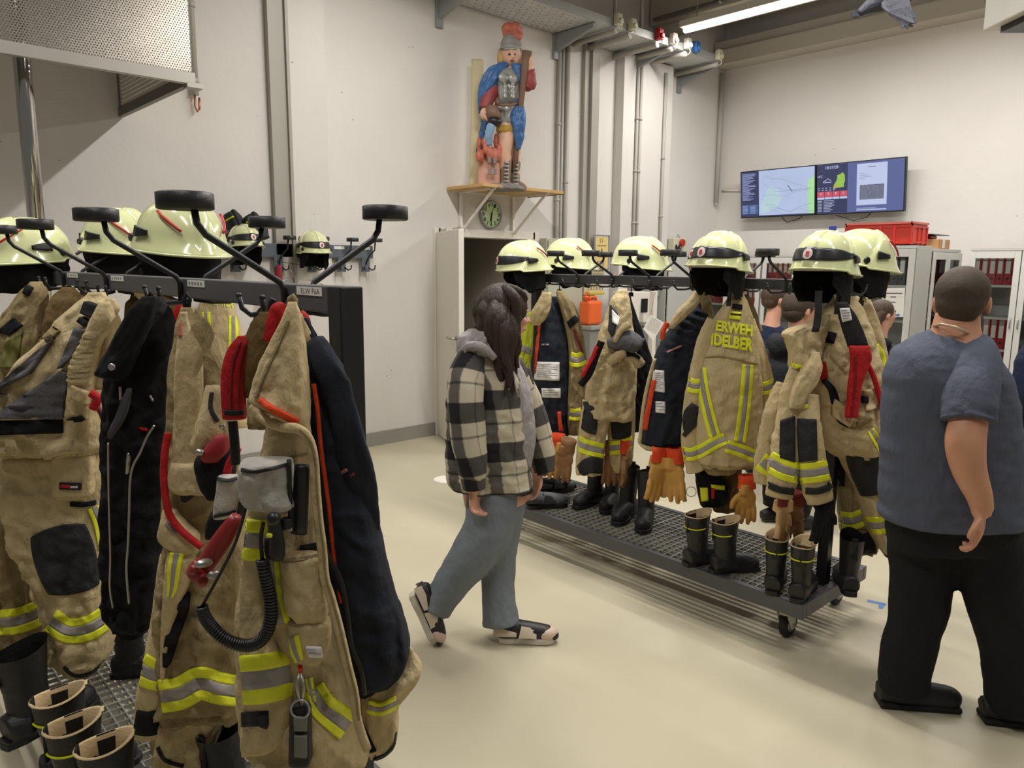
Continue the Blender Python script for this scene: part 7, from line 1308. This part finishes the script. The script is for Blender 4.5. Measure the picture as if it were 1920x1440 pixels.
b = B(); limb(b, [(960, 680, wh + .10, 40), (985, 740, wh + .14, 52), (1004, 800, wh + .15, 54), (1016, 850, wh + .14, 48), (1020, 884, wh + .13, 40)], .95, fold=.06, seed=11); part(b, 'sleeve', PLAID, wo)
b = B(); P0 = lambda x, y, d: ph(x, y, wh + d)                          # hair: cap plus long wavy locks
b.ball(P(-.012, 0, .030), (.112, .094, .104), rot=M, seg=28); b.ball(P(-.03, 0, -.02), (.095, .09, .10), rot=M, seg=24); limb(b, [(938, 570, wh + .02, 74), (934, 610, wh + .02, 80), (928, 650, wh + .02, 72), (926, 690, wh + .03, 50)], .9, fold=.1, seed=3)
for k, (x0, x1, y1, d, w) in enumerate(((906, 896, 640, -.03, 30), (914, 905, 652, -.09, 34), (926, 922, 668, -.12, 36), (938, 940, 690, -.13, 34), (948, 952, 716, -.13, 30), (956, 958, 735, -.12, 26), (964, 962, 745, -.08, 20), (970, 968, 700, -.03, 18), (930, 938, 715, -.13, 28), (918, 914, 660, .05, 30), (944, 950, 740, -.14, 18), (960, 972, 690, -.09, 16), (902, 900, 622, .02, 26), (936, 956, 728, -.15, 22))):
    pts = []
    for i in range(7):
        v = i / 6; pts.append((x0 * min(1, v * 4) + 944 * (1 - min(1, v * 4)) + (x1 - x0) * v + 3.4 * math.sin(i * 2.1 + k * 1.7) * (v > .3), 545 + (y1 - 545) * v, wh + d * (.3 + .7 * min(1, v * 2.5)), w * (.35 + .65 * min(1, v * 3)) * (1 - .62 * max(0, v - .4) / .6)))
    limb(b, pts, .7, fold=.22, seed=k + 20, seg=16)
limb(b, [(946, 538, wh - .03, 14), (968, 545, wh - .03, 18), (982, 558, wh - .02, 16), (980, 574, wh - .01, 8)], .7, fold=.06, seed=41, seg=16); limb(b, [(944, 540, wh - .05, 18), (960, 552, wh - .09, 20), (968, 572, wh - .095, 20), (968, 600, wh - .095, 18), (962, 640, wh - .10, 14)], .7, fold=.08, seed=42, seg=16)
part(b, 'hair', HAIRD, wo)
# ---------------------------------------------------------------- man in the slate T-shirt
mh = 2.67
mn = root('person', 'man seen from behind in a slate grey T-shirt and black trousers at the right', 'person', V((3.07, .79, 0)))
b = B(); hc = ph(1804, 566, mh); hf = RGT * .62 + FH * .80 + V((0, 0, -.03)); P, M = head(b, hc, hf, V((0, 0, 1)), 1.04)
limb(b, [(1796, 590, mh - .01, 76), (1792, 618, mh - .02, 84), (1790, 645, mh - .02, 110)], .95, n=14)
limb(b, [(1785, 650, mh, 150), (1782, 720, mh, 205), (1785, 820, mh, 215), (1788, 920, mh, 200), (1788, 1000, mh, 180)], .55)
limb(b, [(1832, 700, mh - .10, 70), (1818, 780, mh - .20, 66), (1810, 830, mh - .235, 70), (1817, 880, mh - .245, 60), (1836, 930, mh - .25, 46), (1842, 958, mh - .25, 38)], .95); limb(b, [(1700, 700, mh + .1, 60), (1712, 800, mh + .2, 50), (1730, 900, mh + .26, 40)], .9)
limb(b, [(1735, 1000, mh + .05, 84), (1722, 1140, mh + .04, 60), (1697, 1260, mh + .03, 46)], 1); limb(b, [(1845, 1010, mh - .02, 84), (1876, 1150, mh - .06, 60), (1900, 1300, mh - .08, 46)], 1)
hand3(b, ph(1841, 955, mh - .25), V((0, 0, -1)) - RGT * .0, -RGT * .9 - FH * .15, -FH * .75 - RGT * .65, 1.14, .9)
b.fuse(.0075, 3); part(b, 'body', SKIN, mn); eyes(mn, P, 1.04); b = B(); b.ball(P(.094, 0, -.057), (.010, .020, .008), rot=M); part(b, 'lips', MATS['lips'], mn)
b = B(); r_ = hf.normalized().cross(V((0, 0, 1))).normalized()
b.ball(P(-.020, 0, .034), (.106, .088, .092), rot=M, seg=26); b.ball(P(-.048, 0, -.006), (.072, .078, .064), rot=M, seg=22); b.ball(P(-.058, 0, -.035), (.050, .066, .042), rot=M); b.fuse(.009, 3); part(b, 'hair', HAIRS, mn)
b = B(); b.ball(P(.062, 0, -.094), (.036, .038, .026), rot=M); 
for y in (-1, 1): b.ball(P(.034, y * .052, -.070), (.040, .016, .034), rot=M)
b.fuse(.008, 2); part(b, 'beard', HAIRD, mn)
b = B(); cloth(b, [(612, 1756, 1822), (624, 1732, 1836), (640, 1706, 1846), (660, 1684, 1858), (690, 1670, 1874), (730, 1664, 1890), (780, 1661, 1900), (840, 1659, 1906), (900, 1657, 1908), (945, 1656, 1908), (972, 1657, 1908), (984, 1690, 1905)], mh, .175, fold=.006, seed=81, step=4, seg=72, p=.85, lam=.3); part(b, 't_shirt', TEE, mn)
b = B(); limb(b, [(1828, 650, mh - .04, 70), (1828, 685, mh - .11, 92), (1821, 735, mh - .175, 96), (1815, 775, mh - .20, 97), (1814, 790, mh - .21, 95)], .92, fold=.07, seed=82); part(b, 'sleeve', TEE, mn)
b = B(); limb(b, [(1700, 660, mh + .06, 60), (1702, 710, mh + .12, 74), (1706, 770, mh + .16, 74)], .9, fold=.05, seed=83); part(b, 'sleeve', TEE, mn)
b = B(); b.tube([ph(1748, 612, mh + .01), ph(1765, 608, mh - .10), ph(1792, 613, mh - .13), ph(1815, 624, mh - .10), ph(1828, 634, mh + .02)], .005, 8); part(b, 'collar_edge', mat('necklace_gold', (214, 186, 160), .3, .4), mn)
b = B(); limb(b, [(1735, 965, mh + .04, 140), (1732, 1010, mh + .05, 128), (1728, 1070, mh + .05, 112), (1722, 1140, mh + .04, 104), (1708, 1200, mh + .03, 96), (1696, 1260, mh + .03, 90), (1694, 1292, mh + .03, 92)], .95, fold=.07, seed=84)
limb(b, [(1838, 965, mh - .02, 146), (1846, 1010, mh - .02, 136), (1860, 1080, mh - .04, 122), (1876, 1150, mh - .06, 108), (1893, 1230, mh - .07, 98), (1900, 1300, mh - .08, 100), (1902, 1325, mh - .08, 98)], .95, fold=.07, seed=85); limb(b, [(1786, 955, mh, 240), (1786, 1020, mh, 225)], .66, n=12)
b.fuse(.012, 2); part(b, 'trousers', TROUS, mn)
for (x, y, d, dx) in ((1706, 1300, mh + .03, 1), (1905, 1338, mh - .08, 1)):
    b = B(); q = V((onZ(x, y, 0).x, onZ(x, y, 0).y, 0)) if False else ph(x, y, d); q.z = 0; f = RGT * .96 - FH * .12 if x < 1800 else RGT * .95 - FH * .2; f.z = 0; f.normalize()
    limb3(b, [q - f * .12 + V((0, 0, .05)), q - f * .05 + V((0, 0, .055)), q + f * .06 + V((0, 0, .05)), q + f * .15 + V((0, 0, .042)), q + f * .185 + V((0, 0, .036))], [.040, .050, .050, .046, .024], .95, seg=20); b.fuse(.008, 3); s = part(b, 'shoe', RUBBER, mn); b = B(); b.obox(q + f * .03 + V((0, 0, .013)), f * .15, f.cross(V((0, 0, 1))) * .046, V((0, 0, .012))); part(b, 'sole', mat('sole_black', (14, 14, 15), .7), s, bevel=.008)
# ---------------------------------------------------------------- people behind the middle trolley
def bystander(label, x, y, hd, f, jacket, hairm, s=1.0, hood=True, glasses=False, bun=False, hgt=None):
    """Standing person: y = pixel row of the head centre."""
    c = ph(x, y, hd); r = root('person', label, 'person', V((c.x, c.y, 0))); f = f.normalized(); rt = f.cross(V((0, 0, 1))).normalized(); Z = V((0, 0, 1)); g = V((c.x, c.y, 0)); H = c.z; T = H - .30
    b = B(); P, M = head(b, c, f, Z, s); Q = lambda a, w, z: g + f * a + rt * w + Z * z
    limb3(b, [c - Z * .05, Q(-.02, 0, H - .17), Q(-.03, 0, T)], [.058, .06, .09], 1, n=12); limb3(b, [Q(-.02, 0, T), Q(0, 0, T - .25), Q(0, 0, T - .5)], [.17, .15, .16], .65)
    for w in (-1, 1):
        limb3(b, [Q(-.02, w * .19, T - .02), Q(-.03, w * .24, T - .28), Q(.05, w * .23, T - .52)], [.05, .042, .03], 1); hand3(b, Q(.06, w * .23, T - .54), -Z + f * .2, -rt * w, f, .95, .6)
        limb3(b, [Q(0, w * .10, T - .5), Q(.01, w * .10, T - .95), Q(-.01, w * .10, .08)], [.09, .06, .045], 1)
    b.fuse(.011, 3); part(b, 'body', SKIN2, r); eyes(r, P, s)
    b = B(); b.ball(P(-.02, 0, .035), (.106 * s, .086 * s, .092 * s), rot=M, seg=22); b.ball(P(-.05, 0, -.01), (.068 * s, .074 * s, .062 * s), rot=M)
    if bun:
        for k in range(5): limb3(b, [P(-.05, (k - 2) * .025, .03), P(-.10, (k - 2) * .028, -.06), P(-.11, (k - 2) * .022, -.14), P(-.08, (k - 2) * .018, -.20)], [.035, .035, .03, .012], .9, fold=.2, seed=k)
    part(b, 'hair', hairm, r)
    b = B(); limb3(b, [Q(-.03, 0, T + .10), Q(-.03, 0, T + .03), Q(-.02, 0, T - .10), Q(-.01, 0, T - .35), Q(0, 0, T - .62)], [.085, .15, .225, .215, .21], .68, fold=.05, seed=1)
    for w in (-1, 1): limb3(b, [Q(-.02, w * .17, T + .0), Q(-.03, w * .24, T - .12), Q(-.03, w * .26, T - .30), Q(.05, w * .24, T - .50)], [.075, .078, .068, .05], 1, fold=.08, seed=2)
    if hood: limb3(b, [Q(.0, -.11, T + .09), Q(-.10, -.08, T + .10), Q(-.14, 0, T + .07), Q(-.10, .08, T + .10), Q(.0, .11, T + .09)], [.03, .055, .07, .055, .03], 1, fold=.12, seed=4)
    b.fuse(.014, 2); part(b, 'jacket', jacket, r)
    b = B()
    for w in (-1, 1): limb3(b, [Q(0, w * .09, T - .50), Q(.0, w * .10, T - .9), Q(-.01, w * .105, .10)], [.125, .095, .075], 1, fold=.05, seed=3)
    b.fuse(.014, 2); part(b, 'trousers', TROUS, r)
    for w in (-1, 1): b = B(); limb3(b, [Q(-.11, w * .105, .045), Q(0, w * .105, .055), Q(.11, w * .105, .045), Q(.16, w * .105, .035)], [.035, .048, .045, .02], .9); b.fuse(.01, 2); part(b, 'shoe', RUBBER, r)
    if glasses:
        b = B()
        for w in (-1, 1): b.tube([P(.10, w * .034 + .022 * math.cos(a), .004 + .018 * math.sin(a)) for a in [i * .5 for i in range(14)]], .002, 5); b.tube([P(.10, w * .056, .008), P(.0, w * .082, .008)], .002, 5)
        b.tube([P(.103, -.012, .006), P(.103, .012, .006)], .002, 5); part(b, 'glasses', BLKPL, r)
    return r
bystander('man with brown hair and glasses in a navy jacket behind the middle trolley', 1455, 562, 5.9, RGT * .96 + FH * .2, NAVYJ, HAIRB, 1.0, False, True)
bystander('man with short dark hair in a black hooded jacket behind the middle trolley', 1500, 582, 4.75, RGT * .93 + FH * .35, SOFTB, HAIRS, 1.04, True, True)
bystander('young person with tied back hair in a black hooded jacket beside the white notice', 1655, 590, 5.6, RGT * .96 + FH * .22, SOFTB, HAIRB, .92, True, False, True)
q = onZ(1934, 930, 0)
bystander('person in dark clothes almost wholly outside the right picture edge', 1975, 575, V((q.x, q.y, 0)).dot(FH), RGT * -.3 + FH * .9, NAVYJ, HAIRB, 1.0, False)
for proto in (hp, bp_, gp):
    for ch in list(proto.children):
        for g2 in list(ch.children):
            for g3 in list(g2.children): bpy.data.objects.remove(g3)
            bpy.data.objects.remove(g2)
        bpy.data.objects.remove(ch)
    bpy.data.objects.remove(proto)
